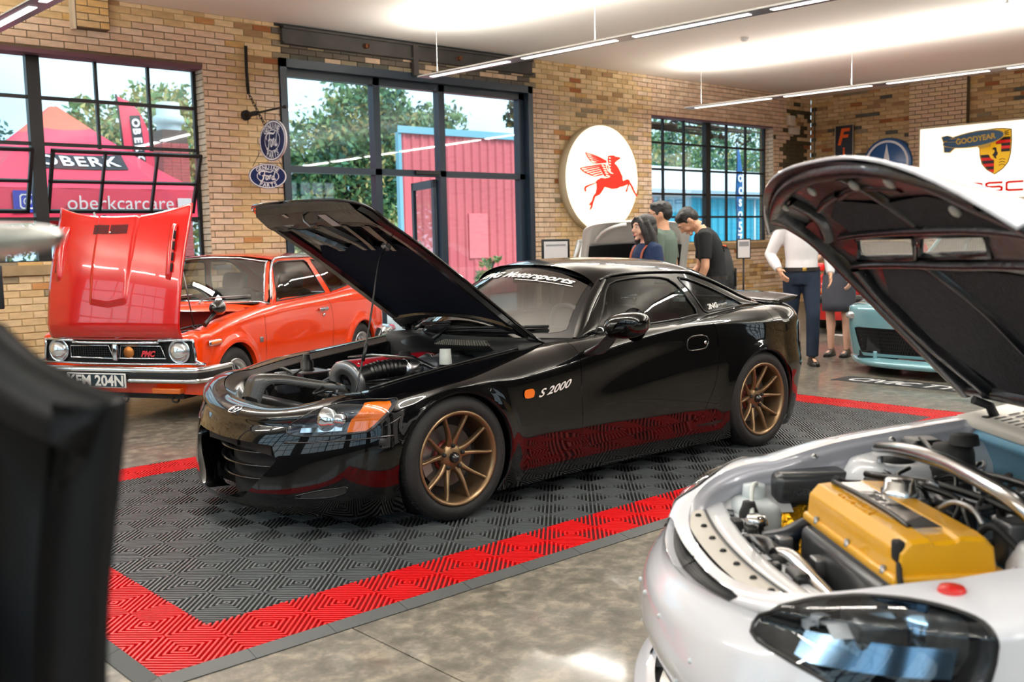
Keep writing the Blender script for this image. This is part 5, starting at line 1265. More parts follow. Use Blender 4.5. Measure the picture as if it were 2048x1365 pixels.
# ---- raised bonnet
bon = MB(); xs = np.concatenate([np.linspace(.40, 1.5, 32), 1.52+.275*np.sin(np.linspace(0.02, PI/2, 16))]); us = np.linspace(-1, 1, 31)
X, Uu = np.meshgrid(xs, us, indexing='ij'); P = s2_hood(X, Uu)
bon.grid(P); bo = bon.build('bonnet', 'paint_black', car); solid(bo, 0.012, -1)
def under(x, u, d): p = s2_hood(np.asarray(x, float), np.asarray(u, float)).copy(); p[..., 2] -= d; return p
lk = MB(); Xl, Ul = np.meshgrid(np.linspace(.58, 1.34, 24), np.linspace(-.86, .86, 25), indexing='ij')
defm('liner', rgb(17, 25, 40), 0.85, spec=0.15, bump=(220, .2)); 
lpol = [(.58, -.80), (.58, .80), (1.20, .86), (1.33, .62), (1.27, .30), (1.34, .0), (1.27, -.30), (1.33, -.62), (1.20, -.86)]
patch(lambda x, u: under(x, u, .026+.012*np.cos(u*4)*np.sin((x-.58)*4)), Xl, Ul, keep=lpol).build('bonnet_liner', 'liner', bo)
# inner frame: border channel and front ribs
for ch_, (a, b) in enumerate((((.45, .90), (1.62, .90)), ((.45, -.90), (1.62, -.90)))):
    P = []
    for x in np.linspace(.46, 1.66, 24):
        s_ = a[1]; P.append([tuple(under(x, s_*1.05 if abs(s_*1.05) < 1 else .99*np.sign(s_), .012)), tuple(under(x, s_*1.02, .034)), tuple(under(x, s_*.94, .036)), tuple(under(x, s_*.91, .014))])
    m_ = MB(); m_.grid(P, smooth=False); m_.build('bonnet_frame', 'gloss_black', bo)
P = [[tuple(under(x, u, d)) for u in np.linspace(-.92, .92, 21)] for x, d in ((1.70, .012), (1.66, .04), (1.56, .044), (1.50, .03), (1.47, .014))]
m_ = MB(); m_.grid(P, smooth=False); m_.build('bonnet_frame', 'gloss_black', bo)
P = [[tuple(under(x, u, d)) for u in np.linspace(-.92, .92, 21)] for x, d in ((.60, .012), (.57, .04), (.48, .044), (.44, .014))]
m_ = MB(); m_.grid(P, smooth=False); m_.build('bonnet_frame', 'gloss_black', bo)
for u0, u1 in ((-.62, -.40), (-.12, -.02), (.28, .14), (.66, .48)):
    P = [[tuple(under(x, u0+(u1-u0)*(1.50-x)/.22+w, d)) for w, d in ((-.05, .012), (-.035, .036), (.035, .036), (.05, .012))] for x in np.linspace(1.52, 1.26, 6)]
    m_ = MB(); m_.grid(P, smooth=False); m_.build('bonnet_rib', 'gloss_black', bo)
defm('label_white', rgb(208, 204, 200), 0.5)
for (x, u, w, h) in ((1.36, -.55, .10, .06), (1.58, .22, .07, .05), (1.64, -.40, .03, .018)):
    q = [tuple(under(x+a*h, u+b*w, .0455 if x > 1.5 else .018)) for a, b in ((-1, -1), (-1, 1), (1, 1), (1, -1))]; m_ = MB(); m_.add(q, [(0, 1, 2, 3)]); m_.build('sticker', 'label_white', bo)
p = under(1.60, -.05, .05); m_ = MB(); m_.tube([tuple(p+np.array(a)) for a in ((.03, -.03, 0), (.02, 0, -.03), (-.02, .01, -.035), (-.03, .03, -.005))], .006, 6); m_.build('striker', 'steel', bo)
p = under(1.30, .42, .03); m_ = MB(); m_.rbox(tuple(p-np.array([.02, .02, .02])), tuple(p+np.array([.02, .02, .005])), .006); m_.build('rod_clip', 'steel', bo)
HA = -math.radians(42); hx, hz = .42, .79
mr = Matrix.Translation((.02, 0, .01)) @ Matrix.Translation((hx, 0, hz)) @ Matrix.Rotation(HA, 4, 'Y') @ Matrix.Translation((-hx, 0, -hz)); bo.matrix_local = mr
for sg in (1, -1):
    q0 = mr @ Vector(tuple(under(.46, sg*.93, .03))); m_ = MB(); m_.tube([(.40, sg*.60, .74), (.44, sg*.60, .80), tuple(q0)], .014, 6); m_.rbox((.36, sg*.60-.02, .72), (.46, sg*.60+.02, .765), .01); m_.build('bonnet_hinge', 'plastic_black', car)
pt = mr @ Vector(tuple(under(1.30, .42, .045))); rod = MB(); rod.tube(spl([(1.49, .44, .60), tuple(np.array([1.49, .44, .60])*.55+np.array(pt)*.45), tuple(np.array([1.49, .44, .60])*.12+np.array(pt)*.88+np.array([.02, 0, 0])), tuple(pt)], 6), .005, 7); rod.tube([(1.43, .428, .77), (1.40, .42, .85)], .009, 7); rod.build('bonnet_prop', 'plastic_black', car)
# ---------------------------------------------------------------- orange classic hatchback
defm('paint_orange', rgb(240, 64, 2), 0.22, coat=1.0, spec=0.4); defm('orange_dark', rgb(150, 34, 10), 0.5); defm('lamp_glass', rgb(228, 230, 232), 0.12, 0.75, coat=0.8); defm('badge_gold', rgb(190, 120, 60), 0.35, 0.8); defm('badge_red', rgb(214, 60, 70), 0.4); defm('plate_black', rgb(24, 42, 52), 0.35); defm('fabric_black', rgb(24, 24, 26), 0.85)
CW = pch([-1.75, -1.5, -1.17, -0.6, 0, 0.7, 1.15, 1.48], [0.70, 0.735, 0.752, 0.745, 0.742, 0.745, 0.752, 0.735])
Czc = pch([-1.6, -1.2, -0.5, 0.2, 0.7, 1.15, 1.48], [0.70, 0.72, 0.735, 0.735, 0.73, 0.70, 0.635])
Cye = pch([-1.6, -1.2, -0.6, 0.1, 0.45, 0.62, 1.0, 1.3, 1.48], [0.60, 0.63, 0.665, 0.665, 0.66, 0.63, 0.615, 0.61, 0.60])
Cze = pch([-1.6, -1.2, -0.6, 0.1, 0.45, 0.62, 1.0, 1.3, 1.48], [0.80, 0.90, 0.862, 0.842, 0.83, 0.825, 0.79, 0.745, 0.70])
CXA, CXB, CAF, CAR_, CWZ = 1.55, -1.55, (1.15, 0.305), (-1.17, 0.295), 0.265
def cv_side(x, v):
    zc = Czc(x); vl = np.clip(v, 0, 1); z = 0.20+(zc-0.20)*vl; y = CW(x)*(1-0.38*(z-0.55)**2)
    for (c, R) in (CAF, CAR_):
        r = np.hypot(x-c, z-CWZ); y = y+0.020*np.exp(-((r-R-0.02)/0.04)**2)
    ph = np.clip(v-1, 0, 1)*PI/2; ye, ze = Cye(x), Cze(x)
    return np.where(v > 1, ye+(y-ye)*np.cos(ph)**0.9, y), np.where(v > 1, zc+(ze-zc)*np.sin(ph)**0.9, z)
def cv_surf(s, v):
    s = np.asarray(s, float); v = np.asarray(v, float); x = np.clip(s, CXB, CXA); y, z = cv_side(x, v); ph = np.clip(v-1, 0, 1)*PI/2; vl = np.clip(v, 0, 1)
    th = np.clip(s-CXA, 0, 1)*PI/2; zn0 = 0.21+(0.64-0.21)*vl; xn = np.where(v > 1, 1.60+0.065*np.cos(ph), 1.60+0.065*sm01((zn0-0.2)/0.2)); zn = np.where(v > 1, 0.64+0.03*np.sin(ph), zn0); p = 0.42
    X = x+(xn-CXA)*np.sin(th)**p*(th > 0); Y = y*np.cos(th)**p; Z = z+(zn-z)*np.sin(th)**1.0
    tr = np.clip(CXB-s, 0, 1)*PI/2; zr0 = 0.26+(0.70-0.26)*vl; xr = np.where(v > 1, -1.86+0.05*np.sin(ph), -1.83-0.03*np.sin(zr0*4)); zr = np.where(v > 1, 0.70+0.09*np.sin(ph), zr0)
    return np.stack([X+(xr-CXB)*np.sin(tr)**0.45*(tr > 0), Y*np.cos(tr)**0.42, Z+(zr-z)*np.sin(tr)], -1)
hb = thing('hatchback_car', 'orange vintage hatchback, red front-hinged bonnet raised, parked below the left window', 'car', (2.8945, 5.445, 0), 3.6757)
def cvv(x, z): return (z-0.20)/(float(Czc(x))-0.20)
def arcp(c, R, zb): 
    a0 = math.asin((zb-CWZ)/R); pts = [(c+R*math.cos(a), CWZ+R*math.sin(a)) for a in np.linspace(a0, PI-a0, 24)]; return [(pts[0][0], zb-.3)]+pts+[(pts[-1][0], zb-.3)]
aF = [(x, cvv(x, z)) for x, z in arcp(*CAF, 0.12)]; aR = [(x, cvv(x, z)) for x, z in arcp(*CAR_, 0.12)]
gz = lambda z: (z-0.21)/0.43
grl = [(1.87, gz(.455)), (1.87, gz(.62)), (1.93, .985), (2.7, .985), (2.7, gz(.445)), (1.93, gz(.445))]
doorc = [(.70, 1.97), (.685, 1.0), (.685, .72), (.69, .30), (.66, .22), (-.50, .24), (-.53, .30), (-.545, .75), (-.53, 1.0), (-.47, 1.5), (-.46, 1.97)]
sv_ = np.concatenate([np.linspace(-2.55, -1.56, 20), np.arange(-1.55, 1.55, 0.025), np.linspace(1.55, 2.55, 34)]); vv_ = np.concatenate([np.linspace(0, 1, 24), np.linspace(1, 2, 12)[1:]])
bd = patch(cv_surf, *np.meshgrid(sv_, vv_, indexing='ij'), cuts=[aF, aR, grl, inset(doorc, -0.0025)])
for c, R in (CAF, CAR_):
    P = []
    for a in np.linspace(math.asin((0.2-CWZ)/R), PI-math.asin((0.2-CWZ)/R), 26):
        x, z = c+R*math.cos(a), CWZ+R*math.sin(a); y = float(cv_side(np.array(x), np.array(cvv(x, z)))[0]); P.append([(x, y, z), (x, y-.05, z)])
    bd.grid(P, flip=True)
mirror_y(bd); bd.build('body', 'paint_orange', hb)
for sg in (1, -1):
    d = patch(cv_surf, *np.meshgrid(np.arange(-.57, .74, .025), np.concatenate([np.linspace(.18, 1, 20), np.linspace(1, 2, 12)[1:]]), indexing='ij'), keep=inset(doorc, .0015))
    if sg < 0: flip_y(d)
    do = d.build('door', 'paint_orange', hb); h = MB(); h.rbox((-.42, .735, .715), (-.27, .768, .745), .008); h.lathe([(0, .012), (.012, .01), (.014, 0)], 12, 'y', (-.36, .742, .675))
    if sg < 0: flip_y(h)
    h.build('door_handle', 'chrome', do)
    m_ = MB(); m_.rbox((1.36, .740, .575), (1.53, .764, .62), .012); 
    if sg < 0: flip_y(m_)
    mo = m_.build('side_marker', 'chrome', hb); m_ = MB(); m_.rbox((1.375, .75, .583), (1.515, .770, .613), .010)
    if sg < 0: flip_y(m_)
    m_.build('marker_lens', 'amber', mo)
    m_ = MB(); m_.rbox((.745, .742, .53), (.79, .756, .575), .008)
    if sg < 0: flip_y(m_)
    m_.build('wing_badge', 'steel', hb)
# greenhouse
CRy = pch([-1.85, -1.5, -0.95, -0.8, 0, 0.15, 0.22, 0.45], [0.58, 0.565, 0.545, 0.535, 0.535, 0.53, 0.545, 0.655]); CRz = pch([-1.85, -1.5, -0.95, -0.8, 0, 0.15, 0.22, 0.45], [0.785, 0.965, 1.185, 1.215, 1.225, 1.215, 1.175, 0.833])
def cgh(x, t):
    x = np.asarray(x, float); xx = np.clip(x, -1.6, .45); yb, zb = Cye(xx), np.where(x < -1.2, Cze(xx), Cze(xx)); y1, z1 = CRy(x), np.maximum(CRz(x), zb+.004)
    return np.stack([x, yb+(y1-yb)*t+.012*np.sin(PI*np.clip(t, 0, 1)), zb+(z1-zb)*t], -1)
def cgt(x, z): zb = float(Cze(x)); return (z-zb)/max(.004, float(CRz(x))-zb)
g1 = [(x, cgt(x, z)) for x, z in [(.36, .85), (.29, 1.0), (.20, 1.165), (.10, 1.19), (-.36, 1.192), (-.40, 1.17), (-.55, .875), (-.2, .862)]]
g2 = [(x, cgt(x, z)) for x, z in spl([(-.50, 1.17), (-.55, 1.19), (-.80, 1.185), (-.98, 1.12), (-1.12, 1.05), (-1.19, .97), (-1.14, .93), (-.70, .885), (-.655, .90)], 3, True)]
Uc, Vc = np.meshgrid(np.linspace(-1.58, .45, 90), np.linspace(0, 1, 22), indexing='ij')
for sg in (1, -1):
    g = patch(cgh, Uc, Vc, cuts=[g1, g2]); 
    if sg < 0: flip_y(g)
    g.build('side_pillars', 'paint_orange', hb)
    for poly, nm in ((g1, 'door_window'), (g2, 'rear_side_window')):
        q = patch(lambda x, t: cgh(x, t)-np.array([0, .008, 0]), Uc, Vc, keep=poly); r = MB(); r.tube([tuple(cgh(np.array(a), np.array(b))) for a, b in poly], .007, 6, closed=True)
        if sg < 0: flip_y(q); flip_y(r)
        qo = q.build(nm, 'screen', hb); r.build('window_seal', 'rubber_gloss', qo)
    r = MB(); r.tube([(x, float(CRy(x))+.008, float(CRz(x))+.003) for x in np.concatenate([np.linspace(.43, .2, 8), np.linspace(.15, -1.45, 26)])], .010, 6)
    if sg < 0: flip_y(r)
    r.build('drip_rail', 'chrome', hb)
P = []
for x in np.linspace(.17, -1.86, 44):
    ze = float(CRz(x)); row = []
    for u in np.linspace(-1, 1, 21): row.append((x+.05*(1-u*u)*max(0, min(1, (x+.1)/.27))-.02*(1-u*u)*(x < -.8), u*(float(CRy(x))+.006), ze+.045*(1-abs(u)**2.4)*(1 if x > -1.0 else .7)))
    P.append(row)
m_ = MB(); m_.grid(P, flip=True); m_.build('roof', 'paint_orange', hb)
m_ = MB(); m_.grid([[(P[i][j][0]-.006, P[i][j][1], P[i][j][2]+.008) for j in range(3, 18)] for i in range(27, 36)], flip=True); m_.build('rear_window', 'tinted', hb)
def cws(u, t):
    u = np.asarray(u, float); return np.stack([(.44+.19*(1-u*u))*(1-t)+(.205+.06*(1-u*u))*t+.015*np.sin(PI*t), u*(.635*(1-t)+.525*t), (.835+.02*(1-u*u))*(1-t)+(1.195+.05*(1-np.abs(u)**2.4))*t], -1)
Uw, Vw = np.meshgrid(np.linspace(-1, 1, 31), np.linspace(-.02, 1, 14), indexing='ij'); fi = spl([(-.95, .05), (-.94, .90), (-.88, .96), (0, .975), (.88, .96), (.94, .90), (.95, .05), (.9, .025), (-.9, .025)], 2, True)
q = patch(cws, Uw, Vw, cuts=[fi]); q.build('screen_surround', 'paint_orange', hb)
q = patch(cws, Uw, Vw, keep=fi); wo_ = q.build('windscreen', 'screen', hb); r = MB(); r.tube([tuple(cws(np.array(a), np.array(b))+np.array([.006, 0, .004])) for a, b in fi], .009, 6, closed=True); r.build('screen_trim', 'chrome', wo_)
for y0, y1 in ((-.45, -.02), (.10, .50)):
    w_ = MB(); p = [tuple(cws(np.array(y/.63), np.array(.05+.03*k))+np.array([.02, 0, .014])) for k, y in enumerate(np.linspace(y0, y1, 4))]; w_.tube(p, .007, 6); w_.tube([p[0], (p[0][0]+.06, p[0][1], .85)], .008, 6); w_.build('wiper', 'steel', hb)
m_ = MB(); P = [[(float(cws(np.array(u), np.array(0.))[0])+o, u*.64, .838+.012*(1-u*u)+z) for o, z in ((0, 0), (.05, -.006), (.12, -.02), (.16, -.06))] for u in np.linspace(-1, 1, 17)]; m_.grid(P); m_.build('cowl', 'paint_orange', hb)
m_ = MB(); m_.rbox((.50, .30, .838), (.60, .58, .85), .01); m_.build('cowl_vent', 'matte_black', hb)
# cabin
m_ = MB(); m_.box((-1.5, -.62, .25), (.6, .62, .30)); m_.box((-1.1, -.6, .3), (-.95, .6, .80)); m_.build('cabin_floor', 'cabin', hb)
m_ = MB(); m_.rbox((.25, -.6, .55), (.60, .6, .83), .05); m_.build('dashboard', 'cabin', hb)
for y in (.31, -.31): seat_mb(-.18, y, .36, .46, .72).build('seat', 'fabric_black', hb)
m_ = MB(); m_.rbox((-.98, -.56, .4), (-.82, .56, .86), .05); m_.build('rear_bench', 'fabric_black', hb)
steering_mb((.16, -.31, .82), .18, .5).build('steering_wheel', 'cabin', hb)
m_ = MB(); m_.rbox((.13, -.10, 1.12), (.155, .10, 1.175), .012); m_.build('interior_mirror', 'steel', hb)
# front: grille, lamps, bumper, plate
m_ = MB(); m_.box((1.55, -.70, .44), (1.62, .70, .64)); m_.build('grille_panel', 'matte_black', hb)
ou = [(-.70, .475), (-.685, .60), (-.66, .635), (-.40, .628), (-.34, .612), (.34, .612), (.40, .628), (.66, .635), (.685, .60), (.70, .475), (.67, .448), (-.67, .448)]
m_ = MB(); m_.tube([(1.668 if abs(y) < .64 else 1.635, y, z) for y, z in spl(ou, 3, True)], .011, 6, closed=True); m_.build('grille_surround', 'chrome', hb)
def bez(pts, nm, mt='chrome', r=.006, x=1.645): m_ = MB(); m_.tube([(x, y, z) for y, z in pts], r, 6, closed=True); return m_.build(nm, mt, hb)
bez([(-.44, .585), (-.08, .588), (-.035, .485), (-.44, .49)], 'grille_bezel'); bez([(.035, .588), (.40, .585), (.44, .49), (.02, .485)], 'grille_bezel')
m_ = MB()
for sgn, (a, b) in ((-1, (-.44, -.06)), (1, (.04, .41))):
    n = int((b-a)/.022)
    for i in range(n+1): y = a+(b-a)*i/n; m_.box((1.625, y-.002, .492), (1.64, y+.002, .582))
    for z in np.linspace(.497, .578, 6): m_.box((1.625, a, z-.002), (1.64, b, z+.002))
stuff(m_.build('grille_mesh', 'steel_black', hb))
m_ = MB(); m_.rbox((1.63, -.028, .47), (1.68, .018, .60), .01); m_.build('grille_bar', 'chrome', hb)
for y in (-.565, .555):
    m_ = MB(); m_.lathe([(0, .075), (.03, .072), (.06, .058), (.082, .03), (.085, .02)], 28, 'x', (1.61, y, .545)); lo = m_.build('headlamp', 'lamp_glass', hb); m_ = MB(); m_.lathe([(.083, .025), (.09, .035), (.097, .025), (.097, 0)], 28, 'x', (1.61, y, .545)); m_.build('lamp_ring', 'chrome', lo)
m_ = MB(); m_.lathe([(0, .01), (.03, .012), (.036, .004), (.045, .006), (.047, 0)], 24, 'x', (1.645, .105, .535)); m_.build('round_badge', 'badge_gold', hb)
text_obj('grille_lettering', 'PMC', hb, 'badge_red', frame((1.65, .285, .525), (0, 1, 0), (0, 0, 1)), size=.06, shear=.4, bold=.003)
P = []
for q in spl([(1.30, -.79, .37), (1.50, -.795, .37), (1.66, -.77, .37), (1.725, -.68, .37), (1.745, -.3, .37), (1.75, 0, .37), (1.745, .3, .37), (1.725, .68, .37), (1.66, .77, .37), (1.50, .795, .37), (1.30, .79, .37)], 5):
    n = np.array([1 if abs(q[1]) < .7 else .3, np.sign(q[1])*(0 if abs(q[1]) < .7 else 1), 0]); P.append([tuple(q+n*d+np.array([0, 0, z])) for d, z in ((-.02, -.062), (.0, -.06), (.016, -.045), (.014, -.030), (.006, -.026), (.006, .022), (.014, .026), (.018, .045), (.002, .062), (-.02, .064))])
m_ = MB(); m_.grid(P, flip=True); bo_ = m_.build('front_bumper', 'chrome', hb)
m_ = MB(); m_.grid([[(p[4][0]+.003*(abs(p[4][1]) < .7), p[4][1]*1.003, p[4][2]), (p[4][0]+.006*(abs(p[4][1]) < .7), p[4][1]*1.006, p[4][2]+.024), (p[5][0]+.003*(abs(p[4][1]) < .7), p[5][1]*1.003, p[5][2])] for p in P], flip=True); m_.build('bumper_rubber', 'plastic_black', bo_)
m_ = MB(); m_.rbox((1.770, -.375, .275), (1.785, .165, .385), .004); pl = m_.build('number_plate', 'white_metal', hb); m_ = MB(); m_.box((1.7855, -.367, .281), (1.7875, .157, .379)); m_.build('plate_face', 'plate_black', pl)
text_obj('plate_lettering', 'KFM 204N', pl, 'white_print', frame((1.790, -.105, .330), (0, 1, 0), (0, 0, 1)), size=.115, bold=.0035, wx=1.02)
m_ = MB(); m_.rbox((1.60, .30, .215), (1.66, .56, .26), .012); m_.build('turn_lamp', 'amber', hb); m_ = MB(); m_.rbox((1.60, -.56, .215), (1.66, -.30, .26), .012); m_.build('turn_lamp', 'amber', hb)
m_ = MB(); m_.tube(spl([(1.62, .02, .2), (1.66, .02, .17), (1.64, .05, .145), (1.60, .05, .18)], 5), .008, 6); m_.build('tow_hook', 'plastic_black', hb); m_ = MB(); m_.tube(spl([(1.58, .46, .2), (1.62, .46, .16), (1.60, .49, .145), (1.57, .49, .18)], 5), .008, 6); m_.build('tow_hook', 'plastic_black', hb)
m_ = MB(); m_.box((-1.7, -.55, .17), (1.6, .55, .22)); m_.box((-.8, -.70, .19), (.78, .70, .24))
for c, R in (CAF, CAR_):
    for sg in (1, -1): m_.grid([[(c+(R-.004)*math.cos(a), sg*y, CWZ+(R-.004)*math.sin(a)) for y in (.45, .72)] for a in np.linspace(-.3, PI+.3, 16)]); m_.add([(c+R*math.cos(a), sg*.45, CWZ+R*math.sin(a)) for a in np.linspace(-.3, PI+.3, 16)], [tuple(range(16))], False)
m_.build('underbody', 'matte_black', hb)
# rear bumper
m_ = MB(); m_.tube([(-1.45, .79, .40), (-1.70, .79, .40), (-1.90, .74, .40), (-1.93, .5, .40), (-1.93, -.5, .40), (-1.90, -.74, .40), (-1.7, -.79, .40)], .055, 8); m_.build('rear_bumper', 'chrome', hb)
m_ = MB(); m_.rbox((-1.90, .50, .62), (-1.83, .68, .76), .02); m_.build('tail_lamp', 'tail_red', hb)
# wheels
def wheel_mag(R=.265, w=.165, rr=.168, mlip='alloy', mcen='gloss_black', nspk=5):
    W = WheelSet(); W.parts.append(('wheel', tyre_mb(R, w, rr, 56).mesh('tyre', 'rubber'))); b = MB(); b.lathe([(rr+.004, -.01), (rr+.006, .002), (rr-.008, .002), (rr-.02, -.012), (rr-.035, -.016), (rr-.045, -.05), (rr-.05, -w)], 48, 'y'); W.parts.append(('rim', b.mesh('rim', mlip)))
    c = MB(); c.lathe([(0, -.022), (.05, -.026), (rr-.045, -.045)], 40, 'y'); W.parts.append(('rim_centre', c.mesh('rim_centre', mcen)))
    for k in range(nspk):
        a = PI/2+2*PI*k/nspk
        for sg in (-1, 1): W.parts.append(('spoke', spoke_mb(.03, rr-.04, a+sg*.30, a+sg*.10, -.008, -.026, .012, .010, .012, n=5).mesh('spoke', mlip)))
    h = MB(); h.lathe([(0, .0), (.025, -.002), (.034, -.012), (.036, -.03)], 20, 'y'); W.parts.append(('hub_cap', h.mesh('hub_cap', mlip)))
    return W
wm_ = wheel_mag()
for x, sg in ((1.15, 1), (-1.17, 1), (1.15, -1), (-1.17, -1)): wm_.put(hb, (x, sg*.735, .265), sg)
# engine bay
nearc = [(x, float(Cye(x))-.004, float(Cze(x))-.004) for x in np.linspace(.64, 1.55, 12)]+[tuple(cv_surf(np.array(s_), np.array(2.))-np.array([.004, 0, .004])) for s_ in np.linspace(1.57, 2.55, 10)]
lp = nearc+[(x, -y, z) for x, y, z in reversed(nearc[:-1])]; m_ = MB(); m_.grid([[(x, y, z), (x-.02*(x > 1.5), y*.93, z-.02), (x-.06*(x > 1.5), y*.86, .32)] for x, y, z in lp], flip=True); m_.box((.62, -.52, .28), (1.56, .52, .32)); m_.add([(.64, -.62, .3), (.64, .62, .3), (.64, .62, .815), (.64, -.62, .815)], [(0, 1, 2, 3)]); m_.build('engine_bay', 'orange_dark', hb)
m_ = MB(); m_.rbox((.95, -.30, .34), (1.3, .20, .62), .04); m_.lathe([(0, .70), (.14, .70), (.15, .66), (.15, .62)], 24, 'z', (1.1, .0, 0)); m_.build('engine', 'engine_grey', hb)
rr_ = random.Random(9)
for k in range(10):
    p = [(rr_.uniform(.75, 1.45), rr_.uniform(.1, .5), .62+rr_.uniform(-.02, .06)) for _ in range(4)]; m_ = MB(); m_.tube(spl(sorted(p), 5), rr_.choice((.008, .012)), 6); m_.build('engine_hose', 'hose_black', hb)
# wing mirrors on stalks
for sg in (1, -1):
    m_ = MB(); P = [[(1.27+a, .665+r*math.cos(t), .855+r*math.sin(t)) for t in np.linspace(0, 2*PI, 18, endpoint=False)] for a, r in ((.075, .004), (.07, .025), (.045, .045), (.0, .056), (-.03, .056))]; m_.grid(P, closev=True); k = MB(); k.lathe([(.057, -.03), (.058, -.04), (.05, -.043), (0, -.043)], 18, 'x', (1.27, .665, .855)); s_ = MB(); s_.tube([(1.30, .665, .815), (1.40, .675, .77), (1.47, .68, .735)], [.016, .014, .02], 8)
    for q in (m_, k, s_):
        if sg < 0: flip_y(q)
    mo = m_.build('wing_mirror', 'gloss_black', hb); k.build('mirror_glass', 'chrome', mo); s_.build('mirror_stalk', 'plastic_black', mo)
# bonnet, hinged at the front edge and standing nearly upright; built flat: a = along from hinge (0) to rear edge, y across
defm('paint_red', rgb(190, 16, 10), 0.18, coat=1.0)
def bsk(a, u):
    a = np.asarray(a, float); w = .605+.012*a; end = .945+.11*np.abs(u)**2.2; L = a*end; bul = .020*sm01((.19-.03*(1-a)-np.abs(u*w))/.02)*sm01((L-.22-.03*np.abs(u*3))/.05)
    return np.stack([L, u*w, .05*(1-np.abs(u)**2.5)+.06*np.sin(PI*np.clip(L/.95, 0, 1))*.6+bul-.05*(1-np.clip(L/.12, 0, 1))**2], -1)*np.array([1, 1, -1])
bb = MB(); A_, U_ = np.meshgrid(np.concatenate([np.linspace(0, .3, 26), np.linspace(.3, 1, 30)[1:]]), np.concatenate([np.linspace(-1, -.36, 14), np.linspace(-.35, .35, 40), np.linspace(.36, 1, 14)]), indexing='ij')
bb.grid(bsk(A_, U_)); bno = bb.build('bonnet', 'paint_red', hb); solid(bno, .015, 0)
for gx in (-.215, -.04):
    for i in range(13):
        y = gx-.0+i*.0125; p0 = bsk(np.array(.845), np.array(y/.617)); p1 = bsk(np.array(.925), np.array(y/.617)); m_ = MB(); o = np.array([0, 0, -.0105]); e = np.array([0, .0042, 0]); m_.add([p0-e+o, p0+e+o, p1+e+o, p1-e+o], [(0, 1, 2, 3)]); m_.build('vent_slot', 'matte_black', bno)
for sg in (1, -1):
    P = []
    for L in np.linspace(.42, .88, 14):
        k = math.sin(PI*(L-.42)/.46)**.4; P.append([(L, sg*(.50+d), -(.05*(1-.83**2.5)+.03+h*k)) for d, h in ((-.03, .0), (-.02, .03), (.0, .045), (.025, .045), (.03, .012))])
    m_ = MB(); m_.grid(P); 
    vs_ = m_.build('side_scoop', 'paint_red', bno)
    for i in range(4):
        L = .50+i*.085; m_ = MB(); m_.rbox((L, sg*.531-.004, -.085), (L+.065, sg*.531+.004, -.058), .004); m_.build('scoop_opening', 'matte_black', vs_)
m_ = MB(); m_.sphere((.81, -.04, -.10), (.009, .009, .006), 10, 6); m_.build('bonnet_lock', 'chrome', bno)
bno.matrix_local = Matrix.Translation((1.70, 0, .655)) @ Matrix.Rotation(-math.radians(104), 4, 'Y')
m_ = MB(); m_.tube([(1.35, .50, .72), (1.50, .52, 1.2)], .006, 6); m_.build('bonnet_stay', 'steel', hb)
# ---------------------------------------------------------------- white coupe in the foreground: surface
WW = pch([-3.9, -3.4, -2.5, -1.5, -0.9, -0.5, -0.30], [0.72, 0.78, 0.77, 0.77, 0.76, 0.735, 0.69])
Wzc = pch([-3.9, -3.0, -2.0, -1.2, -0.8, -0.5, -0.30], [0.76, 0.76, 0.74, 0.71, 0.69, 0.665, 0.64])
Wye = pch([-3.9, -3.0, -2.0, -1.3, -0.95, -0.5, -0.30], [0.56, 0.62, 0.64, 0.63, 0.575, 0.545, 0.51])
Wze = pch([-3.9, -3.0, -2.0, -1.3, -0.95, -0.5, -0.30], [0.90, 0.88, 0.85, 0.825, 0.79, 0.735, 0.695])
WXA, WXB, WAF, WAR, WWZ = -0.30, -3.7, (-0.82, 0.33), (-3.42, 0.33), 0.29
def wc_side(x, v):
    zc = Wzc(x); vl = np.clip(v, 0, 1); z = 0.14+(zc-0.14)*vl; y = WW(x)*(1-0.30*(z-0.52)**2)
    for (c, R) in (WAF, WAR): r = np.hypot(x-c, z-WWZ); y = y+0.012*np.exp(-((r-R)/0.04)**2)
    ph = np.clip(v-1, 0, 1)*PI/2; ye, ze = Wye(x), Wze(x)
    return np.where(v > 1, ye+(y-ye)*np.cos(ph)**0.8, y), np.where(v > 1, zc+(ze-zc)*np.sin(ph)**0.9, z)
Wxn = pch([0.12, 0.2, 0.26, 0.30, 0.42, 0.50, 0.57], [0.135, 0.155, 0.12, 0.13, 0.172, 0.165, 0.115])
def wc_surf(s, v):
    s = np.asarray(s, float); v = np.asarray(v, float); x = np.clip(s, WXB, WXA); y, z = wc_side(x, v); ph = np.clip(v-1, 0, 1)*PI/2; vl = np.clip(v, 0, 1)
    th = np.clip(s-WXA, 0, 1)*PI/2; zn0 = 0.13+(0.57-0.13)*vl; xn = np.where(v > 1, 0.035+0.08*np.cos(ph), Wxn(zn0)); zn = np.where(v > 1, 0.57+0.025*np.sin(ph), zn0); p = np.where(v > 1, 1.17-0.40*(v-1), 0.92+0.25*sm01((vl-.6)/.4))
    X = x+(xn-WXA)*np.sin(th)**p*(th > 0); Y = y*np.cos(th)**p; Z = z+(zn-z)*np.sin(th)**1.6
    tr = np.clip(WXB-s, 0, 1)*PI/2; zr0 = 0.25+(0.78-0.25)*vl; xr = np.where(v > 1, -4.08, -4.06-0.0*zr0); zr = np.where(v > 1, 0.78+0.12*np.sin(ph), zr0)
    return np.stack([X+(xr-WXB)*np.sin(tr)**0.6*(tr > 0), Y*np.cos(tr)**0.55, Z+(zr-z)*np.sin(tr)], -1)
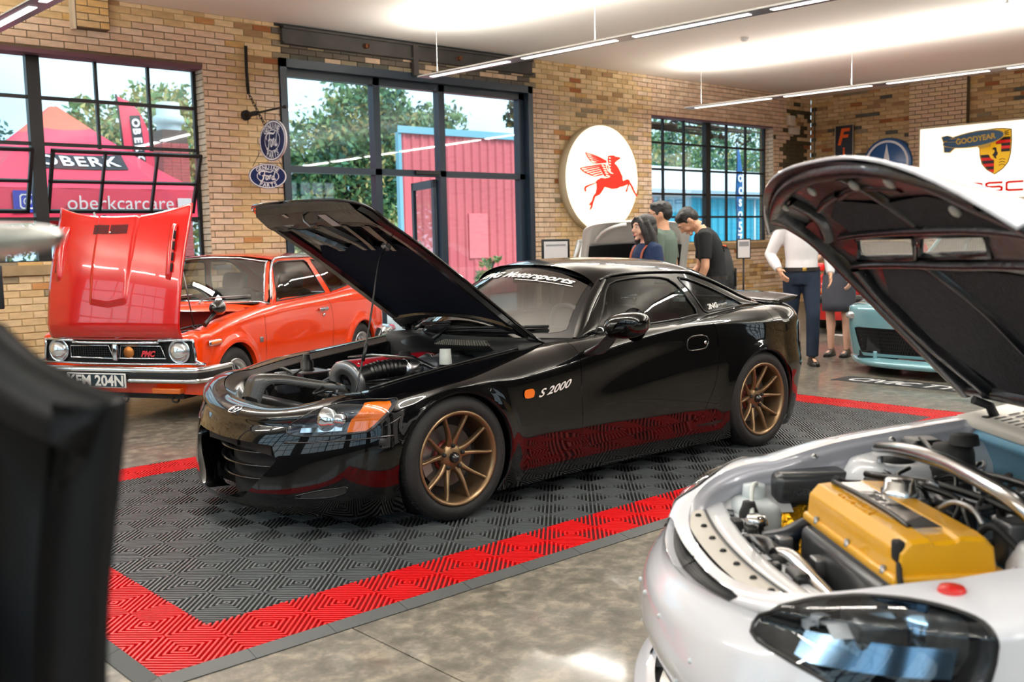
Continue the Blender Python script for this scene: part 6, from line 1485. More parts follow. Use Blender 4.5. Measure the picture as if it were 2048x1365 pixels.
# ---------------------------------------------------------------- white coupe in the foreground, bonnet up
defm('paint_white', rgb(226, 226, 232), 0.22, coat=1.0); defm('paint_silver', rgb(178, 180, 190), 0.3, 0.3, coat=0.6); defm('bay_white', rgb(206, 208, 212), 0.32, coat=0.4, bump=(18, .08)); defm('bay_blue', rgb(120, 170, 196), 0.35, 0.1)
defm('cover_gold', rgb(226, 164, 14), 0.34, coat=0.4, bump=(260, .12)); defm('gold_foil', rgb(232, 176, 40), 0.16, 1.0, bump=(26, 1.0)); defm('polished', rgb(206, 204, 202), 0.2, 1.0); defm('silicone', rgb(14, 22, 34), 0.35); defm('cover_grey', rgb(190, 184, 174), 0.45); defm('red_cap', rgb(196, 26, 24), 0.4); defm('copper', rgb(200, 140, 96), 0.35, 0.9); defm('tank_white', rgb(206, 214, 216), 0.4, bump=(30, .1)); defm('box_grey', rgb(70, 72, 74), 0.3, 0.5)
wc = thing('coupe_car', 'white coupe in front with its black-lined bonnet raised over a yellow valve cover', 'car', (0.4165, -1.897, 0), 2.48)
def wv(x, z): return (z-0.14)/(float(Wzc(x))-0.14)
def arcw(c, R, zb): 
    a0 = math.asin((zb-WWZ)/R); pts = [(c+R*math.cos(a), WWZ+R*math.sin(a)) for a in np.linspace(a0, PI-a0, 24)]; return [(pts[0][0], zb-.3)]+pts+[(pts[-1][0], zb-.3)]
wF = [(x, wv(x, z)) for x, z in arcw(*WAF, .06)]; wR = [(x, wv(x, z)) for x, z in arcw(*WAR, .06)]
WHL = [(.295, .93), (.292, 1.05), (.27, 1.32), (.253, 1.59), (.20, 1.80), (.133, 1.91), (.05, 1.93), (-.024, 1.92), (-.135, 1.79), (-.212, 1.59), (-.254, 1.37), (-.262, 1.13), (-.258, .94), (-.22, .80), (-.105, .76), (.035, .80), (.12, .845), (.20, .88)]
grc = [(.395, 1.06), (.44, 1.09), (.50, 1.11), (.58, 1.12), (.80, 1.12), (.80, 1.78), (.55, 1.72), (.44, 1.64), (.392, 1.50)]
lowc = [(.38, .10), (.36, .34), (.40, .40), (.80, .42), (.80, .07)]
sw = np.concatenate([np.linspace(-4.7, -3.72, 12), np.arange(-3.7, -1.4, .05), np.arange(-1.4, -.3, .02), np.linspace(-.30, .70, 56)]); vw = np.concatenate([np.linspace(0, 1, 28), np.linspace(1, 2, 20)[1:]])
bd = patch(wc_surf, *np.meshgrid(sw, vw, indexing='ij'), cuts=[wF, wR, WHL, grc, lowc])
rim = [wc_surf(np.array(a), np.array(b)) for a, b in spl(grc[:4]+grc[-4:], 4, False)]
for poly, dd in ((grc[1:4]+[(.70, 1.40)], None),): pass
def ret(poly, d): return [[tuple(p), tuple(p+np.array(d))] for p in [wc_surf(np.array(a), np.array(b)) for a, b in poly]]
bd.grid(ret(grc[4::-1], (-.03, -.004, -.012))); bd.grid(ret(grc[5:]+grc[:1], (-.03, -.004, -.012))); bd.grid(ret(lowc[:4], (-.06, -.01, 0)))
mirror_y(bd); bd.build('body', 'paint_white', wc)
# bumper lip blade
P = []
for s_ in np.linspace(-.30, .70, 30): 
    p = wc_surf(np.array(s_), np.array(0.10)); k = np.array([.03 if s_ > .2 else .015, .02*(1-max(0, s_)/.7), 0]); P.append([tuple(p+np.array([-.02, 0, .035])), tuple(p+k+np.array([0, 0, .03])), tuple(p+k*1.2+np.array([0, 0, .015])), tuple(p+k+np.array([0, 0, -.03])), tuple(p+np.array([-.03, 0, -.03]))])
m_ = MB(); m_.grid(P, flip=True); mirror_y(m_); m_.build('lip_spoiler', 'paint_white', wc)
for (s_, v_) in ((.62, .80), (.55, .55), (.46, .72)):
    for sg in (1, -1):
        p = wc_surf(np.array(s_), np.array(v_)); m_ = MB(); m_.sphere(tuple(p), .006, 10, 6)
        if sg < 0: flip_y(m_)
        m_.build('bumper_plug', 'tank_white', wc)
# grille mesh: hexagon-like net of bars
m_ = MB()
gp = lambda s_, v_: wc_surf(np.array(s_), np.array(v_))+np.array([-.024, 0, -.01])
ys = np.linspace(-.36, .36, 60)
P0 = [[tuple(gp(s_, v_)+np.array([-.02, 0, -.01])) for v_ in (.98, 1.4, 1.84)] for s_ in np.linspace(.36, .70, 14)]; m_.grid(P0); mirror_y(m_); m_.build('grille_backing', 'matte_black', wc)
m_ = MB()
for k in range(46):
    for dv in (1, -1):
        q = []
        for t in np.linspace(0, 1, 6):
            s_ = .385+.33*(k/45.0)+dv*(t-.5)*.03; v_ = 1.03+.78*t
            if s_ < .70: q.append(tuple(gp(max(.38, s_), v_)))
        if len(q) > 1: m_.tube(q, .0022, 4, caps=False)
mirror_y(m_); stuff(m_.build('grille_mesh', 'steel_black', wc))
# top cover strip with black clips
P = []
for y in np.linspace(-.33, .33, 23):
    k = (y/.33)**2; P.append([(.028-.022*k, y, .597+.006*k), (.012-.022*k, y, .605+.006*k), (-.020-.022*k, y, .606+.006*k), (-.028-.022*k, y, .600+.006*k)])
m_ = MB(); m_.grid(P); co = m_.build('radiator_cover', 'cover_grey', wc)
for y in (-.28, -.19, -.09, .01, .11, .21, .30):
    k = (y/.33)**2; m_ = MB(); m_.lathe([(0, .006), (.006, .005), (.0085, .001), (.009, -.004)], 12, 'z', (-.004-.022*k, y, .606+.006*k)); m_.build('trim_clip', 'matte_black', co)
m_ = MB(); m_.tube([(-.031-.022*(y/.33)**2, y, .604+.006*(y/.33)**2) for y in np.linspace(-.33, .33, 16)], .003, 5); m_.build('cover_seal', 'rubber_gloss', co)
# lamps
defm('reflector_blue_sheen', rgb(120, 150, 176), 0.14, 1.0); defm('lamp_dark', rgb(22, 28, 36), 0.22, 0.3, coat=.5)  # lamp metal coloured blue to stand for blue reflections
for sg in (1, -1):
    U_, V_ = np.meshgrid(np.linspace(-.28, .31, 40), np.linspace(.72, 1.96, 36), indexing='ij')
    def cupw(s, v, d): P = wc_surf(s, v); c = np.array([-.22, .40, .56]); return P+(c-P)*d
    h = patch(lambda s, v: cupw(s, v, .34), U_, V_, keep=WHL); a_ = [wc_surf(np.array(a), np.array(b)) for a, b in WHL]; b_ = [cupw(np.array(a), np.array(b), .34) for a, b in WHL]; h.grid([[tuple(p), tuple(q)] for p, q in zip(a_+a_[:1], b_+b_[:1])])
    l = patch(lambda s, v: wc_surf(s, v)+np.array([.002, .002, .002]), U_, V_, keep=WHL); r = MB(); r.tube([tuple(p) for p in [wc_surf(np.array(a), np.array(b)) for a, b in spl(WHL, 3, True)]], .005, 6, closed=True)
    pr = MB(); pr.lathe([(0, .02), (.03, .016), (.055, 0), (.075, -.02), (.082, -.025), (.082, -.06)], 28, 'x'); pr.xf(Matrix.Translation(Vector(cupw(np.array(.06), np.array(1.15), .36))) @ Matrix.Rotation(.45, 4, 'Z') @ Matrix.Rotation(-.15, 4, 'Y'))
    p2 = MB(); p2.lathe([(0, .012), (.03, .008), (.045, -.01), (.06, -.02), (.06, -.05)], 24, 'x'); p2.xf(Matrix.Translation(Vector(cupw(np.array(-.12), np.array(1.08), .34))) @ Matrix.Rotation(.75, 4, 'Z'))
    ch = MB(); ch.grid([[tuple(cupw(np.array(s_), np.array(v_), .10)) for v_ in (.86, .98)] for s_ in np.linspace(-.18, .20, 12)])
    bx = MB(); c = cupw(np.array(-.18), np.array(1.10), .28); bx.rbox(tuple(c-np.array([.05, .02, .05])), tuple(c+np.array([.02, .03, .05])), .012)
    pr.v = [tuple(np.array(q)*.72+np.array(cupw(np.array(.06), np.array(1.15), .36))*.28) for q in pr.v]
    for q in (h, l, r, pr, p2, ch, bx):
        if sg < 0: flip_y(q)
    ho = h.build('headlamp', 'lamp_dark', wc); l.build('lamp_lens', 'lens_clear', ho); r.build('lamp_seal', 'rubber_gloss', ho)
    if sg < 0: continue
    pr.build('main_reflector', 'reflector_blue_sheen', ho); p2.build('inner_reflector', 'reflector_blue_sheen', ho); ch.build('reflector_strip', 'reflector_blue_sheen', ho); bx.build('turn_bulb_housing', 'box_grey', ho)
# wings: inner channel along the bonnet opening, panel bolts
edge = [(x, float(Wye(x)), float(Wze(x))) for x in np.linspace(-1.02, -.30, 14)]+[tuple(wc_surf(np.array(s_), np.array(2.))) for s_ in np.linspace(-.27, .70, 20)]
P = [[(x, y, z), (x-.008*(x > -.25), y-.012*(y > .15), z-.014), (x-.012*(x > -.25), y-.032*(y > .15), z-.018), (x-.014*(x > -.25), y-.036*(y > .15), z-.06)] for x, y, z in edge]
m_ = MB(); m_.grid(P, flip=True); mirror_y(m_); m_.build('wing_channel', 'paint_silver', wc)
for sg in (1, -1):
    for x in (-.92, -.66, -.42): m_ = MB(); m_.lathe([(0, .010), (.006, .009), (.008, .005), (.012, .002), (.012, -.003)], 10, 'z', (x, sg*(float(Wye(x))-.022), float(Wze(x))-.018)); m_.build('wing_bolt', 'steel', wc)
# bay
m_ = MB(); 
lp = [(x, y-.034*(y > .15), z-.06) for x, y, z in edge]; lpp = lp+[(x, -y, z) for x, y, z in reversed(lp)]
m_.grid([[(x, y, z), (x, y*.97, z-.12), (x, y*.96, .30)] for x, y, z in lpp], flip=True); m_.build('bay_sides', 'bay_white', wc)
m_ = MB(); m_.box((-1.05, -.56, .26), (0, .56, .30)); m_.build('bay_floor', 'matte_black', wc)
m_ = MB(); m_.grid([[(x, y, z) for y in np.linspace(-.60, .60, 9)] for x, z in ((-.985, .30), (-.965, .66), (-.94, .72), (-.90, .745), (-.93, .77))]); m_.build('bulkhead', 'bay_blue', wc)
# radiator support with openings: built of bars
def bar3(pts, w, h, nm='support_bar', mt='bay_white'):
    m_ = MB(); P = []
    for p in pts: P.append([(p[0]+a, p[1], p[2]+b) for a, b in ((-w, -h), (-w, h*.7), (-w*.7, h), (w*.7, h), (w, h*.7), (w, -h))])
    m_.grid(P); return m_.build(nm, mt, wc)
bar3([(-.062-.022*(y/.33)**2, y, .585+.006*(y/.33)**2) for y in np.linspace(-.44, .44, 17)], .032, .012)
bar3([(-.125-.03*(y/.33)**2, y, .575) for y in np.linspace(-.46, .46, 13)], .018, .010)
for y in (-.42, -.30, -.16, .02, .16, .30, .42): bar3([(-.10, y-.02, .582), (-.10, y+.02, .582)], .05, .008)
for sg in (1, -1):
    m_ = MB(); m_.grid([[(x, sg*y, z) for y, z in ((.40, .575), (.44, .60), (.50, .615), (.535, .60))] for x in np.linspace(-.06, -.32, 7)]); m_.build('lamp_panel', 'bay_white', wc)
    m_ = MB(); m_.lathe([(0.05, .705), (.09, .712), (.125, .70), (.145, .66), (.155, .45), (.155, .30)], 28, 'z', (-.62, sg*.42, 0)); m_.build('strut_tower', 'bay_white', wc)
    m_ = MB(); m_.lathe([(0, .74), (.018, .74), (.02, .72), (.045, .715), (.05, .70)], 18, 'z', (-.62, sg*.42, 0)); m_.build('strut_top', 'matte_black', wc)
    for k in range(3): m_ = MB(); m_.lathe([(0, .735), (.008, .735), (.009, .70)], 6, 'z', (-.62+.07*math.cos(k*2.09+.5), sg*.42+.07*math.sin(k*2.09+.5), 0)); m_.build('strut_nut', 'steel', wc)
m_ = MB(); m_.rbox((-.16, -.10, .52), (-.11, .06, .60), .012); m_.build('latch_box', 'matte_black', wc); m_ = MB(); m_.tube([(-.10, -.04, .60), (-.08, -.02, .63), (-.11, 0, .60)], .005, 6); m_.build('bonnet_latch', 'steel', wc)
# engine, valve cover
m_ = MB(); m_.rbox((-.46, -.06, .30), (-.23, .42, .66), .03); en = m_.build('engine', 'engine_grey', wc)
# cover lies across the car: profile in x,z extruded along y
prof = [(-.245, .655), (-.235, .665), (-.240, .715), (-.262, .738), (-.305, .742), (-.312, .734), (-.362, .734), (-.370, .742), (-.425, .738), (-.445, .715), (-.452, .66)]
P = []
for y, k in ((-.075, .93), (-.070, 1), (.36, 1), (.395, .97), (.405, .90)): P.append([(-.345+(x+.345)*(k if k > .95 else k), y, .655+(z-.655)*k) for x, z in prof])
m_ = MB(); m_.smooth = False; m_.grid(P, smooth=False, flip=True); m_.add(P[0], [tuple(range(len(prof)))], False); m_.add(P[-1], [tuple(reversed(range(len(prof))))], False); vo = m_.build('valve_cover', 'cover_gold', en); bevel(vo, .006, 2)
m_ = MB(); m_.rbox((-.468, -.085, .645), (-.228, .412, .668), .008); m_.build('cover_flange', 'cover_gold', vo)
m_ = MB(); m_.box((-.366, -.06, .731), (-.308, .335, .741)); m_.build('plug_cover', 'polished', vo)
m_ = MB(); m_.add([(-.366, .25, .7415), (-.308, .29, .7415), (-.308, .335, .7415), (-.366, .335, .7415)], [(0, 1, 2, 3)]); m_.build('plug_cover_end', 'black_print', vo)
v_, f_ = text_mesh('Type R', .05, shear=.5, bold=.001); m_ = MB(); m_.add(v_, f_, False); m_.xf(frame((-.337, .10, .7418), (0, 1, 0), (-1, 0, 0))); m_.build('script_lettering', 'black_print', vo)
v_, f_ = text_mesh('HONDA', .035, bold=.001, depth=.002, wx=1.3); m_ = MB(); m_.add(v_, f_, False); m_.xf(frame((-.277, .13, .7405), (0, 1, 0), (-1, 0, 0))); m_.build('cast_lettering', 'cover_gold', vo)
m_ = MB(); m_.lathe([(0, .775), (.028, .776), (.034, .772), (.036, .755), (.042, .75), (.042, .735)], 24, 'z', (-.405, .06, 0)); m_.build('oil_cap', 'polished', vo)
m_ = MB(); m_.tube(spl([(-.29, -.05, .747), (-.292, .10, .752), (-.296, .25, .75), (-.30, .33, .742)], 6), .006, 6); m_.build('plug_lead', 'hose_black', vo)
m_ = MB(); m_.tube(spl([(-.30, -.06, .75), (-.32, -.10, .74), (-.36, -.14, .72), (-.44, -.2, .70)], 6), .008, 7); m_.build('plug_lead', 'hose_black', vo)
for y in (.0, .18, .36): m_ = MB(); m_.lathe([(0, .675), (.007, .675), (.008, .66)], 6, 'z', (-.232, y, 0)); m_.build('cover_bolt', 'steel', vo)
m_ = MB(); m_.rbox((-.26, .372, .69), (-.24, .40, .735), .006); m_.tube(spl([(-.25, .39, .70), (-.24, .42, .66), (-.26, .43, .60)], 5), .006, 6); m_.build('sensor', 'matte_black', vo)
m_ = MB(); m_.tube(spl([(-.43, .20, .742), (-.44, .24, .765), (-.45, .30, .765), (-.455, .33, .74)], 5), .006, 6); m_.build('breather_pipe', 'steel', vo)
m_ = MB(); m_.rbox((-.30, -.07, .42), (-.215, .38, .64), .02); m_.build('exhaust_shield', 'box_grey', en)
m_ = MB(); m_.sphere((-.19, .30, .50), (.035, .03, .035), 12, 8); m_.sphere((-.185, .34, .48), (.03, .025, .03), 12, 8); m_.build('manifold_flange', 'copper', en)
# strut brace
m_ = MB(); P = spl([(-.56, -.40, .735), (-.52, -.30, .765), (-.50, -.12, .80), (-.50, .10, .815), (-.50, .35, .80), (-.52, .42, .765), (-.56, .46, .735)], 8); 
m_.tube(P, .019, 14); m_.build('strut_brace', 'polished', wc)
# airbox with emblem, foil heat shield, washer tank
m_ = MB(); s0 = len(m_.v); m_.rbox((-.50, -.555, .585), (-.28, -.42, .675), .022); m_.build('air_box', 'box_grey', wc)
v_, f_ = text_mesh('MUGEN POWER', .024, bold=.0008, wx=1.1); m_ = MB(); m_.add(v_, f_, False); m_.xf(frame((-.39, -.4185, .625), (-1, 0, 0), (0, 0, 1))); flip = None; m_.build('box_lettering', 'alloy', wc)
m_ = MB(); P = []
for t in np.linspace(0, 1, 10): P.append([(-.50+.22*u, -.43+.10*t+.012*math.sin(9*u+5*t), .585-.17*t+.008*math.sin(13*u+3*t)) for u in np.linspace(0, 1, 12)])
m_.grid(P); m_.build('heat_shield', 'gold_foil', wc)
m_ = MB(); m_.rbox((-.27, -.50, .50), (-.15, -.33, .615), .03, 4); tk = m_.build('washer_tank', 'tank_white', wc); m_ = MB(); m_.lathe([(0, .65), (.03, .648), (.034, .62), (.034, .60)], 18, 'z', (-.22, -.44, 0)); m_.build('tank_cap', 'tank_white', tk)
m_ = MB(); m_.tube(spl([(-.22, -.42, .655), (-.19, -.36, .66), (-.17, -.30, .62), (-.16, -.26, .60)], 5), .007, 7); m_.build('tank_hose', 'reservoir', tk)
m_ = MB(); m_.lathe([(0, .628), (.022, .628), (.027, .62), (.03, .605), (.02, .60), (.02, .57)], 20, 'z', (-.15, -.20, 0)); m_.build('radiator_cap', 'polished', wc)
m_ = MB(); m_.lathe([(0, .635), (.016, .635), (.02, .62), (.026, .605), (.026, .57)], 16, 'z', (-.165, -.31, 0)); m_.build('filler_cap', 'matte_black', wc)
# hoses and pipes
def hose(pts, r, mt, nm='engine_hose', n=10): m_ = MB(); m_.tube(spl(pts, 7), r, n); return m_.build(nm, mt, wc)
hose([(-.15, -.13, .585), (-.19, -.10, .60), (-.26, -.12, .62), (-.34, -.15, .615)], .023, 'silicone', 'radiator_hose')
hose([(-.18, -.02, .50), (-.22, -.04, .54), (-.29, -.10, .54), (-.36, -.16, .52)], .024, 'silicone', 'radiator_hose')
hose([(-.12, -.04, .57), (-.14, .02, .595), (-.15, .08, .60), (-.155, .20, .585), (-.17, .32, .56)], .018, 'polished', 'coolant_pipe')
hose([(-.17, .34, .575), (-.22, .37, .60), (-.32, .40, .605), (-.46, .42, .60), (-.60, .44, .60)], .024, 'hose_black', 'lower_hose')
hose([(-.10, -.14, .59), (-.13, -.06, .605), (-.12, .02, .60)], .010, 'hose_black'); hose([(-.26, .44, .60), (-.24, .48, .64), (-.27, .54, .63)], .007, 'bay_blue'); hose([(-.48, -.30, .70), (-.58, -.05, .72), (-.66, .2, .70)], .009, 'hose_black'); hose([(-.70, -.44, .76), (-.66, -.2, .74), (-.68, .1, .76), (-.70, .4, .74)], .008, 'hose_black')
m_ = MB(); m_.rbox((-.15, .12, .54), (-.11, .20, .605), .012); m_.build('fan_shroud', 'plastic_black', wc); m_ = MB(); m_.rbox((-.14, .22, .52), (-.09, .36, .58), .02); m_.build('fan_shroud', 'plastic_black', wc)
m_ = MB(); m_.lathe([(.028, 0), (.029, .012)], 16, 'y', (-.56, .43, .60)); m_.build('hose_clip', 'chrome', wc)
m_ = MB(); m_.rbox((-.20, .46, .58), (-.10, .56, .635), .012); m_.build('relay_box', 'box_grey', wc)
m_ = MB(); m_.lathe([(0, .66), (.055, .655), (.065, .63), (.065, .56)], 22, 'z', (-.27, .56, 0)); tk2 = m_.build('power_steering_tank', 'box_grey', wc); m_ = MB(); m_.lathe([(0, .70), (.022, .70), (.026, .69), (.022, .67), (.024, .655)], 16, 'z', (-.27, .56, 0)); m_.build('tank_cap', 'red_cap', tk2)
m_ = MB(); m_.lathe([(0, .775), (.05, .77), (.055, .75), (.058, .70), (.058, .66)], 22, 'z', (-.72, -.30, 0)); m_.lathe([(0, .80), (.035, .80), (.04, .775)], 18, 'z', (-.74, -.28, 0)); m_.build('brake_servo', 'matte_black', wc)
m_ = MB(); m_.rbox((-.76, -.50, .70), (-.66, -.40, .76), .02); m_.build('solenoid_block', 'plastic_black', wc)
rr_ = random.Random(12)
for k in range(22):
    x, y = rr_.uniform(-.84, -.52), rr_.uniform(-.35, .45); p = [(x, y, .66)]
    for j in range(3): p.append((min(-.5, max(-.88, p[-1][0]+rr_.uniform(-.12, .12))), max(-.4, min(.5, p[-1][1]+rr_.uniform(-.14, .14))), .69+rr_.uniform(-.03, .05)))
    hose(p, rr_.choice((.006, .008, .012)), rr_.choice(('hose_black', 'hose_black', 'matte_black', 'steel')), n=6)
for k in range(14):
    x, y = rr_.uniform(-.86, -.5), rr_.uniform(-.34, .45); w, h = rr_.uniform(.015, .04), rr_.uniform(.02, .06); m_ = MB(); m_.rbox((x-w, y-w, .58), (x+w, y+w, .64+h), .008); m_.build('engine_fitting', rr_.choice(('matte_black', 'plastic_black', 'engine_grey', 'steel')), wc)
for k in range(10):
    x, y = rr_.uniform(-.22, -.10), rr_.uniform(-.38, .4); w = rr_.uniform(.008, .02); m_ = MB(); m_.rbox((x-w, y-w*1.5, .56), (x+w, y+w*1.5, .59+w), .005); m_.build('engine_fitting', rr_.choice(('matte_black', 'bay_white', 'steel', 'plastic_black')), wc)
m_ = MB(); m_.rbox((-.24, -.36, .44), (-.12, .40, .50), .02); m_.build('radiator', 'matte_black', wc)
# cowl with grille slots, screen, wipers
m_ = MB(); m_.grid([[(x, y, z) for y in np.linspace(-.62, .62, 13)] for x, z in ((-.905, .765), (-.90, .79), (-.96, .80), (-1.10, .825), (-1.16, .83))]); cw = m_.build('cowl_panel', 'cover_grey', wc)
for i in range(18):
    for j in range(4):
        y = -.50+i*.034; m_ = MB(); x = -.945-j*.042; z = .80+(-.96-x)*.18+.0035 if x < -.96 else .798; m_.add([(x, y, z), (x-.034, y, z+.006), (x-.034, y+.014, z+.006), (x, y+.014, z)], [(0, 1, 2, 3)]); m_.build('cowl_slot', 'matte_black', cw)
def wws(u, t): u = np.asarray(u, float); return np.stack([(-1.22+.12*(1-u*u))*(1-t)+(-1.82+.06*(1-u*u))*t, u*(.64*(1-t)+.50*t), .84*(1-t)+(1.20+.04*(1-u*u))*t], -1)
U_, V_ = np.meshgrid(np.linspace(-1, 1, 21), np.linspace(0, 1, 8), indexing='ij'); m_ = MB(); m_.grid(wws(U_, V_)); m_.build('windscreen', 'screen', wc)
for y in (-.45, .05): w_ = MB(); w_.tube([tuple(wws(np.array(a/.64), np.array(b))+np.array([.03, 0, .02])) for a, b in ((y, .02), (y+.25, .06), (y+.5, .10))], .009, 6); w_.build('wiper', 'matte_black', wc)
P = []
for x in np.linspace(-1.80, -3.85, 22):
    q = (-1.80-x)/2.05; zc = 1.24-.05*q-.28*max(0, q-.45)**1.3*1.9; ye = .50+.03*math.sin(PI*q); P.append([(x, u*ye, zc-.055*abs(u)**2.5) for u in np.linspace(-1, 1, 15)])
m_ = MB(); m_.grid(P, flip=True); m_.build('roof', 'paint_white', wc)
for sg in (1, -1):
    m_ = MB(); m_.grid([[(x, sg*(float(Wye(max(x, -3.6)))*(1-t)+(.50+.03*math.sin(PI*(-1.8-x)/2.05) if x < -1.8 else .50+.14*(x+1.8)/.58)*t), float(Wze(max(x, -3.6)))*(1-t)+((1.185-.05*((-1.8-x)/2.05)-.28*max(0, (-1.8-x)/2.05-.45)**1.3*1.9) if x < -1.8 else 1.185-.345*(x+1.8)/.58)*t) for t in np.linspace(0, 1, 4)] for x in np.linspace(-1.24, -3.85, 30)]); m_.build('side_window', 'tinted', wc)
m_ = MB(); m_.grid([[(x, u*.58, z) for u in np.linspace(-1, 1, 5)] for x, z in ((-3.6, .90), (-4.05, .90))], flip=True); m_.build('boot_lid', 'paint_white', wc)
m_ = MB(); m_.box((-3.9, -.60, .15), (-.1, .60, .22)); m_.box((-3.2, -.68, .15), (-1.1, .68, .22))
for c, R in (WAF, WAR):
    for sg in (1, -1): m_.grid([[(c+(R-.004)*math.cos(a), sg*y, WWZ+(R-.004)*math.sin(a)) for y in (.45, .72)] for a in np.linspace(-.5, PI+.5, 14)])
m_.build('underbody', 'matte_black', wc)
wmw = wheel_mag(.29, .20, .20, 'alloy', 'matte_black')
for x, sg in ((-.82, 1), (-3.42, 1), (-.82, -1), (-3.42, -1)): wmw.put(wc, (x, sg*.75, .29), sg)

# raised bonnet: black underside with mesh vents, white skin; local a along from hinge (0) to front (L), y across
HL_, HWd = .995, .648
def wbk(a, u, d=0.0):
    a = np.asarray(a, float); u = np.asarray(u, float); L = a*(1-.194*np.abs(u)**2.97*(a/HL_)**4); z = .035*(1-np.abs(u)**2.2)-.089*np.clip((a-.697)/.2985, 0, 1)**2
    return np.stack([L, u*HWd-.022, z-d], -1)
A_, U_ = np.meshgrid(np.linspace(0, HL_, 50), np.linspace(-1, 1, 56), indexing='ij')
V1 = [(.605, -.77), (.59, -.29), (.67, -.14), (.685, -.61)]; V2 = [(.595, -.25), (.61, .29), (.68, .38), (.67, -.09)]
top = patch(lambda a, u: wbk(a, u, 0), A_, U_, cuts=[V1, V2]); bo2 = top.build('bonnet', 'paint_white', wc)
defm('under_black', rgb(7, 9, 14), 0.3, coat=.3, bump=(22, .4)); defm('under_felt', rgb(28, 28, 32), 0.8, bump=(120, .7), var=(50, .5)); defm('under_red', rgb(96, 16, 20), 0.4)
und = patch(lambda a, u: wbk(a, u, .014+.004*np.sin(a*30)*np.cos(u*7)), A_, U_, cuts=[V1, V2], flip=True); und.build('bonnet_underside', 'under_black', bo2)
ee = [tuple(wbk(np.array(a), np.array(u))) for a, u in [(a, -1) for a in np.linspace(0, HL_, 24)]+[(HL_, u) for u in np.linspace(-1, 1, 26)[1:]]+[(a, 1) for a in np.linspace(HL_, 0, 24)[1:]]]
m_ = MB(); m_.tube([(x, y, z-.004) for x, y, z in ee], .005, 6); m_.build('bonnet_edge', 'paint_white', bo2)
for Vp in (V1, V2):
    r = MB(); r.tube([tuple(wbk(np.array(a), np.array(u), .012)) for a, u in spl([Vp[0], Vp[1], Vp[2], Vp[3]], 1, True)], .011, 6, closed=True); vo_ = r.build('vent_frame', 'under_black', bo2)
    n = MB(); Vc = np.array(Vp); a0, a1 = Vc[:, 0].min(), Vc[:, 0].max(); u0, u1 = Vc[:, 1].min(), Vc[:, 1].max()
    for k in range(52):
        for dv in (1, -1):
            uc = u0-.09+(u1-u0+.18)*k/51; tt = np.linspace(0, 1, 24); aa = a0+(a1-a0)*tt; uu = uc+dv*(tt-.5)*.15; ins = in_poly(aa, uu, [tuple(p) for p in Vp]); ii = np.where(ins)[0]
            if len(ii) > 1: n.tube([tuple(wbk(np.array(aa[i]), np.array(uu[i]), .008)) for i in (ii[0], ii[-1])], .0006, 3, caps=False)
    stuff(n.build('vent_mesh', 'cover_grey', vo_))
# felt panels and moulded ribs on the underside
for pl in ([(.06, -.62), (.06, -.14), (.40, -.16), (.55, -.30), (.57, -.62), (.45, -.80), (.25, -.80)], [(.06, -.08), (.06, .66), (.30, .74), (.55, .66), (.56, -.18), (.40, -.10)], [(.70, -.60), (.69, .60), (.76, .62), (.81, .30), (.79, -.10), (.83, -.40), (.78, -.62)]):
    m_ = patch(lambda a, u: wbk(a, u, .019), *np.meshgrid(np.linspace(.04, .85, 44), np.linspace(-.84, .80, 50), indexing='ij'), keep=pl, flip=True); m_.build('felt_panel', 'under_felt', bo2)
def urib(pts, w, h, nm='moulded_rib', mt='under_black'):
    P = []
    pts = spl(pts, 6)
    for i, p in enumerate(pts):
        t = pts[min(i+1, len(pts)-1)]-pts[max(i-1, 0)]; t = t/(np.linalg.norm(t)+1e-9); nn = np.array([-t[1], t[0]])
        P.append([tuple(wbk(np.array(p[0]+nn[0]*w*k), np.array(p[1]+nn[1]*w*k*1.7), .012+d)) for k, d in ((-1, 0), (-.7, h*.8), (-.3, h), (.3, h), (.7, h*.8), (1, 0))])
    m_ = MB(); m_.grid(P); return m_.build(nm, mt, bo2)
urib([(.03, -.93), (.30, -.93), (.60, -.93), (.80, -.93), (.93, -.86)], .030, .030); urib([(.03, .93), (.30, .93), (.60, .93), (.80, .93), (.93, .86)], .030, .030)
urib([(.93, -.86), (.945, -.4), (.95, 0), (.945, .4), (.93, .86)], .026, .028); urib([(.045, -.9), (.03, -.4), (.03, .4), (.045, .9)], .022, .026)
urib([(.05, -.74), (.25, -.84), (.45, -.86), (.58, -.82)], .022, .028); urib([(.05, -.11), (.25, -.12), (.42, -.13), (.57, -.24)], .012, .018); urib([(.05, .72), (.25, .78), (.50, .72)], .022, .026); urib([(.05, .30), (.22, .28), (.40, .40)], .02, .02)
urib([(.71, -.84), (.80, -.70), (.90, -.66)], .020, .022); urib([(.71, -.02), (.80, -.05), (.92, -.02)], .016, .016); urib([(.71, .70), (.80, .50), (.90, .46)], .020, .020); urib([(.835, -.35), (.86, -.1), (.84, .2)], .012, .012); urib([(.82, -.62), (.835, -.50), (.85, -.3)], .012, .014)
urib([(.585, -.84), (.572, -.3), (.572, 0), (.582, .3), (.60, .70)], .012, .02); urib([(.70, -.72), (.692, -.3), (.692, 0), (.695, .3), (.70, .70)], .012, .02)
m_ = patch(lambda a, u: wbk(a, u, .022), *np.meshgrid(np.linspace(.70, .82, 12), np.linspace(-.92, -.70, 12), indexing='ij'), keep=[(.71, -.90), (.72, -.78), (.76, -.74), (.80, -.78), (.80, -.88)], flip=True); m_.build('red_pad', 'under_red', bo2)
m_ = patch(lambda a, u: wbk(a, u, .018), *np.meshgrid(np.linspace(.82, .94, 12), np.linspace(.02, .6, 20), indexing='ij'), keep=[(.83, .05), (.91, .08), (.90, .40), (.84, .58)], flip=True); m_.build('red_pad', 'under_red', bo2)
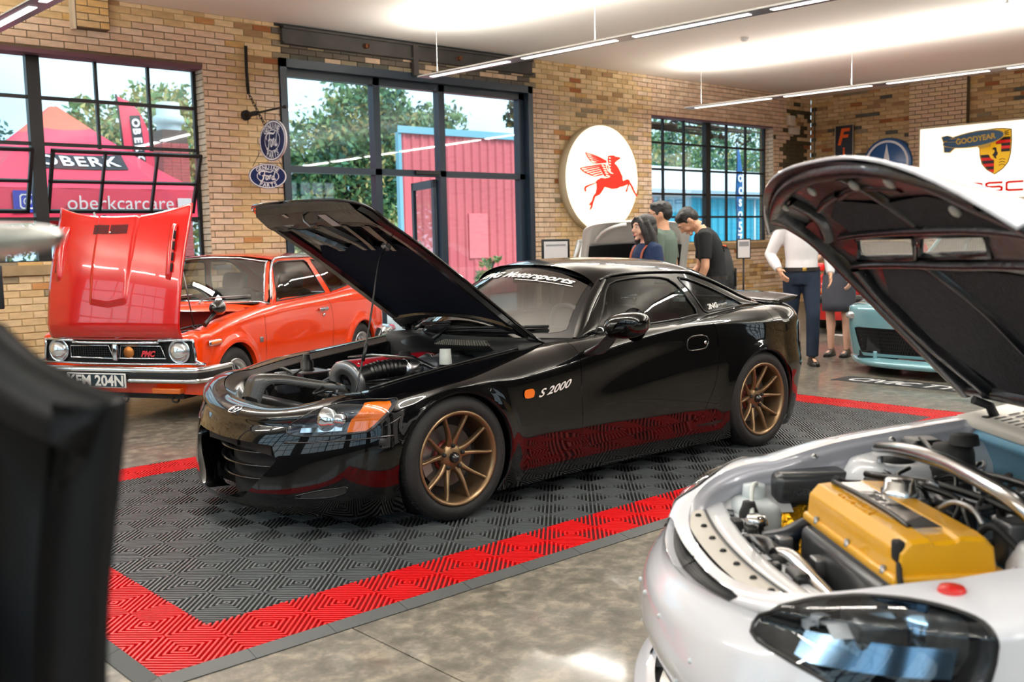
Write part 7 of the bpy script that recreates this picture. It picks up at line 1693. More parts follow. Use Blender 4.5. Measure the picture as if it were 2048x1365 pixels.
for a, u in ((.91, -.70), (.74, -.93), (.89, .02), (.89, .3), (.77, .42), (.90, -.35)): m_ = MB(); c = wbk(np.array(a), np.array(u), .03); m_.sphere(tuple(c), (.016, .016, .008), 12, 6); m_.build('rubber_stop', 'cover_grey', bo2)
bo2.matrix_local = Matrix.Translation((-.97, 0, .845)) @ Matrix.Rotation(-math.radians(44.9), 4, 'Y')
for sg in (1, -1): m_ = MB(); m_.rbox((-1.0, sg*.53-.02, .74), (-.93, sg*.53+.02, .80), .01); m_.tube([(-.97, sg*.53, .79), (-.95, sg*.53, .83), (-.90, sg*.53, .85)], .014, 6); m_.build('bonnet_hinge', 'matte_black', wc)

# ---------------------------------------------------------------- other cars, further off
defm('paint_teal', rgb(112, 158, 168), 0.22, 0.15, coat=1.0); defm('paint_oldsilver', rgb(222, 222, 218), 0.4, 0.0, coat=.5); defm('paint_oldred', rgb(206, 34, 30), 0.25, coat=.8); defm('paint_pearl', rgb(222, 234, 236), 0.25, coat=.8)
def simple_car(label, paint, pos, heading, L=4.2, W=1.70, H=1.36, hood=None, zf=.62, zh=.84, sq=.8, grille=None, roof=True, rubber=False, splitter=False):
    """origin at the front centre on the ground, x forward; hood = opening angle in degrees"""
    t = thing('parked_car', label, 'car', pos, heading); hw = W/2; xa, xb = -.38, -L+.45; c1, c2, R, wz = -.85, -L+.85, .335, .30
    Wf = pch([xb, -L*.6, c1, xa], [hw*.93, hw*.985, hw, hw*.95]); zc = pch([xb, -2.2, -1.1, xa], [zh-.06, zh-.10, zh-.13, zf+.02]); ye = pch([xb, -2.0, -1.1, xa], [hw*.75, hw*.83, hw*.74, hw*.70]); ze = pch([xb, -2.0, -1.15, xa], [zh+.08, zh+.03, zh, zf+.08])
    def side(x, v):
        z_c = zc(x); vl = np.clip(v, 0, 1); z = .17+(z_c-.17)*vl; y = Wf(x)*(1-.28*(z-.55)**2)
        for c in (c1, c2): y = y+.014*np.exp(-((np.hypot(x-c, z-wz)-R)/.04)**2)
        ph = np.clip(v-1, 0, 1)*PI/2; return np.where(v > 1, ye(x)+(y-ye(x))*np.cos(ph)**.85, y), np.where(v > 1, z_c+(ze(x)-z_c)*np.sin(ph)**.9, z)
    def S(s, v):
        s = np.asarray(s, float); v = np.asarray(v, float); x = np.clip(s, xb, xa); y, z = side(x, v); ph = np.clip(v-1, 0, 1)*PI/2; vl = np.clip(v, 0, 1)
        th = np.clip(s-xa, 0, 1)*PI/2; z0 = .17+(zf-.17)*vl; xn = np.where(v > 1, -.10+.08*np.cos(ph), -.02-.05*(1-vl)**2); zn = np.where(v > 1, zf+.05*np.sin(ph), z0)
        tr = np.clip(xb-s, 0, 1)*PI/2; zr = np.where(v > 1, zh-.06+.14*np.sin(ph), .25+(zh-.31)*vl)
        return np.stack([x+(xn-xa)*np.sin(th)**sq*(th > 0)+(-L+.04-xb)*np.sin(tr)**.6*(tr > 0), y*np.cos(th)**sq*np.cos(tr)**.55, z+(zn-z)*np.sin(th)+(zr-z)*np.sin(tr)], -1)
    vf = lambda x, z: (z-.17)/(float(zc(x))-.17)
    cuts = []
    for c in (c1, c2):
        a0 = math.asin((.12-wz)/R); pts = [(c+R*math.cos(a), wz+R*math.sin(a)) for a in np.linspace(a0, PI-a0, 20)]; cuts.append([(x, vf(x, z)) for x, z in [(pts[0][0], -.2)]+pts+[(pts[-1][0], -.2)]])
    sv_ = np.concatenate([np.linspace(xb-1, xb-.02, 10), np.arange(xb, xa, .05), np.linspace(xa, xa+1, 22)]); vv_ = np.concatenate([np.linspace(0, 1, 16), np.linspace(1, 2, 8)[1:]])
    gcut = []
    if grille: gcut = [[(xa+grille[0], (grille[1]-.17)/(zf-.17)), (xa+1.2, (grille[1]-.17)/(zf-.17)), (xa+1.2, (grille[2]-.17)/(zf-.17)), (xa+grille[0]*.86, (grille[2]-.17)/(zf-.17))]]
    b = patch(S, *np.meshgrid(sv_, vv_, indexing='ij'), cuts=cuts+gcut); mirror_y(b); b.build('body', paint, t)
    if grille:
        m_ = MB(); m_.grid([[tuple(S(np.array(s_), np.array(v_))*np.array([1, .97, 1])+np.array([-.05, 0, 0])) for v_ in ((grille[1]-.2)/(zf-.17), (grille[2]-.14)/(zf-.17))] for s_ in np.linspace(xa+grille[0]*.9, xa+1, 14)]); mirror_y(m_); m_.build('grille', 'matte_black', t)
        m_ = MB()
        for k in range(40):
            for dv in (1, -1):
                q = [tuple(S(np.array(min(xa+1, max(xa+grille[0]*.9, xa+grille[0]*.9+(1-grille[0]*.9)*k/39+dv*(w-.5)*.05))), np.array((grille[1]-.17+(grille[2]-grille[1])*w)/(zf-.17)))+np.array([-.02, 0, 0])) for w in (0, .5, 1)]; m_.tube(q, .003, 3, caps=False)
        mirror_y(m_); stuff(m_.build('grille_mesh', 'plastic_black', t))
    # top: bonnet or open bay, glass, roof
    xh, xw1 = -1.12, -1.12-.62
    edge = [(x, float(ye(x)), float(ze(x))) for x in np.linspace(xh, xa, 10)]+[tuple(S(np.array(s_), np.array(2.))) for s_ in np.linspace(xa+.05, xa+1, 10)]
    P = [[(x, y*u, z+.03*(1-u*u)) for u in np.linspace(-1, 1, 11)] for x, y, z in edge]
    m_ = MB(); m_.grid(P); bo = m_.build('bonnet', paint, t); solid(bo, .012, -1)
    if hood:
        m_ = MB(); m_.grid([[(x, y*u*.86, z+.03*(1-u*u)-.03) for u in np.linspace(-1, 1, 9)] for x, y, z in edge[1:9]]); m_.build('bonnet_liner', 'matte_black', bo)
        for u0, u1 in ((-.75, -.35), (.75, .35), (0, 0)):
            m_ = MB(); m_.tube([(edge[i][0], edge[i][1]*(u0+(u1-u0)*(i-9)/8), edge[i][2]-.035) for i in range(9, 18)], .02, 6); m_.build('bonnet_rib', paint, bo)
        hx, hz = xh, zh; bo.matrix_local = Matrix.Translation((hx, 0, hz)) @ Matrix.Rotation(-math.radians(hood), 4, 'Y') @ Matrix.Translation((-hx, 0, -hz))
        m_ = MB(); m_.box((xh, -hw*.68, .3), (-.2, hw*.68, .5)); m_.rbox((xh+.15, -.3, .5), (-.4, .25, zh-.16), .04); m_.build('engine_bay', 'matte_black', t)
        q = bo.matrix_local @ Vector((-.5, hw*.6, zf)); m_ = MB(); m_.tube([(-.45, hw*.66, zf+.05), tuple(q)], .008, 6); m_.build('bonnet_prop', 'steel', t)
    zr0 = H-.05; xr1 = -L+.75 if roof else xw1
    ry = hw*.62
    w = lambda u, q: np.stack([(xh-.02+.10*(1-u*u))*(1-q)+(xw1+.05*(1-u*u))*q, u*(hw*.77*(1-q)+ry*q), (zh+.01)*(1-q)+(zr0+.03*(1-u*u))*q], -1)
    m_ = MB(); m_.grid(w(*np.meshgrid(np.linspace(-1, 1, 15), np.linspace(0, 1, 6), indexing='ij'))); m_.build('windscreen', 'screen', t)
    m_ = MB(); P = []
    for x in np.linspace(xw1+.02, -L+.25, 20):
        q = (xw1-x)/(xw1+L-.25); zz = zr0-.03*q-(zr0-zh-.08)*sm01((q-.62)/.38); P.append([(x, u*(ry+.03*math.sin(PI*q)+(hw*.72-ry)*sm01((q-.6)/.4)), zz+.045*(1-abs(u)**2.5)) for u in np.linspace(-1, 1, 13)])
    m_.grid(P, flip=True); m_.build('roof', paint, t)
    for sg in (1, -1):
        m_ = MB(); rows = []
        for x in np.linspace(xh-.06, -L+.3, 26):
            xx = max(x, xb)
            if x > xw1: q = (xh-.06-x)/(xh-.06-xw1); top = (hw*.77*(1-q)+ry*q, zh+.02+(zr0-zh-.02)*q)
            else: q = (xw1-x)/(xw1+L-.25); top = (ry+.03*math.sin(PI*q)+(hw*.72-ry)*sm01((q-.6)/.4), zr0-.03*q-(zr0-zh-.08)*sm01((q-.62)/.38))
            rows.append([(x, sg*(float(ye(xx))*(1-k)+top[0]*k), float(ze(xx))*(1-k)+top[1]*k) for k in (0, .5, 1)])
        m_.grid(rows); m_.build('side_glass', 'tinted', t)
        m_ = MB(); m_.tube([r[2] for r in rows], .022, 6); m_.build('roof_rail', paint, t)
        m_ = MB(); m_.tube([(-2.35, sg*hw*.80, zh+.02), (-2.42, sg*ry*1.04, zr0)], .03, 6); m_.build('door_pillar', paint, t)
        m_ = MB(); c = S(np.array(xa+.40), np.array(.86)); m_.sphere((c[0]-.03, sg*c[1]*.97, c[2]), (.05, .11, .045), 14, 8); m_.build('headlamp', 'lamp_glass', t)
        m_ = MB(); m_.rbox((-1.45, sg*(hw+.02)-.07, zh-.02), (-1.32, sg*(hw+.02)+.07, zh+.10), .03); m_.build('door_mirror', paint, t)
    if rubber:
        m_ = MB(); m_.tube(spl([(-.55, -hw*1.0, .46), (-.1, -hw*.92, .46), (.03, -hw*.6, .46), (.05, 0, .46), (.03, hw*.6, .46), (-.1, hw*.92, .46), (-.55, hw*1.0, .46)], 5), .06, 8); m_.build('bumper', 'plastic_black', t)
        for sg in (1, -1): m_ = MB(); m_.rbox((-.06, sg*hw*.72-.09, .53), (.01, sg*hw*.72+.09, .60), .01); m_.build('turn_lamp', 'amber', t)
    if splitter:
        P = []
        for u in np.linspace(-1, 1, 31):
            x = .06-.55*abs(u)**3.2; y = u*(hw+.05); P.append([(x-.10, y*.96, .16), (x, y, .135), (x+.01, y, .115), (x, y, .085), (x-.2, y*.93, .085)])
        m_ = MB(); m_.grid(P); m_.build('splitter', paint, t)
        for sg in (1, -1):
            m_ = MB(); m_.rbox((-.16, sg*.52-.02, .13), (-.08, sg*.52+.02, .22), .008); m_.build('splitter_stay', paint, t)
            c = S(np.array(xa+.42), np.array(.55)); m_ = MB(); m_.prism([(sg*(hw*.50), .20), (sg*(hw*.66), .22), (sg*(hw*.64), .42), (sg*(hw*.54), .40)], c[0]-.08, c[0]+.03, 'yz'); fixn(m_.build('side_intake', 'matte_black', t))
    m_ = MB(); m_.box((-L+.1, -hw*.75, .16), (-.12, hw*.75, .22)); m_.box((c2+.4, -hw*.9, .16), (c1-.4, hw*.9, .22)); m_.build('underbody', 'matte_black', t)
    for x in (c1, c2):
        for sg in (1, -1): wmo.put(t, (x, sg*(hw-.02), .30), sg)
    return t
wmo = wheel_mag(.30, .19, .20, 'steel', 'matte_black')
simple_car('pale teal sports car with a black mesh grille and front splitter behind the raised bonnet', 'paint_teal', (7.30, .93, 0), PI+.02, 4.4, 1.86, 1.40, zf=.60, zh=.86, sq=.62, grille=(.52, .20, .44), splitter=True)
simple_car('old silver saloon with its bonnet raised below the flying horse sign', 'paint_oldsilver', (6.55, 3.62, 0), math.radians(226), 4.2, 1.66, 1.36, hood=47, zf=.66, zh=.86, sq=.5)
simple_car('old red car with a black rubber bumper behind the man in the white shirt', 'paint_oldred', (10.9, 3.35, 0), math.radians(205), 4.2, 1.66, 1.20, zf=.62, zh=.80, sq=.5, rubber=True)
simple_car('low white car parked outside beyond the glazed entrance', 'paint_pearl', (5.9, 12.6, -.03), math.radians(195), 4.2, 1.70, 1.22, zf=.58, zh=.78)
# ---------------------------------------------------------------- signs on the walls
defm('sign_glow', rgb(255, 240, 214), 0.5, emit=rgb(255, 238, 212), estr=1.05); defm('sign_glow2', rgb(255, 244, 228), 0.5, emit=rgb(255, 243, 226), estr=1.0); defm('sign_red', rgb(232, 40, 16), 0.5, emit=rgb(232, 36, 12), estr=.35); defm('sign_rim', rgb(200, 188, 160), 0.4)
defm('enamel_blue', rgb(14, 28, 76), 0.5, spec=.2); defm('enamel_white', rgb(232, 232, 236), 0.45); defm('sign_blue2', rgb(20, 78, 136), 0.35, coat=.4); defm('sign_navy', rgb(20, 24, 36), 0.4); defm('sign_orange', rgb(240, 98, 20), 0.45); defm('crest_yellow', rgb(246, 196, 36), 0.5, emit=rgb(246, 190, 30), estr=.30); defm('crest_red', rgb(214, 26, 24), 0.5, emit=rgb(210, 20, 18), estr=.30); defm('crest_black', rgb(22, 20, 26), 0.5); defm('blimp_gold', rgb(226, 188, 70), 0.4); defm('blimp_blue', rgb(24, 76, 116), 0.35); defm('iron', rgb(34, 30, 28), 0.7, 0.4)
def flat(polys, z0, z1, F):
    import bmesh as _b
    mb = MB()
    for p in polys: s0 = len(mb.v); mb.prism(p, z0, z1)
    mb.xf(F); return mb
# flying-horse light box
px, pz = 10.13, 2.24
pg = thing('illuminated_sign', 'round glowing white sign with a red winged horse on the brick wall', 'sign', (px, YW-.005, pz))
m_ = MB(); m_.lathe([(.80, 0), (.825, -.01), (.825, -.13), (.80, -.155)], 64, 'y'); m_.build('rim', 'sign_rim', pg)
m_ = MB(); m_.lathe([(0, -.215), (.3, -.212), (.55, -.20), (.72, -.185), (.795, -.165), (.81, -.15)], 64, 'y'); m_.build('face', 'sign_glow', pg)
hb_ = [(10.139, 2.591), (10.20, 2.600), (10.264, 2.603), (10.31, 2.585), (10.337, 2.585), (10.41, 2.578), (10.414, 2.555), (10.375, 2.54), (10.336, 2.522), (10.295, 2.495), (10.287, 2.478), (10.335, 2.45), (10.38, 2.40), (10.417, 2.348), (10.458, 2.286), (10.468, 2.216), (10.575, 2.246), (10.629, 2.23), (10.639, 2.198), (10.692, 2.149), (10.745, 2.064), (10.814, 1.982), (10.787, 1.978), (10.712, 2.056), (10.628, 2.176), (10.584, 2.111), (10.572, 2.054), (10.529, 2.047), (10.562, 2.104), (10.595, 2.169), (10.466, 2.131), (10.403, 2.124), (10.349, 2.1), (10.234, 2.087), (10.12, 2.105), (10.048, 2.116), (10.02, 2.08), (9.995, 2.053), (9.933, 1.996), (9.841, 1.967), (9.789, 1.87), (9.767, 1.801), (9.716, 1.76), (9.727, 1.801), (9.748, 1.836), (9.698, 1.835), (9.718, 1.863), (9.763, 1.898), (9.801, 1.981), (9.852, 2.023), (9.874, 2.092), (9.87, 2.175), (9.784, 2.146), (9.684, 2.116), (9.633, 2.088), (9.642, 2.04), (9.613, 2.04), (9.6, 2.088), (9.624, 2.122), (9.724, 2.151), (9.845, 2.177), (9.887, 2.217), (9.969, 2.253), (10.071, 2.249), (10.164, 2.265), (10.22, 2.33), (10.177, 2.391), (10.147, 2.459), (10.128, 2.528)]
w1_ = [(10.128, 2.44), (10.055, 2.463), (9.99, 2.452), (9.93, 2.42), (10.0, 2.335), (10.051, 2.276), (10.12, 2.27), (10.20, 2.30), (10.19, 2.35), (10.15, 2.37)]
def shift(p): return [(x-10.085, z-2.245) for x, z in p]
Fp = frame((0, 0, 0), (1, 0, 0), (0, 0, 1))
m_ = MB(); s_ = [(x, -.222, z) for x, z in shift(hb_)]+[(x, -.214, z) for x, z in shift(hb_)]; n = len(hb_); m_.add(s_, [tuple(range(n))]+[(i, (i+1) % n, n+(i+1) % n, n+i) for i in range(n)], False); m_.build('horse', 'sign_red', pg)
m_ = MB(); q = shift(w1_); n = len(q); m_.add([(x, -.225, z) for x, z in q]+[(x, -.215, z) for x, z in q], [tuple(range(n))]+[(i, (i+1) % n, n+(i+1) % n, n+i) for i in range(n)], False); m_.build('wing', 'sign_red', pg)
# feathers: separate red strokes with gaps, lower and upper wing; white cuts for mane and shoulder
def strokes(nm, lines, r, mt, y=-.222):
    for a in lines:
        m_ = MB(); P = spl([(x, z) for x, z in shift(a)], 6); L = []
        for i, p in enumerate(P):
            t = P[min(i+1, len(P)-1)]-P[max(i-1, 0)]; t /= np.linalg.norm(t)+1e-9; k = r*(1 if i < len(P)-3 else .6); nn = np.array([-t[1], t[0]])*k; L.append([(p[0]-nn[0], y, p[1]-nn[1]), (p[0]+nn[0], y, p[1]+nn[1])])
        m_.grid(L, smooth=False); m_.build(nm, mt, pg)
low = [[(9.98, 2.452), (9.75, 2.42), (9.512, 2.385)], [(9.95, 2.425), (9.77, 2.395), (9.565, 2.36)], [(9.95, 2.395), (9.80, 2.368), (9.625, 2.337)], [(9.96, 2.365), (9.83, 2.342), (9.69, 2.315)], [(9.98, 2.335), (9.87, 2.316), (9.755, 2.292)], [(10.01, 2.305), (9.92, 2.292), (9.83, 2.272)], [(9.512, 2.385), (9.60, 2.335), (9.70, 2.305), (9.83, 2.270)]]
upw = [[(10.10, 2.505), (9.9, 2.567), (9.635, 2.622)], [(10.07, 2.500), (9.90, 2.545), (9.665, 2.592)], [(10.03, 2.494), (9.90, 2.522), (9.70, 2.558)], [(9.97, 2.486), (9.86, 2.503), (9.735, 2.524)], [(10.10, 2.492), (9.93, 2.478), (9.785, 2.470)], [(9.635, 2.622), (9.69, 2.55), (9.785, 2.470)]]
strokes('feather', low, .011, 'sign_red'); strokes('feather', upw, .011, 'sign_red')
strokes('mane_gap', [[(10.150, 2.56-.042*k), (10.19, 2.555-.042*k)] for k in range(5)], .008, 'sign_glow', -.2265); strokes('wing_gap', [[(10.075, 2.47), (10.10, 2.40), (10.16, 2.345), (10.24, 2.322)]], .008, 'sign_glow', -.2275)
strokes('wing_gap', [[(9.99+.022*k, 2.435-.035*k), (10.06+.022*k, 2.425-.035*k)] for k in range(5)], .008, 'sign_glow', -.2275)

# long light box on the right wall (faces -x): local frame x to the right as seen, y up
def wall_sign(nm, label, Y, Z, X, cat='sign'):
    t = thing(nm, label, cat, (X, Y, Z), -PI/2); return t       # local x -> -Y (to the right in view), local y -> +X (into wall), z up
ls = wall_sign('illuminated_sign', 'long glowing white sign with a shield crest and red lettering on the right wall', 3.98, 2.48, XR-.14)
m_ = MB(); m_.box((-1.33, -.10, -.655), (1.33, .13, .655)); m_.build('case', 'sign_rim', ls)
m_ = MB(); m_.box((-1.30, -.108, -.625), (1.30, -.10, .625)); m_.build('face', 'sign_glow2', ls)
def plate(parent, nm, poly, y0, y1, mt):
    n = len(poly); m_ = MB(); m_.add([(x, y0, z) for x, z in poly]+[(x, y1, z) for x, z in poly], [tuple(range(n))]+[(i, (i+1) % n, n+(i+1) % n, n+i) for i in range(n)], False); return m_.build(nm, mt, parent)
def stext(parent, nm, txt, x, z, y, mt, **kw): return text_obj(nm, txt, parent, mt, frame((x, y, z), (1, 0, 0), (0, 0, 1)), **kw)
# extended squarish letters built from strokes
def bloc(parent, ch_, x, z, w, h, y, mt, r=.022):
    g = {'P': [[(0, -1), (0, 1), (.8, 1), (1, .8), (1, .2), (.8, 0), (0, 0)]], 'O': [[(.15, -1), (.85, -1), (1, -.8), (1, .8), (.85, 1), (.15, 1), (0, .8), (0, -.8), (.15, -1)]], 'R': [[(0, -1), (0, 1), (.8, 1), (1, .8), (1, .2), (.8, 0), (0, 0)], [(.72, 0), (1, -.3), (1, -1)]], 'S': [[(1, 1), (.15, 1), (0, .8), (0, .2), (.15, 0), (.85, 0), (1, -.2), (1, -.8), (.85, -1), (0, -1)]], 'C': [[(1, 1), (.15, 1), (0, .8), (0, -.8), (.15, -1), (1, -1)]], 'H': [[(0, 1), (0, -1)], [(1, 1), (1, -1)], [(0, 0), (1, 0)]], 'E': [[(1, 1), (.12, 1), (0, .85), (0, -.85), (.12, -1), (1, -1)], [(0, 0), (.9, 0)]]}[ch_]
    m_ = MB()
    for st in g:
        for (a, b), (c, d) in zip(st[:-1], st[1:]):
            p, q = np.array([x+a*w, z+b*h/2]), np.array([x+c*w, z+d*h/2]); t = (q-p)/np.linalg.norm(q-p); n = np.array([-t[1], t[0]])*r; p = p-t*r*.6; q = q+t*r*.6
            m_.add([(p[0]-n[0], y, p[1]-n[1]), (q[0]-n[0], y, q[1]-n[1]), (q[0]+n[0], y, q[1]+n[1]), (p[0]+n[0], y, p[1]+n[1])], [(0, 1, 2, 3)], False)
    m_.build('sign_letter', mt, parent)
for k, ch_ in enumerate('PORSCHE'): bloc(ls, ch_, -1.13+k*.333, -.44, .255, .135, -.115, 'crest_red', .018)
# crest
sh = [(-.245, .48), (-.12, .505), (0, .512), (.12, .505), (.245, .48), (.255, .30), (.245, .10), (.21, -.04), (.13, -.14), (0, -.225), (-.13, -.14), (-.21, -.04), (-.245, .10), (-.255, .30)]
cx = .0
o_ = plate(ls, 'crest_outline', [(x*1.05, (z-.14)*1.04+.14) for x, z in sh], -.112, -.108, 'crest_black'); plate(ls, 'crest_field', sh, -.117, -.111, 'crest_yellow')
def clip_sh(x0, x1, z0, z1):
    def half(z):
        zs = [(.48, .245), (.30, .255), (.10, .245), (-.04, .21), (-.14, .13), (-.225, 0)]
        for (za, xa_), (zb, xb_) in zip(zs[:-1], zs[1:]):
            if zb <= z <= za: return xb_+(xa_-xb_)*(z-zb)/(za-zb)
        return .245
    P = []
    for z in np.linspace(z0, z1, 7): P.append((max(x0, -half(z)+.006), z))
    for z in np.linspace(z1, z0, 7): P.append((min(x1, half(z)-.006), z))
    return P
for k in range(5): plate(ls, 'crest_stripe', clip_sh(.01, .30, .37-.048*(k+1), .37-.048*k), -.1195, -.116, ('crest_black', 'crest_red')[k % 2]); 
for k in range(6): plate(ls, 'crest_stripe', clip_sh(-.30, -.01, .10-.05*(k+1), .10-.05*k), -.1195, -.116, ('crest_black', 'crest_red')[k % 2])
stext(ls, 'crest_lettering', 'PORSCHE', 0, .435, -.1205, 'crest_black', size=.105, bold=.002, wx=1.0)
plate(ls, 'crest_shield', [(-.10, .26), (.10, .26), (.10, .10), (.06, .03), (0, 0), (-.06, .03), (-.10, .10)], -.122, -.118, 'crest_yellow')
hs_ = [(-.03, .02), (-.01, .06), (-.045, .09), (-.02, .11), (.0, .15), (-.02, .18), (-.05, .17), (-.03, .205), (.0, .215), (.025, .20), (.03, .15), (.05, .12), (.045, .08), (.02, .07), (.03, .02), (.005, .03), (-.005, .05)]
plate(ls, 'crest_horse', hs_, -.1245, -.121, 'crest_black')
for s_, (x, z) in (((-1), (-.12, .32)), (1, (.12, .0))):
    for k in range(3): m_ = MB(); m_.tube(spl([(x-.05, -.119, z-.045*k), (x, -.119, z+.018-.045*k), (x+.05, -.119, z-.045*k)], 4), .005, 4); m_.build('crest_antler', 'crest_black', ls)
# blimp-shaped sign in front
bs = wall_sign('cutout_sign', 'blue and gold cut-out airship sign hung over the left end of the long light box', 4.28, 2.84, XR-.42)
bl_ = [(.50*math.cos(a)*(1.0), .115*math.sin(a)*(1+.12*math.cos(a))) for a in np.linspace(0, 2*PI, 48, endpoint=False)]
plate(bs, 'hull_edge', [(x*1.03, z*1.14) for x, z in bl_], .0, .02, 'blimp_gold'); plate(bs, 'hull', bl_, -.006, .006, 'blimp_blue')
for pl in ([(-.50, .03), (-.53, .13), (-.42, .14), (-.30, .08)], [(-.50, -.03), (-.50, -.14), (-.40, -.16), (-.30, -.09)], [(-.47, .03), (-.42, .07), (-.22, .06), (-.27, .0)]): plate(bs, 'fin_edge', [(x, z) for x, z in pl], -.010, .012, 'blimp_gold'); c = np.mean(pl, axis=0); plate(bs, 'fin', [tuple(c+(np.array(p)-c)*.78) for p in pl], -.014, -.009, 'blimp_blue')
plate(bs, 'gondola', [(.06, -.12), (.30, -.10), (.27, -.16), (.10, -.18)], -.004, .012, 'blimp_gold'); stext(bs, 'sign_lettering', 'GOODYEAR', .05, .0, -.012, 'blimp_gold', size=.125, bold=.004, wx=.95)
for x in (-.3, .3): m_ = MB(); m_.tube([(x, .01, .1), (x, .13, .11)], .006, 5); m_.build('bracket', 'iron', bs)
bs.rotation_euler = (0, math.radians(-5), -PI/2)
# three-pointed star disc
st = wall_sign('round_sign', 'round blue enamel sign with a white ring and three-pointed star', 5.93, 2.56, XR-.16)
m_ = MB(); m_.lathe([(0, -.03), (.45, -.03), (.46, -.02), (.46, .16)], 56, 'y'); m_.build('disc', 'sign_blue2', st)
m_ = MB(); m_.lathe([(.375, -.034), (.378, -.040), (.415, -.040), (.418, -.034)], 56, 'y'); m_.build('ring', 'enamel_white', st)
for k in range(3):
    a = PI/2+k*2*PI/3; c, s = math.cos(a), math.sin(a); pts = [(.365, 0), (.05, .062), (.05, -.062)]; m_ = MB(); tip = (.365*c, -.036, .365*s); b1 = (.06*c-.06*s, -.036, .06*s+.06*c); b2 = (.06*c+.06*s, -.036, .06*s-.06*c); o = (0, -.036, 0); top = (.05*c, -.055, .05*s); m_.add([tip, b1, o, b2, top], [(0, 1, 4), (1, 2, 4), (2, 3, 4), (3, 0, 4)], False); m_.build('star_point', 'enamel_white', st)
# narrow upright banner sign
bn = wall_sign('upright_sign', 'narrow dark upright sign with orange letters on the right brick wall', 6.855, 2.86, XR-.05)
m_ = MB(); m_.box((-.185, -.012, -.48), (.185, .03, .48)); m_.build('board', 'sign_navy', bn); m_ = MB(); m_.tube([(-.185, -.012, -.48), (.185, -.012, -.48), (.185, -.012, .48), (-.185, -.012, .48)], .008, 5, closed=True); m_.build('border', 'sign_rim', bn)
stext(bn, 'sign_letter', 'F', .0, .27, -.016, 'sign_orange', size=.42, shear=.25, bold=.012)
for k, ch_ in enumerate('ire'): stext(bn, 'sign_letter', ch_, .0, -.02-.19*k, -.016, 'sign_orange', size=.26, bold=.008)

# ---- two oval enamel signs hung from ironwork
def ford_sign(t, W, H, tilt=0.0):
    E = lambda a, b, n=48: [(a*math.cos(k), b*math.sin(k)) for k in np.linspace(0, 2*PI, n, endpoint=False)]
    for sd in (-1, 1):
        y = sd*.010
        def pl_(nm, P, d, mt): n = len(P); m_ = MB(); m_.add([(x, y+sd*d, z) for x, z in P], [tuple(range(n)) if sd < 0 else tuple(reversed(range(n)))], False); return m_.build(nm, mt, t)
        def rg(nm, a0, b0, a1, b1, d, mt): m_ = MB(); m_.grid([[(x, y+sd*d, z) for x, z in E(a0, b0)], [(x, y+sd*d, z) for x, z in E(a1, b1)]], closev=True, smooth=False); return m_.build(nm, mt, t)
        pl_('enamel_face', E(W/2, H/2), 0, 'enamel_blue'); rg('outer_ring', W*.485, H*.48, W*.455, H*.445, .002, 'enamel_white'); rg('inner_ring', W*.29, H*.27, W*.272, H*.247, .002, 'enamel_white')
        for txt, up in (('GENUINE', 1), ('PARTS', -1)):
            n = len(txt); span = 1.55 if n > 5 else 1.05
            for i, ch_ in enumerate(txt):
                k = (i-(n-1)/2)/(n-1)*span; a = PI/2-k if up > 0 else -PI/2+k; cx_, cz_ = W*.372*math.cos(a), H*.355*math.sin(a); tx, tz = (math.sin(a), -math.cos(a)) if up > 0 else (-math.sin(a), math.cos(a)); tx *= 1; L = math.hypot(tx*W, tz*H); ux, uz = tx*W/L, tz*H/L
                if sd > 0: pass
                v, f = text_mesh(ch_, H*.21, bold=H*.005); v[:, 0] *= .95*min(1, W/H)**.5
                m_ = MB(); 
                # letter frame: reading direction u, up w, mirrored on the back face
                wx_, wz_ = -uz, ux
                if sd < 0: vs = [(cx_+p[0]*ux+p[1]*wx_, y-.004, cz_+p[0]*uz+p[1]*wz_) for p in v]
                else: vs = [(-(cx_+p[0]*ux+p[1]*wx_), y+.004, cz_+p[0]*uz+p[1]*wz_) for p in v]
                m_.add(vs, f, False); m_.build('sign_letter', 'enamel_white', t)
        sc = [[(-.19, .02), (-.21, .06), (-.16, .10), (-.06, .10), (.06, .085), (.12, .11)], [(-.075, .095), (-.10, .02), (-.13, -.07), (-.18, -.105), (-.215, -.08)], [(-.15, .005), (-.09, .015), (-.045, .02)], [(-.03, .015), (-.055, -.03), (-.045, -.07), (-.01, -.06), (.005, -.01), (-.02, .012), (.02, .0)], [(.035, .02), (.045, -.01), (.035, -.07)], [(.043, -.01), (.065, .018), (.085, .012)], [(.135, .005), (.105, -.01), (.095, -.05), (.115, -.072), (.14, -.05), (.15, .02), (.175, .09)], [(.15, .02), (.142, -.05), (.16, -.072), (.19, -.05)]]
        for ln in sc:
            m_ = MB(); P = spl([(a*W*1.05, b*H*1.9) for a, b in ln], 6); rows = []
            for i, p in enumerate(P):
                tt = P[min(i+1, len(P)-1)]-P[max(i-1, 0)]; tt /= np.linalg.norm(tt)+1e-9; r = H*.021*(.7+.5*math.sin(PI*i/(len(P)-1))); nn = np.array([-tt[1], tt[0]])*r; x_ = -sd*1
                rows.append([((p[0]-nn[0])*(1 if sd < 0 else -1), y+sd*.005, p[1]-nn[1]), ((p[0]+nn[0])*(1 if sd < 0 else -1), y+sd*.005, p[1]+nn[1])])
            m_.grid(rows, smooth=False); m_.build('script_stroke', 'enamel_white', t)
    m_ = MB(); m_.grid([[(x, d, z) for x, z in E(W/2, H/2)] for d in (-.010, .010)], closev=True); m_.build('sign_edge', 'enamel_white', t)
ir = thing('iron_bracket', 'black iron rod and chain fixed to the brick pier beside the entrance', 'bracket', (4.24, YW, 2.84))
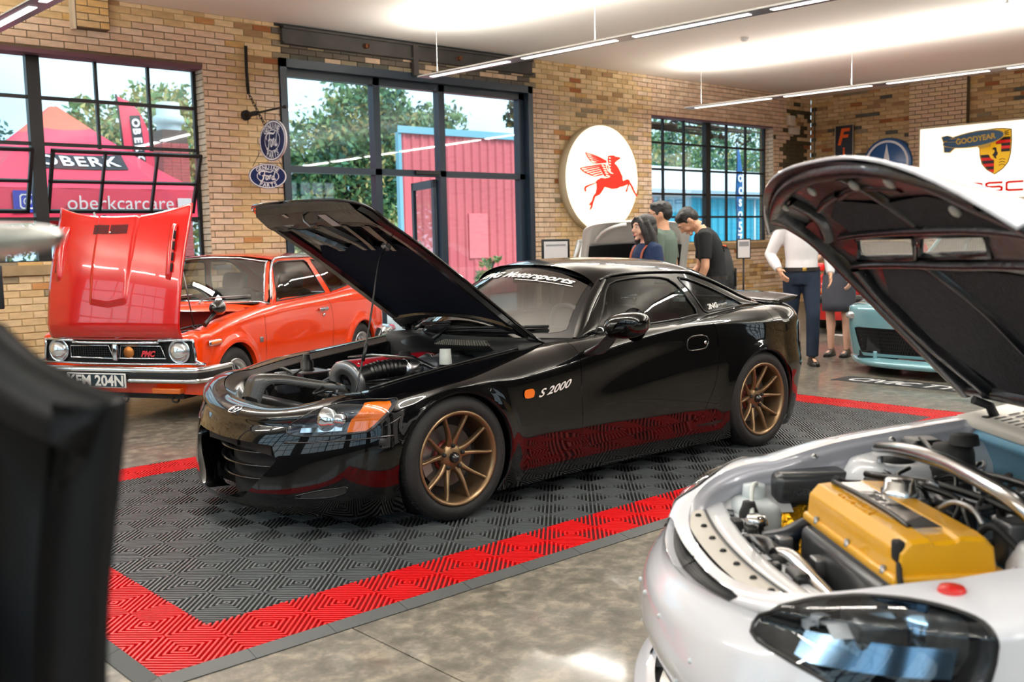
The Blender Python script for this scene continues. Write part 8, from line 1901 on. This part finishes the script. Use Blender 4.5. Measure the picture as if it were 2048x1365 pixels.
m_ = MB(); m_.tube([(0, 0, 0), (0, -.28, 0)], .028, 10); m_.tube([(0, -.28, 0), (0, -.90, 0)], .012, 8); m_.lathe([(0, -.0), (.06, 0), (.06, -.03), (0, -.035)], 14, 'y'); m_.lathe([(0, -.92), (.02, -.915), (.02, -.895), (0, -.89)], 10, 'y'); m_.build('rod', 'iron', ir)
m_ = MB(); m_.tube([(.02, -.05, .78), (.015, -.05, .5), (.02, -.06, .24)], .02, 8); m_.build('wall_strap', 'iron', ir)
def link_(c, d, up): 
    m_ = MB(); d = np.array(d, float); d /= np.linalg.norm(d); s = np.array(up, float); s -= d*np.dot(s, d); s /= np.linalg.norm(s); pts = []
    for k in range(14): a = 2*PI*k/14; pts.append(np.array(c)+d*.030*math.cos(a)+s*.015*math.sin(a))
    m_.tube(pts, .0045, 5, closed=True); m_.build('chain_link', 'iron', ir)
A, B = np.array([.02, -.06, .25]), np.array([.12, -.26, -.16])
nL = 11
for k in range(nL): p = A+(B-A)*(k+.5)/nL; link_(p, B-A, (1, 0, 0) if k % 2 else (0, 1, 0))
hk = B
m_ = MB(); m_.tube([hk+np.array(q) for q in ((0, 0, .02), (0, 0, -.02), (.035, 0, -.05), (.04, 0, -.09), (.0, 0, -.12), (-.035, 0, -.095))], .009, 7); m_.build('hook', 'iron', ir)
m_ = MB(); m_.tube([(.0, -.46, 0), (.0, -.46, -.09)], .004, 5); m_.tube([(.0, -.78, 0), (.0, -.78, -.09)], .004, 5); m_.build('hanger_wire', 'iron', ir)
f1 = thing('oval_sign', 'upper blue oval enamel sign hung edge-on from the iron rod', 'sign', (4.24, YW-.62, 2.50), -PI/2-.06, None); ford_sign(f1, .66, .45); 
f2 = thing('oval_sign', 'lower blue oval enamel sign hung on two wires from the chain hook', 'sign', (4.35, YW-.26, 2.13), -.28, None); ford_sign(f2, .44, .285)
h3 = np.array([4.24, YW, 2.84])+hk+np.array([0, 0, -.125])
for sx in (-.17, .17): m_ = MB(); m_.tube([tuple(h3-np.array(f2.location)), (sx, -.012, .11)], .003, 5); m_.xf(Matrix.Rotation(.28, 4, 'Z') if False else Matrix.Identity(4)); m_.build('hanger_wire', 'iron', f2)
# ---- information stands
defm('paper', rgb(222, 222, 224), 0.7); defm('photo_grey', rgb(140, 142, 146), 0.6)
def stand(label, pos, rz, zc, w=.26, h=.34):
    t = thing('information_stand', label, 'stand', pos, rz); m_ = MB(); m_.lathe([(0, .02), (.14, .02), (.15, .012), (.15, 0)], 24); m_.tube([(0, 0, .02), (0, 0, zc-h/2)], .016, 8); m_.build('post', 'steel_black', t)
    m_ = MB(); m_.rbox((-w/2, -.015, zc-h/2), (w/2, .01, zc+h/2), .006); m_.build('frame', 'steel_black', t); m_ = MB(); m_.box((-w/2+.022, -.018, zc-h/2+.022), (w/2-.022, -.0155, zc+h/2-.022)); m_.build('sheet', 'paper', t)
    m_ = MB(); m_.box((-w/2+.04, -.0195, zc+.04), (w/2-.04, -.0182, zc+h/2-.05)); m_.build('picture', 'photo_grey', t); return t
stand('slim information stand with a framed sheet under the far window', (12.83, 6.76, 0), -.5, 1.10)
stand('information stand with a framed sheet left of the silver bonnet', (5.28, 3.58, 0), -.6, 1.232, .27, .21)
stand('framed notice stand cut off by the left edge of the photo', (-.105, 2.29, 0), -.5, 1.16, .30, .22)
# floor decals
defm('decal_dark', rgb(44, 44, 46), 0.5); defm('decal_white', rgb(222, 222, 222), 0.5)
t = thing('floor_decal', 'dark floor sticker with white lettering before the teal car', 'decal', (6.97, .72, .001), -PI/2); m_ = MB(); m_.box((-.86, -.16, 0), (.86, .16, .0015)); m_.build('film', 'decal_dark', t)
text_obj('floor_lettering', 'CIVIC TYPE R', t, 'decal_white', frame((-.02, 0, .002), (1, 0, 0), (0, 1, 0)), size=.26, shear=.35, bold=.006, wx=.95)
t = thing('floor_decal', 'pale strip on the floor behind the man in the white shirt', 'decal', (10.4, 3.05, .001), -PI/2-.2); m_ = MB(); m_.box((-.75, -.07, 0), (.75, .07, .0015)); m_.build('film', 'decal_white', t)
# ---------------------------------------------------------------- people
defm('skin', rgb(222, 168, 136), 0.55); defm('skin_pale', rgb(228, 180, 156), 0.55); defm('hair_black', rgb(20, 18, 19), 0.45, bump=(90, .6)); defm('cloth_navy', rgb(20, 42, 78), 0.85, bump=(14, .3)); defm('cloth_green', rgb(92, 108, 98), 0.85, bump=(14, .35)); defm('cloth_black', rgb(16, 19, 22), 0.9, bump=(14, .3)); defm('cloth_white', rgb(226, 222, 224), 0.85, bump=(11, .5)); defm('denim', rgb(14, 31, 52), 0.85, bump=(18, .5), var=(5, .2)); defm('cloth_dark', rgb(34, 36, 42), 0.85, bump=(14, .3)); defm('cloth_grey', rgb(66, 68, 78), 0.85, bump=(14, .3)); defm('leather', rgb(34, 27, 24), 0.4); defm('lip', rgb(204, 120, 112), 0.45); defm('eye_dark', rgb(24, 20, 20), 0.25); defm('eye_white', rgb(228, 224, 220), 0.4); defm('strap_rust', rgb(168, 84, 60), 0.7); defm('pack_black', rgb(26, 27, 30), 0.6, bump=(16, .6)); defm('tag_orange', rgb(232, 84, 32), 0.6)
def remesh(o, vox, it=4):
    m_ = o.modifiers.new('fuse', 'REMESH'); m_.mode = 'VOXEL'; m_.voxel_size = vox; m_.use_smooth_shade = True
    s_ = o.modifiers.new('soften', 'SMOOTH'); s_.factor = .5; s_.iterations = it; return o
def person(label, pos, face, H=1.70, lean=0.0, nod=0.0, turn=0.0, arms=None, legs=None, top=('shirt', 'cloth_navy', 'short'), bottom=('trousers', 'denim'), hair='short', skin='skin', female=False, shoes='leather', extra=None, head=True):
    """local: x forward, y left, z up; joints for a 1.70 m figure scaled to H"""
    k = H/1.70; t = thing('person', label, 'person', pos, math.atan2(face[1], face[0])); t.scale = (k, k, k)
    def warp(p):
        x, y, z = p
        if z > .95:
            a = lean*min(1, (z-.95)/.42); c, s = math.cos(a), math.sin(a); q = z-.95; 
            # integrate the bend along the spine
            n = 8; cx = cz = 0
            for i in range(n):
                zz = .95+q*(i+.5)/n; aa = lean*min(1, (zz-.95)/.42); cx += math.sin(aa)*q/n; cz += math.cos(aa)*q/n
            return (cx+x*c, y, .95+cz-x*s)
        return (x, y, z)
    sw = .165 if female else .185; hipw = .165 if female else .155
    rings = [(.80, hipw*.98, .105), (.88, hipw*1.03, .115), (.95, hipw*.97, .11), (1.05, .128 if female else .145, .098), (1.16, .14 if female else .158, .108), (1.26, sw*.90, .112), (1.34, sw*.95, .105), (1.395, sw*.80, .085), (1.43, .075, .062), (1.47, .056, .056)]
    def torso(mb, f, z0=.0, z1=9, dz=0):
        P = []
        for z, a, b in rings:
            if z0 <= z <= z1: P.append([warp((b*f*math.cos(q)*(1.0 if math.cos(q) < 0 else 1.08), a*f*math.sin(q), z+dz)) for q in np.linspace(0, 2*PI, 20, endpoint=False)])
        mb.grid(P, closev=True); n = 20; b = len(mb.v)-len(P)*n; mb.f += [tuple(b+i for i in reversed(range(n))), tuple(b+(len(P)-1)*n+i for i in range(n))]; mb.mi += [0, 0]; mb.sm += [True, True]
    A = arms or {}
    L_ = legs or {}
    J = {}
    for sg, nm in ((1, 'l'), (-1, 'r')):
        S = warp((0, sg*sw, 1.375)); J['s'+nm] = S
        e = A.get('e'+nm); w = A.get('w'+nm)
        e = e or (S[0]-.02, S[1]+sg*.06, S[2]-.28); w = w or (e[0]+.06, e[1]+sg*.01, e[2]-.24); J['e'+nm], J['w'+nm] = e, w
        J['h'+nm] = (0, sg*.085, .90); J['k'+nm] = L_.get('k'+nm, (.02, sg*.09, .49)); J['a'+nm] = L_.get('a'+nm, (-.02, sg*.09, .085))
    hc = warp((.0, 0, 1.47)); hb_a = lean+nod; up = np.array([math.sin(hb_a), 0, math.cos(hb_a)]); hd = np.array(hc)+up*.105+np.array([.015, 0, 0])
    HM = Matrix.Translation(Vector(hd)) @ Matrix.Rotation(turn, 4, 'Z') @ Matrix.Rotation(hb_a, 4, 'Y')
    b = MB(); torso(b, .93)
    b.tube([hc, tuple(np.array(hc)*.5+np.array(hd)*.5), tuple(hd)], [.056, .052, .05], 12)
    for nm, sg in (('l', 1), ('r', -1)):
        S, e, w = (np.array(J[c+nm]) for c in 'sew')
        b.tube([S+np.array([0, -sg*.05, .0]), S, S*.5+e*.5, e, e*.6+w*.4, w], [.05, .052, .046, .038, .038, .026], 12)
        d = (w-e)/np.linalg.norm(w-e); side = np.array([0, 1, 0.]) if abs(d[1]) < .8 else np.array([1., 0, 0]); fwd = np.cross(side, d); fwd /= np.linalg.norm(fwd); 
        if fwd[0] < 0: fwd = -fwd
        pl = w+d*.05
        P = [[w+d*q+fwd*a*math.cos(r)+side*c*math.sin(r) for r in np.linspace(0, 2*PI, 12, endpoint=False)] for q, a, c in ((-.01, .026, .020), (.03, .038, .017), (.08, .042, .015), (.095, .038, .013))]; b.grid(P, closev=True)
        for i, ln in enumerate((.060, .072, .078, .070)):
            o = w+d*.085+fwd*(-.032+.0215*i); curl = side*(-sg)*.018; b.tube([o, o+d*ln*.5+curl*.4, o+d*ln*.85+curl*1.4, o+d*ln*1.0+curl*2.0], [.0095, .009, .008, .0065], 8)
        o = w+d*.03+fwd*.034; b.tube([o, o+fwd*.025+d*.03-side*sg*.012, o+fwd*.03+d*.062-side*sg*.02], [.011, .0105, .008], 8)
        h, kn, an = (np.array(J[c+nm]) for c in 'hka')
        b.tube([h+np.array([0, 0, .04]), h*.75+kn*.25, h*.35+kn*.65, kn, kn*.7+an*.3+np.array([-.018, 0, 0]), kn*.35+an*.65, an], [.080, .080, .062, .050, .052, .040, .034], 14)
        b.tube([an+np.array([-.03, 0, -.04]), an+np.array([.06, 0, -.045]), an+np.array([.15, 0, -.06])], [.035, .035, .028], 10)
    # head: cranium, jaw, nose, brow, ears
    h = MB()
    P = []
    for i in range(19):
        q = i/18; z = -.118+.232*q; r = math.sin(PI*min(1, max(0, (q*.985+.012))))**.52; jaw = sm01(np.array((.42-q)/.42)); fx = .098*r*(1-.10*jaw); bx_ = .098*r*(1-.42*jaw); sy = .078*r*(1-.26*jaw)
        P.append([((fx if math.cos(a) > 0 else bx_)*math.cos(a)+.012*(1-.0*q), sy*math.sin(a), z) for a in np.linspace(0, 2*PI, 24, endpoint=False)])
    h.grid(P, closev=True); n = 24; b0 = len(h.v)-19*n; h.f += [tuple(b0+i for i in reversed(range(n))), tuple(b0+18*n+i for i in range(n))]; h.mi += [0, 0]; h.sm += [True, True]
    h.tube([(.100, 0, .025), (.118, 0, -.008), (.128, 0, -.022), (.108, 0, -.036)], [.009, .012, .015, .008], 8); h.sphere((.112, .011, -.026), .010, 8, 6); h.sphere((.112, -.011, -.026), .010, 8, 6)
    h.tube([(.088, .045, .030), (.104, .022, .032), (.106, 0, .028), (.104, -.022, .032), (.088, -.045, .030)], .010, 8); h.sphere((.098, 0, -.062), (.014, .024, .012), 10, 6); h.sphere((.090, 0, -.098), (.022, .026, .018), 10, 6)
    for sg in (1, -1): h.sphere((.0, sg*.080, -.005), (.020, .010, .030), 10, 8); h.sphere((.07, sg*.044, -.035), (.030, .026, .028), 10, 8)
    h.xf(HM); s0 = len(b.v); b.v += h.v; b.f += [tuple(s0+i for i in f) for f in h.f]; b.mi += h.mi; b.sm += h.sm
    bo = b.build('body', skin, t); remesh(bo, .0075, 5)
    fc = MB()
    for sg in (1, -1): 
        e_ = MB(); e_.sphere((.0945, sg*.032, .008), (.010, .014, .0075), 10, 6); e_.xf(HM); eo = e_.build('eye', 'eye_white', bo); e_ = MB(); e_.sphere((.1025, sg*.032, .008), (.004, .006, .006), 8, 6); e_.xf(HM); e_.build('iris', 'eye_dark', bo)
        e_ = MB(); e_.tube([(.096, sg*.050, .030), (.108, sg*.030, .036), (.110, sg*.014, .032)], [.003, .0045, .003], 6); e_.xf(HM); e_.build('eyebrow', 'hair_black', bo)
    e_ = MB(); e_.sphere((.1125, 0, -.0585), (.006, .021, .0045), 10, 5); e_.sphere((.1125, 0, -.067), (.007, .018, .0055), 10, 5); e_.xf(HM); e_.build('lips', 'lip' if female else skin, bo)
    # hair
    hr = MB()
    if hair == 'short':
        for c, r in (((-.012, 0, .048), (.104, .088, .078)), ((-.04, 0, .01), (.074, .084, .080)), ((.030, 0, .092), (.055, .064, .030))): hr.sphere(c, r, 18, 12)
        for i in range(26): a = 2*PI*i/26; hr.sphere((-.004+.082*math.cos(a)*.9, .070*math.sin(a), .082+.008*math.sin(i*2.3)), (.020, .018, .016), 8, 6)
        for sg in (1, -1): hr.sphere((.03, sg*.074, .022), (.016, .010, .034), 8, 6)
    else:
        for c, r in (((-.012, 0, .046), (.108, .094, .082)), ((-.045, 0, -.03), (.078, .094, .115)), ((-.055, 0, -.14), (.062, .098, .10)), ((-.06, .0, -.25), (.055, .10, .12))): hr.sphere(c, r, 18, 12)
        for i in range(16):
            u = -1+2*i/15; hr.tube([(.03-.08*(1-abs(u))*.4, .086*u, .06), (-.01-.06*(1-u*u), .100*u, -.06), (-.03-.05*(1-u*u), .105*u, -.2), (-.05-.02*(1-u*u)+.01*math.sin(i), .09*u, -.40-.03*math.sin(i*1.7))], [.03, .036, .034, .012], 8)
        for sg in (1, -1): hr.tube([(.075, sg*.02, .10), (.080, sg*.065, .055), (.052, sg*.086, -.02), (.025, sg*.09, -.12), (.01, sg*.085, -.24)], [.016, .026, .034, .036, .022], 8)
    hr.xf(HM); ho = hr.build('hair', 'hair_black', t); remesh(ho, .007, 2)
    # top
    nm, mt, slv = top; m_ = MB(); torso(m_, 1.085, .94 if slv == 'long' else .85, 1.44)
    for s_, sg in (('l', 1), ('r', -1)):
        S, e, w = (np.array(J[c+s_]) for c in 'sew')
        if slv == 'short': m_.tube([S+np.array([0, -sg*.06, .01]), S, S*.55+e*.45, S*.25+e*.75], [.066, .067, .062, .060], 14)
        else: m_.tube([S+np.array([0, -sg*.06, .01]), S, S*.5+e*.5, e, e*.5+w*.5, w*.97+e*.03], [.066, .070, .066, .060, .056, .040], 14)
    remesh(m_.build(nm, mt, t), .010, 3)
    # bottom
    nm, mt = bottom; m_ = MB()
    if nm == 'skirt':
        P = [[(b_*math.cos(q), a_*math.sin(q), z) for q in np.linspace(0, 2*PI, 28, endpoint=False)] for z, a_, b_ in ((1.0, .145, .115), (.92, .18, .135), (.80, .19, .145), (.62, .185, .15), (.52, .185, .15))]; m_.grid(P, closev=True); o_ = m_.build(nm, mt, t); solid(o_, .008)
    else:
        torso(m_, 1.06, .79, .96, .0)
        for s_ in 'lr':
            h_, kn, an = (np.array(J[c+s_]) for c in 'hka'); m_.tube([h_+np.array([0, 0, .05]), h_*.75+kn*.25, h_*.35+kn*.65, kn, kn*.5+an*.5, an+np.array([0, 0, .0])], [.098, .096, .080, .070, .064, .060], 16)
        remesh(m_.build(nm, mt, t), .010, 3)
        m_ = MB(); P = [[(.132*f_*math.cos(q), .174*f_*math.sin(q)*(hipw/.155), z) for q in np.linspace(0, 2*PI, 28, endpoint=False)] for z, f_ in ((.935, 1.0), (.935, 1.03), (.972, 1.03), (.972, 1.0))]; m_.grid(P, closev=True, smooth=False); bl_ = m_.build('belt', 'leather', t); m_ = MB(); m_.rbox((.132, -.022, .936), (.144, .022, .971), .004); m_.build('belt_buckle', 'brass', bl_)
    for s_, sg in (('l', 1), ('r', -1)):
        an = np.array(J['a'+s_]); m_ = MB(); z = an[2]-.085
        P = [[(an[0]+x, an[1]+w_*math.sin(q), z+zz+hh*max(-.0, math.cos(q))) for q in np.linspace(-PI/2, PI/2, 9)] for x, w_, zz, hh in ((-.075, .02, .012, .05), (-.06, .036, .010, .085), (0, .042, .010, .08), (.07, .047, .010, .062), (.13, .046, .010, .045), (.175, .032, .012, .03), (.19, .012, .014, .016))]
        m_.grid(P); so = m_.build('shoe', shoes, t); m_ = MB(); m_.prism([(an[0]+x, an[1]+y) for x, y in ((-.08, -.02), (-.06, -.038), (.07, -.049), (.14, -.047), (.185, -.025), (.195, 0), (.185, .025), (.14, .047), (.07, .049), (-.06, .038), (-.08, .02))], z, z+.014); m_.build('shoe_sole', 'rubber', so)
    if extra: extra(t, warp, J, HM)
    return t
def ex_woman(t, warp, J, HM):
    for sg in (1, -1):
        m_ = MB(); P = [warp(p) for p in ((.125, sg*.10, 1.20), (.105, sg*.105, 1.34), (.04, sg*.105, 1.415), (-.05, sg*.10, 1.405), (-.115, sg*.09, 1.30), (-.125, sg*.09, 1.15))]; ribbon(m_, spl(P, 4), .034, nrm=[np.array([math.cos(a), 0, math.sin(a)]) for a in np.linspace(0, PI, 21)]); solid(m_.build('strap', 'strap_rust', t), .006)
def ex_glasses(t, warp, J, HM):
    for sg in (1, -1):
        m_ = MB(); m_.tube([(.116+.004*math.cos(a), sg*.033+.024*math.cos(a), .006+.018*math.sin(a)) for a in np.linspace(0, 2*PI, 14, endpoint=False)], .0022, 5, closed=True); m_.tube([(.114, sg*.057, .012), (.05, sg*.083, .012), (-.01, sg*.086, .008)], .0022, 5); m_.xf(HM); m_.build('glasses', 'gloss_black', t)
def ex_pack(t, warp, J, HM):
    def W(p): return warp(p)
    m_ = MB(); P = []
    for z, a, b in ((.80, .10, .07), (.83, .155, .115), (.95, .165, .125), (1.10, .15, .115), (1.20, .125, .095), (1.25, .10, .07)): P.append([(-.045-.25*(1.2-z)*.3+b*math.cos(q), -.10+a*math.sin(q)+.01*math.sin(q*5), z+.006*math.sin(q*7)) for q in np.linspace(0, 2*PI, 24, endpoint=False)])
    m_.grid(P, closev=True); n = 24; b0 = len(m_.v)-6*n; m_.f += [tuple(b0+i for i in reversed(range(n))), tuple(b0+5*n+i for i in range(n))]; m_.mi += [0, 0]; m_.sm += [True, True]
    bo = m_.build('backpack', 'pack_black', t); m_ = MB(); m_.rbox((-.20, -.18, .86), (-.185, -.03, 1.04), .01); m_.build('pack_pocket', 'pack_black', bo); m_ = MB(); m_.rbox((-.105, -.14, 1.235), (-.025, -.04, 1.262), .008); m_.build('pack_tag', 'tag_orange', bo)
    for y in (-.15, .04): m_ = MB(); P = [(-.08, y, 1.20), W((-.10, y, 1.33)), W((-.02, y, 1.425)), W((.06, y, 1.40)), W((.125, y, 1.25)), W((.10, y*1.15, 1.08))]; ribbon(m_, spl(P, 4), .05, nrm=[np.array([-math.cos(a), 0, math.sin(a)]) for a in np.linspace(0, PI, 21)]); solid(m_.build('pack_strap', 'pack_black', bo), .008)
    m_ = MB(); m_.tube([(-.2, -.2, .85), (-.21, -.21, .70)], .008, 6); m_.build('pack_cord', 'pack_black', bo)
person('long-haired woman in a navy top with rust straps behind the black car', (5.10, 2.30, 0), (-.93, .36), H=1.53, nod=.05, turn=.0, top=('top', 'cloth_navy', 'short'), bottom=('trousers', 'cloth_dark'), hair='long', skin='skin_pale', female=True, extra=ex_woman)
person('man with glasses in a grey-green shirt standing behind the long-haired woman', (5.66, 2.58, 0), (-.36, .93), H=1.66, nod=.12, turn=.35, top=('shirt', 'cloth_green', 'short'), bottom=('trousers', 'cloth_dark'), extra=ex_glasses)
person('man in a black shirt with a black backpack bending his head down', (6.32, 2.50, 0), (-.62, .78), H=1.68, lean=.50, nod=.42, turn=.1, arms=dict(el=(.10, .25, 1.06), wl=(.20, .21, .83), er=(.14, -.24, 1.06), wr=(.28, -.16, .90)), top=('shirt', 'cloth_black', 'short'), bottom=('trousers', 'cloth_dark'), extra=ex_pack)
person('man in white shirt and blue jeans, face hidden by the raised bonnet', (7.66, 2.42, 0), (-.72, -.69), H=1.74, lean=.02, arms=dict(er=(-.05, -.30, 1.10), wr=(.10, -.24, .95), el=(-.02, .28, 1.10), wl=(.10, .26, .90)), legs=dict(kr=(-.06, -.09, .49), ar=(-.20, -.09, .12), kl=(.12, .09, .50), al=(.10, .09, .085)), top=('shirt', 'cloth_white', 'long'), bottom=('trousers', 'denim'))
person('woman in a grey skirt and dark top with black flat shoes beyond the raised bonnet', (8.46, 2.46, 0), (-.9, -.2), H=1.62, arms=dict(el=(.04, .24, 1.09), wl=(.16, .20, .90), er=(.10, -.22, 1.09), wr=(.26, -.08, 1.16)), top=('top', 'cloth_dark', 'short'), bottom=('skirt', 'cloth_grey'), hair='long', skin='skin_pale', female=True)
# ---------------------------------------------------------------- dark car part close to the lens at the left edge
defm('fore_black', rgb(9, 10, 13), 0.5, spec=.3); defm('fore_grey', rgb(176, 178, 172), 0.3, 0.3, coat=.6)
E_x, E_y = np.array([.743, -.669, 0]), np.array([.669, .743, 0])     # across the view, away from the camera
fo = np.array([-1.206, -2.445, 0.0])
def fp(a, z, d=0.0): p = fo+E_x*a+E_y*d; return (p[0], p[1], z)
tc_ = thing('car_tailgate', 'dark out-of-focus car tailgate filling the lower left edge', 'car part', tuple(fo))
def loc(p): return (p[0]-fo[0], p[1]-fo[1], p[2])
ol = spl([(-.068, 1.285), (-.046, 1.262), (-.026, 1.247), (.004, 1.231), (.034, 1.219)], 6)
dn = spl([(.034, 1.219), (.032, 1.20), (.024, 1.15), (.014, 1.09), (.006, 1.03), (.0, .95), (-.004, .80), (-.01, .5), (-.02, .02)], 6)[1:]
out = [tuple(p) for p in ol]+[tuple(p) for p in dn]+[(-.25, .02), (-.25, 1.30)]
n = len(out); cen = np.mean([out[0], out[len(ol)], out[-1], (-.12, .7)], axis=0)
m_ = MB()
rings = []
for ins, d in ((.0, .02), (.0, .004), (.006, -.004), (.02, -.010), (.05, -.014)):
    pl = inset(out, ins) if ins else out; rings.append([loc(fp(a, z, d)) for a, z in pl])
m_.grid(rings, closev=True); b0 = len(m_.v)-n; m_.f.append(tuple(b0+i for i in range(n))); m_.mi.append(0); m_.sm.append(True)
m_.f.append(tuple(len(m_.v)-5*n+i for i in reversed(range(n)))); m_.mi.append(0); m_.sm.append(False)
m_.build('panel', 'fore_black', tc_)
defm('fore_blue_glow', rgb(60, 96, 128), 0.25, 0.5)
m_ = MB(); m_.sphere(loc(fp(-.115, .985, -.02)), (.035, .02, .06), 16, 10); m_.build('blue_glint', 'fore_blue_glow', tc_)  # added ellipsoid, coloured blue for the glow reflected low on the panel
# the pale blade above it: a spoiler tip reaching in from the left
P = []
for a, h, w, z in ((-.30, .020, .08, 1.349), (-.14, .019, .08, 1.350), (-.085, .017, .07, 1.352), (-.052, .013, .05, 1.354), (-.040, .008, .03, 1.356), (-.034, .002, .01, 1.357)):
    P.append([loc(fp(a, z+h*math.sin(q)*(1 if math.sin(q) > 0 else .8), .06+w*math.cos(q))) for q in np.linspace(0, 2*PI, 20, endpoint=False)])
m_ = MB(); m_.grid(P, closev=True); m_.build('spoiler_blade', 'fore_grey', tc_)
m_ = MB(); m_.tube([loc(fp(-.2, 1.25, .03)), loc(fp(-.2, 1.33, .05))], .02, 8); m_.build('spoiler_stay', 'fore_black', tc_)
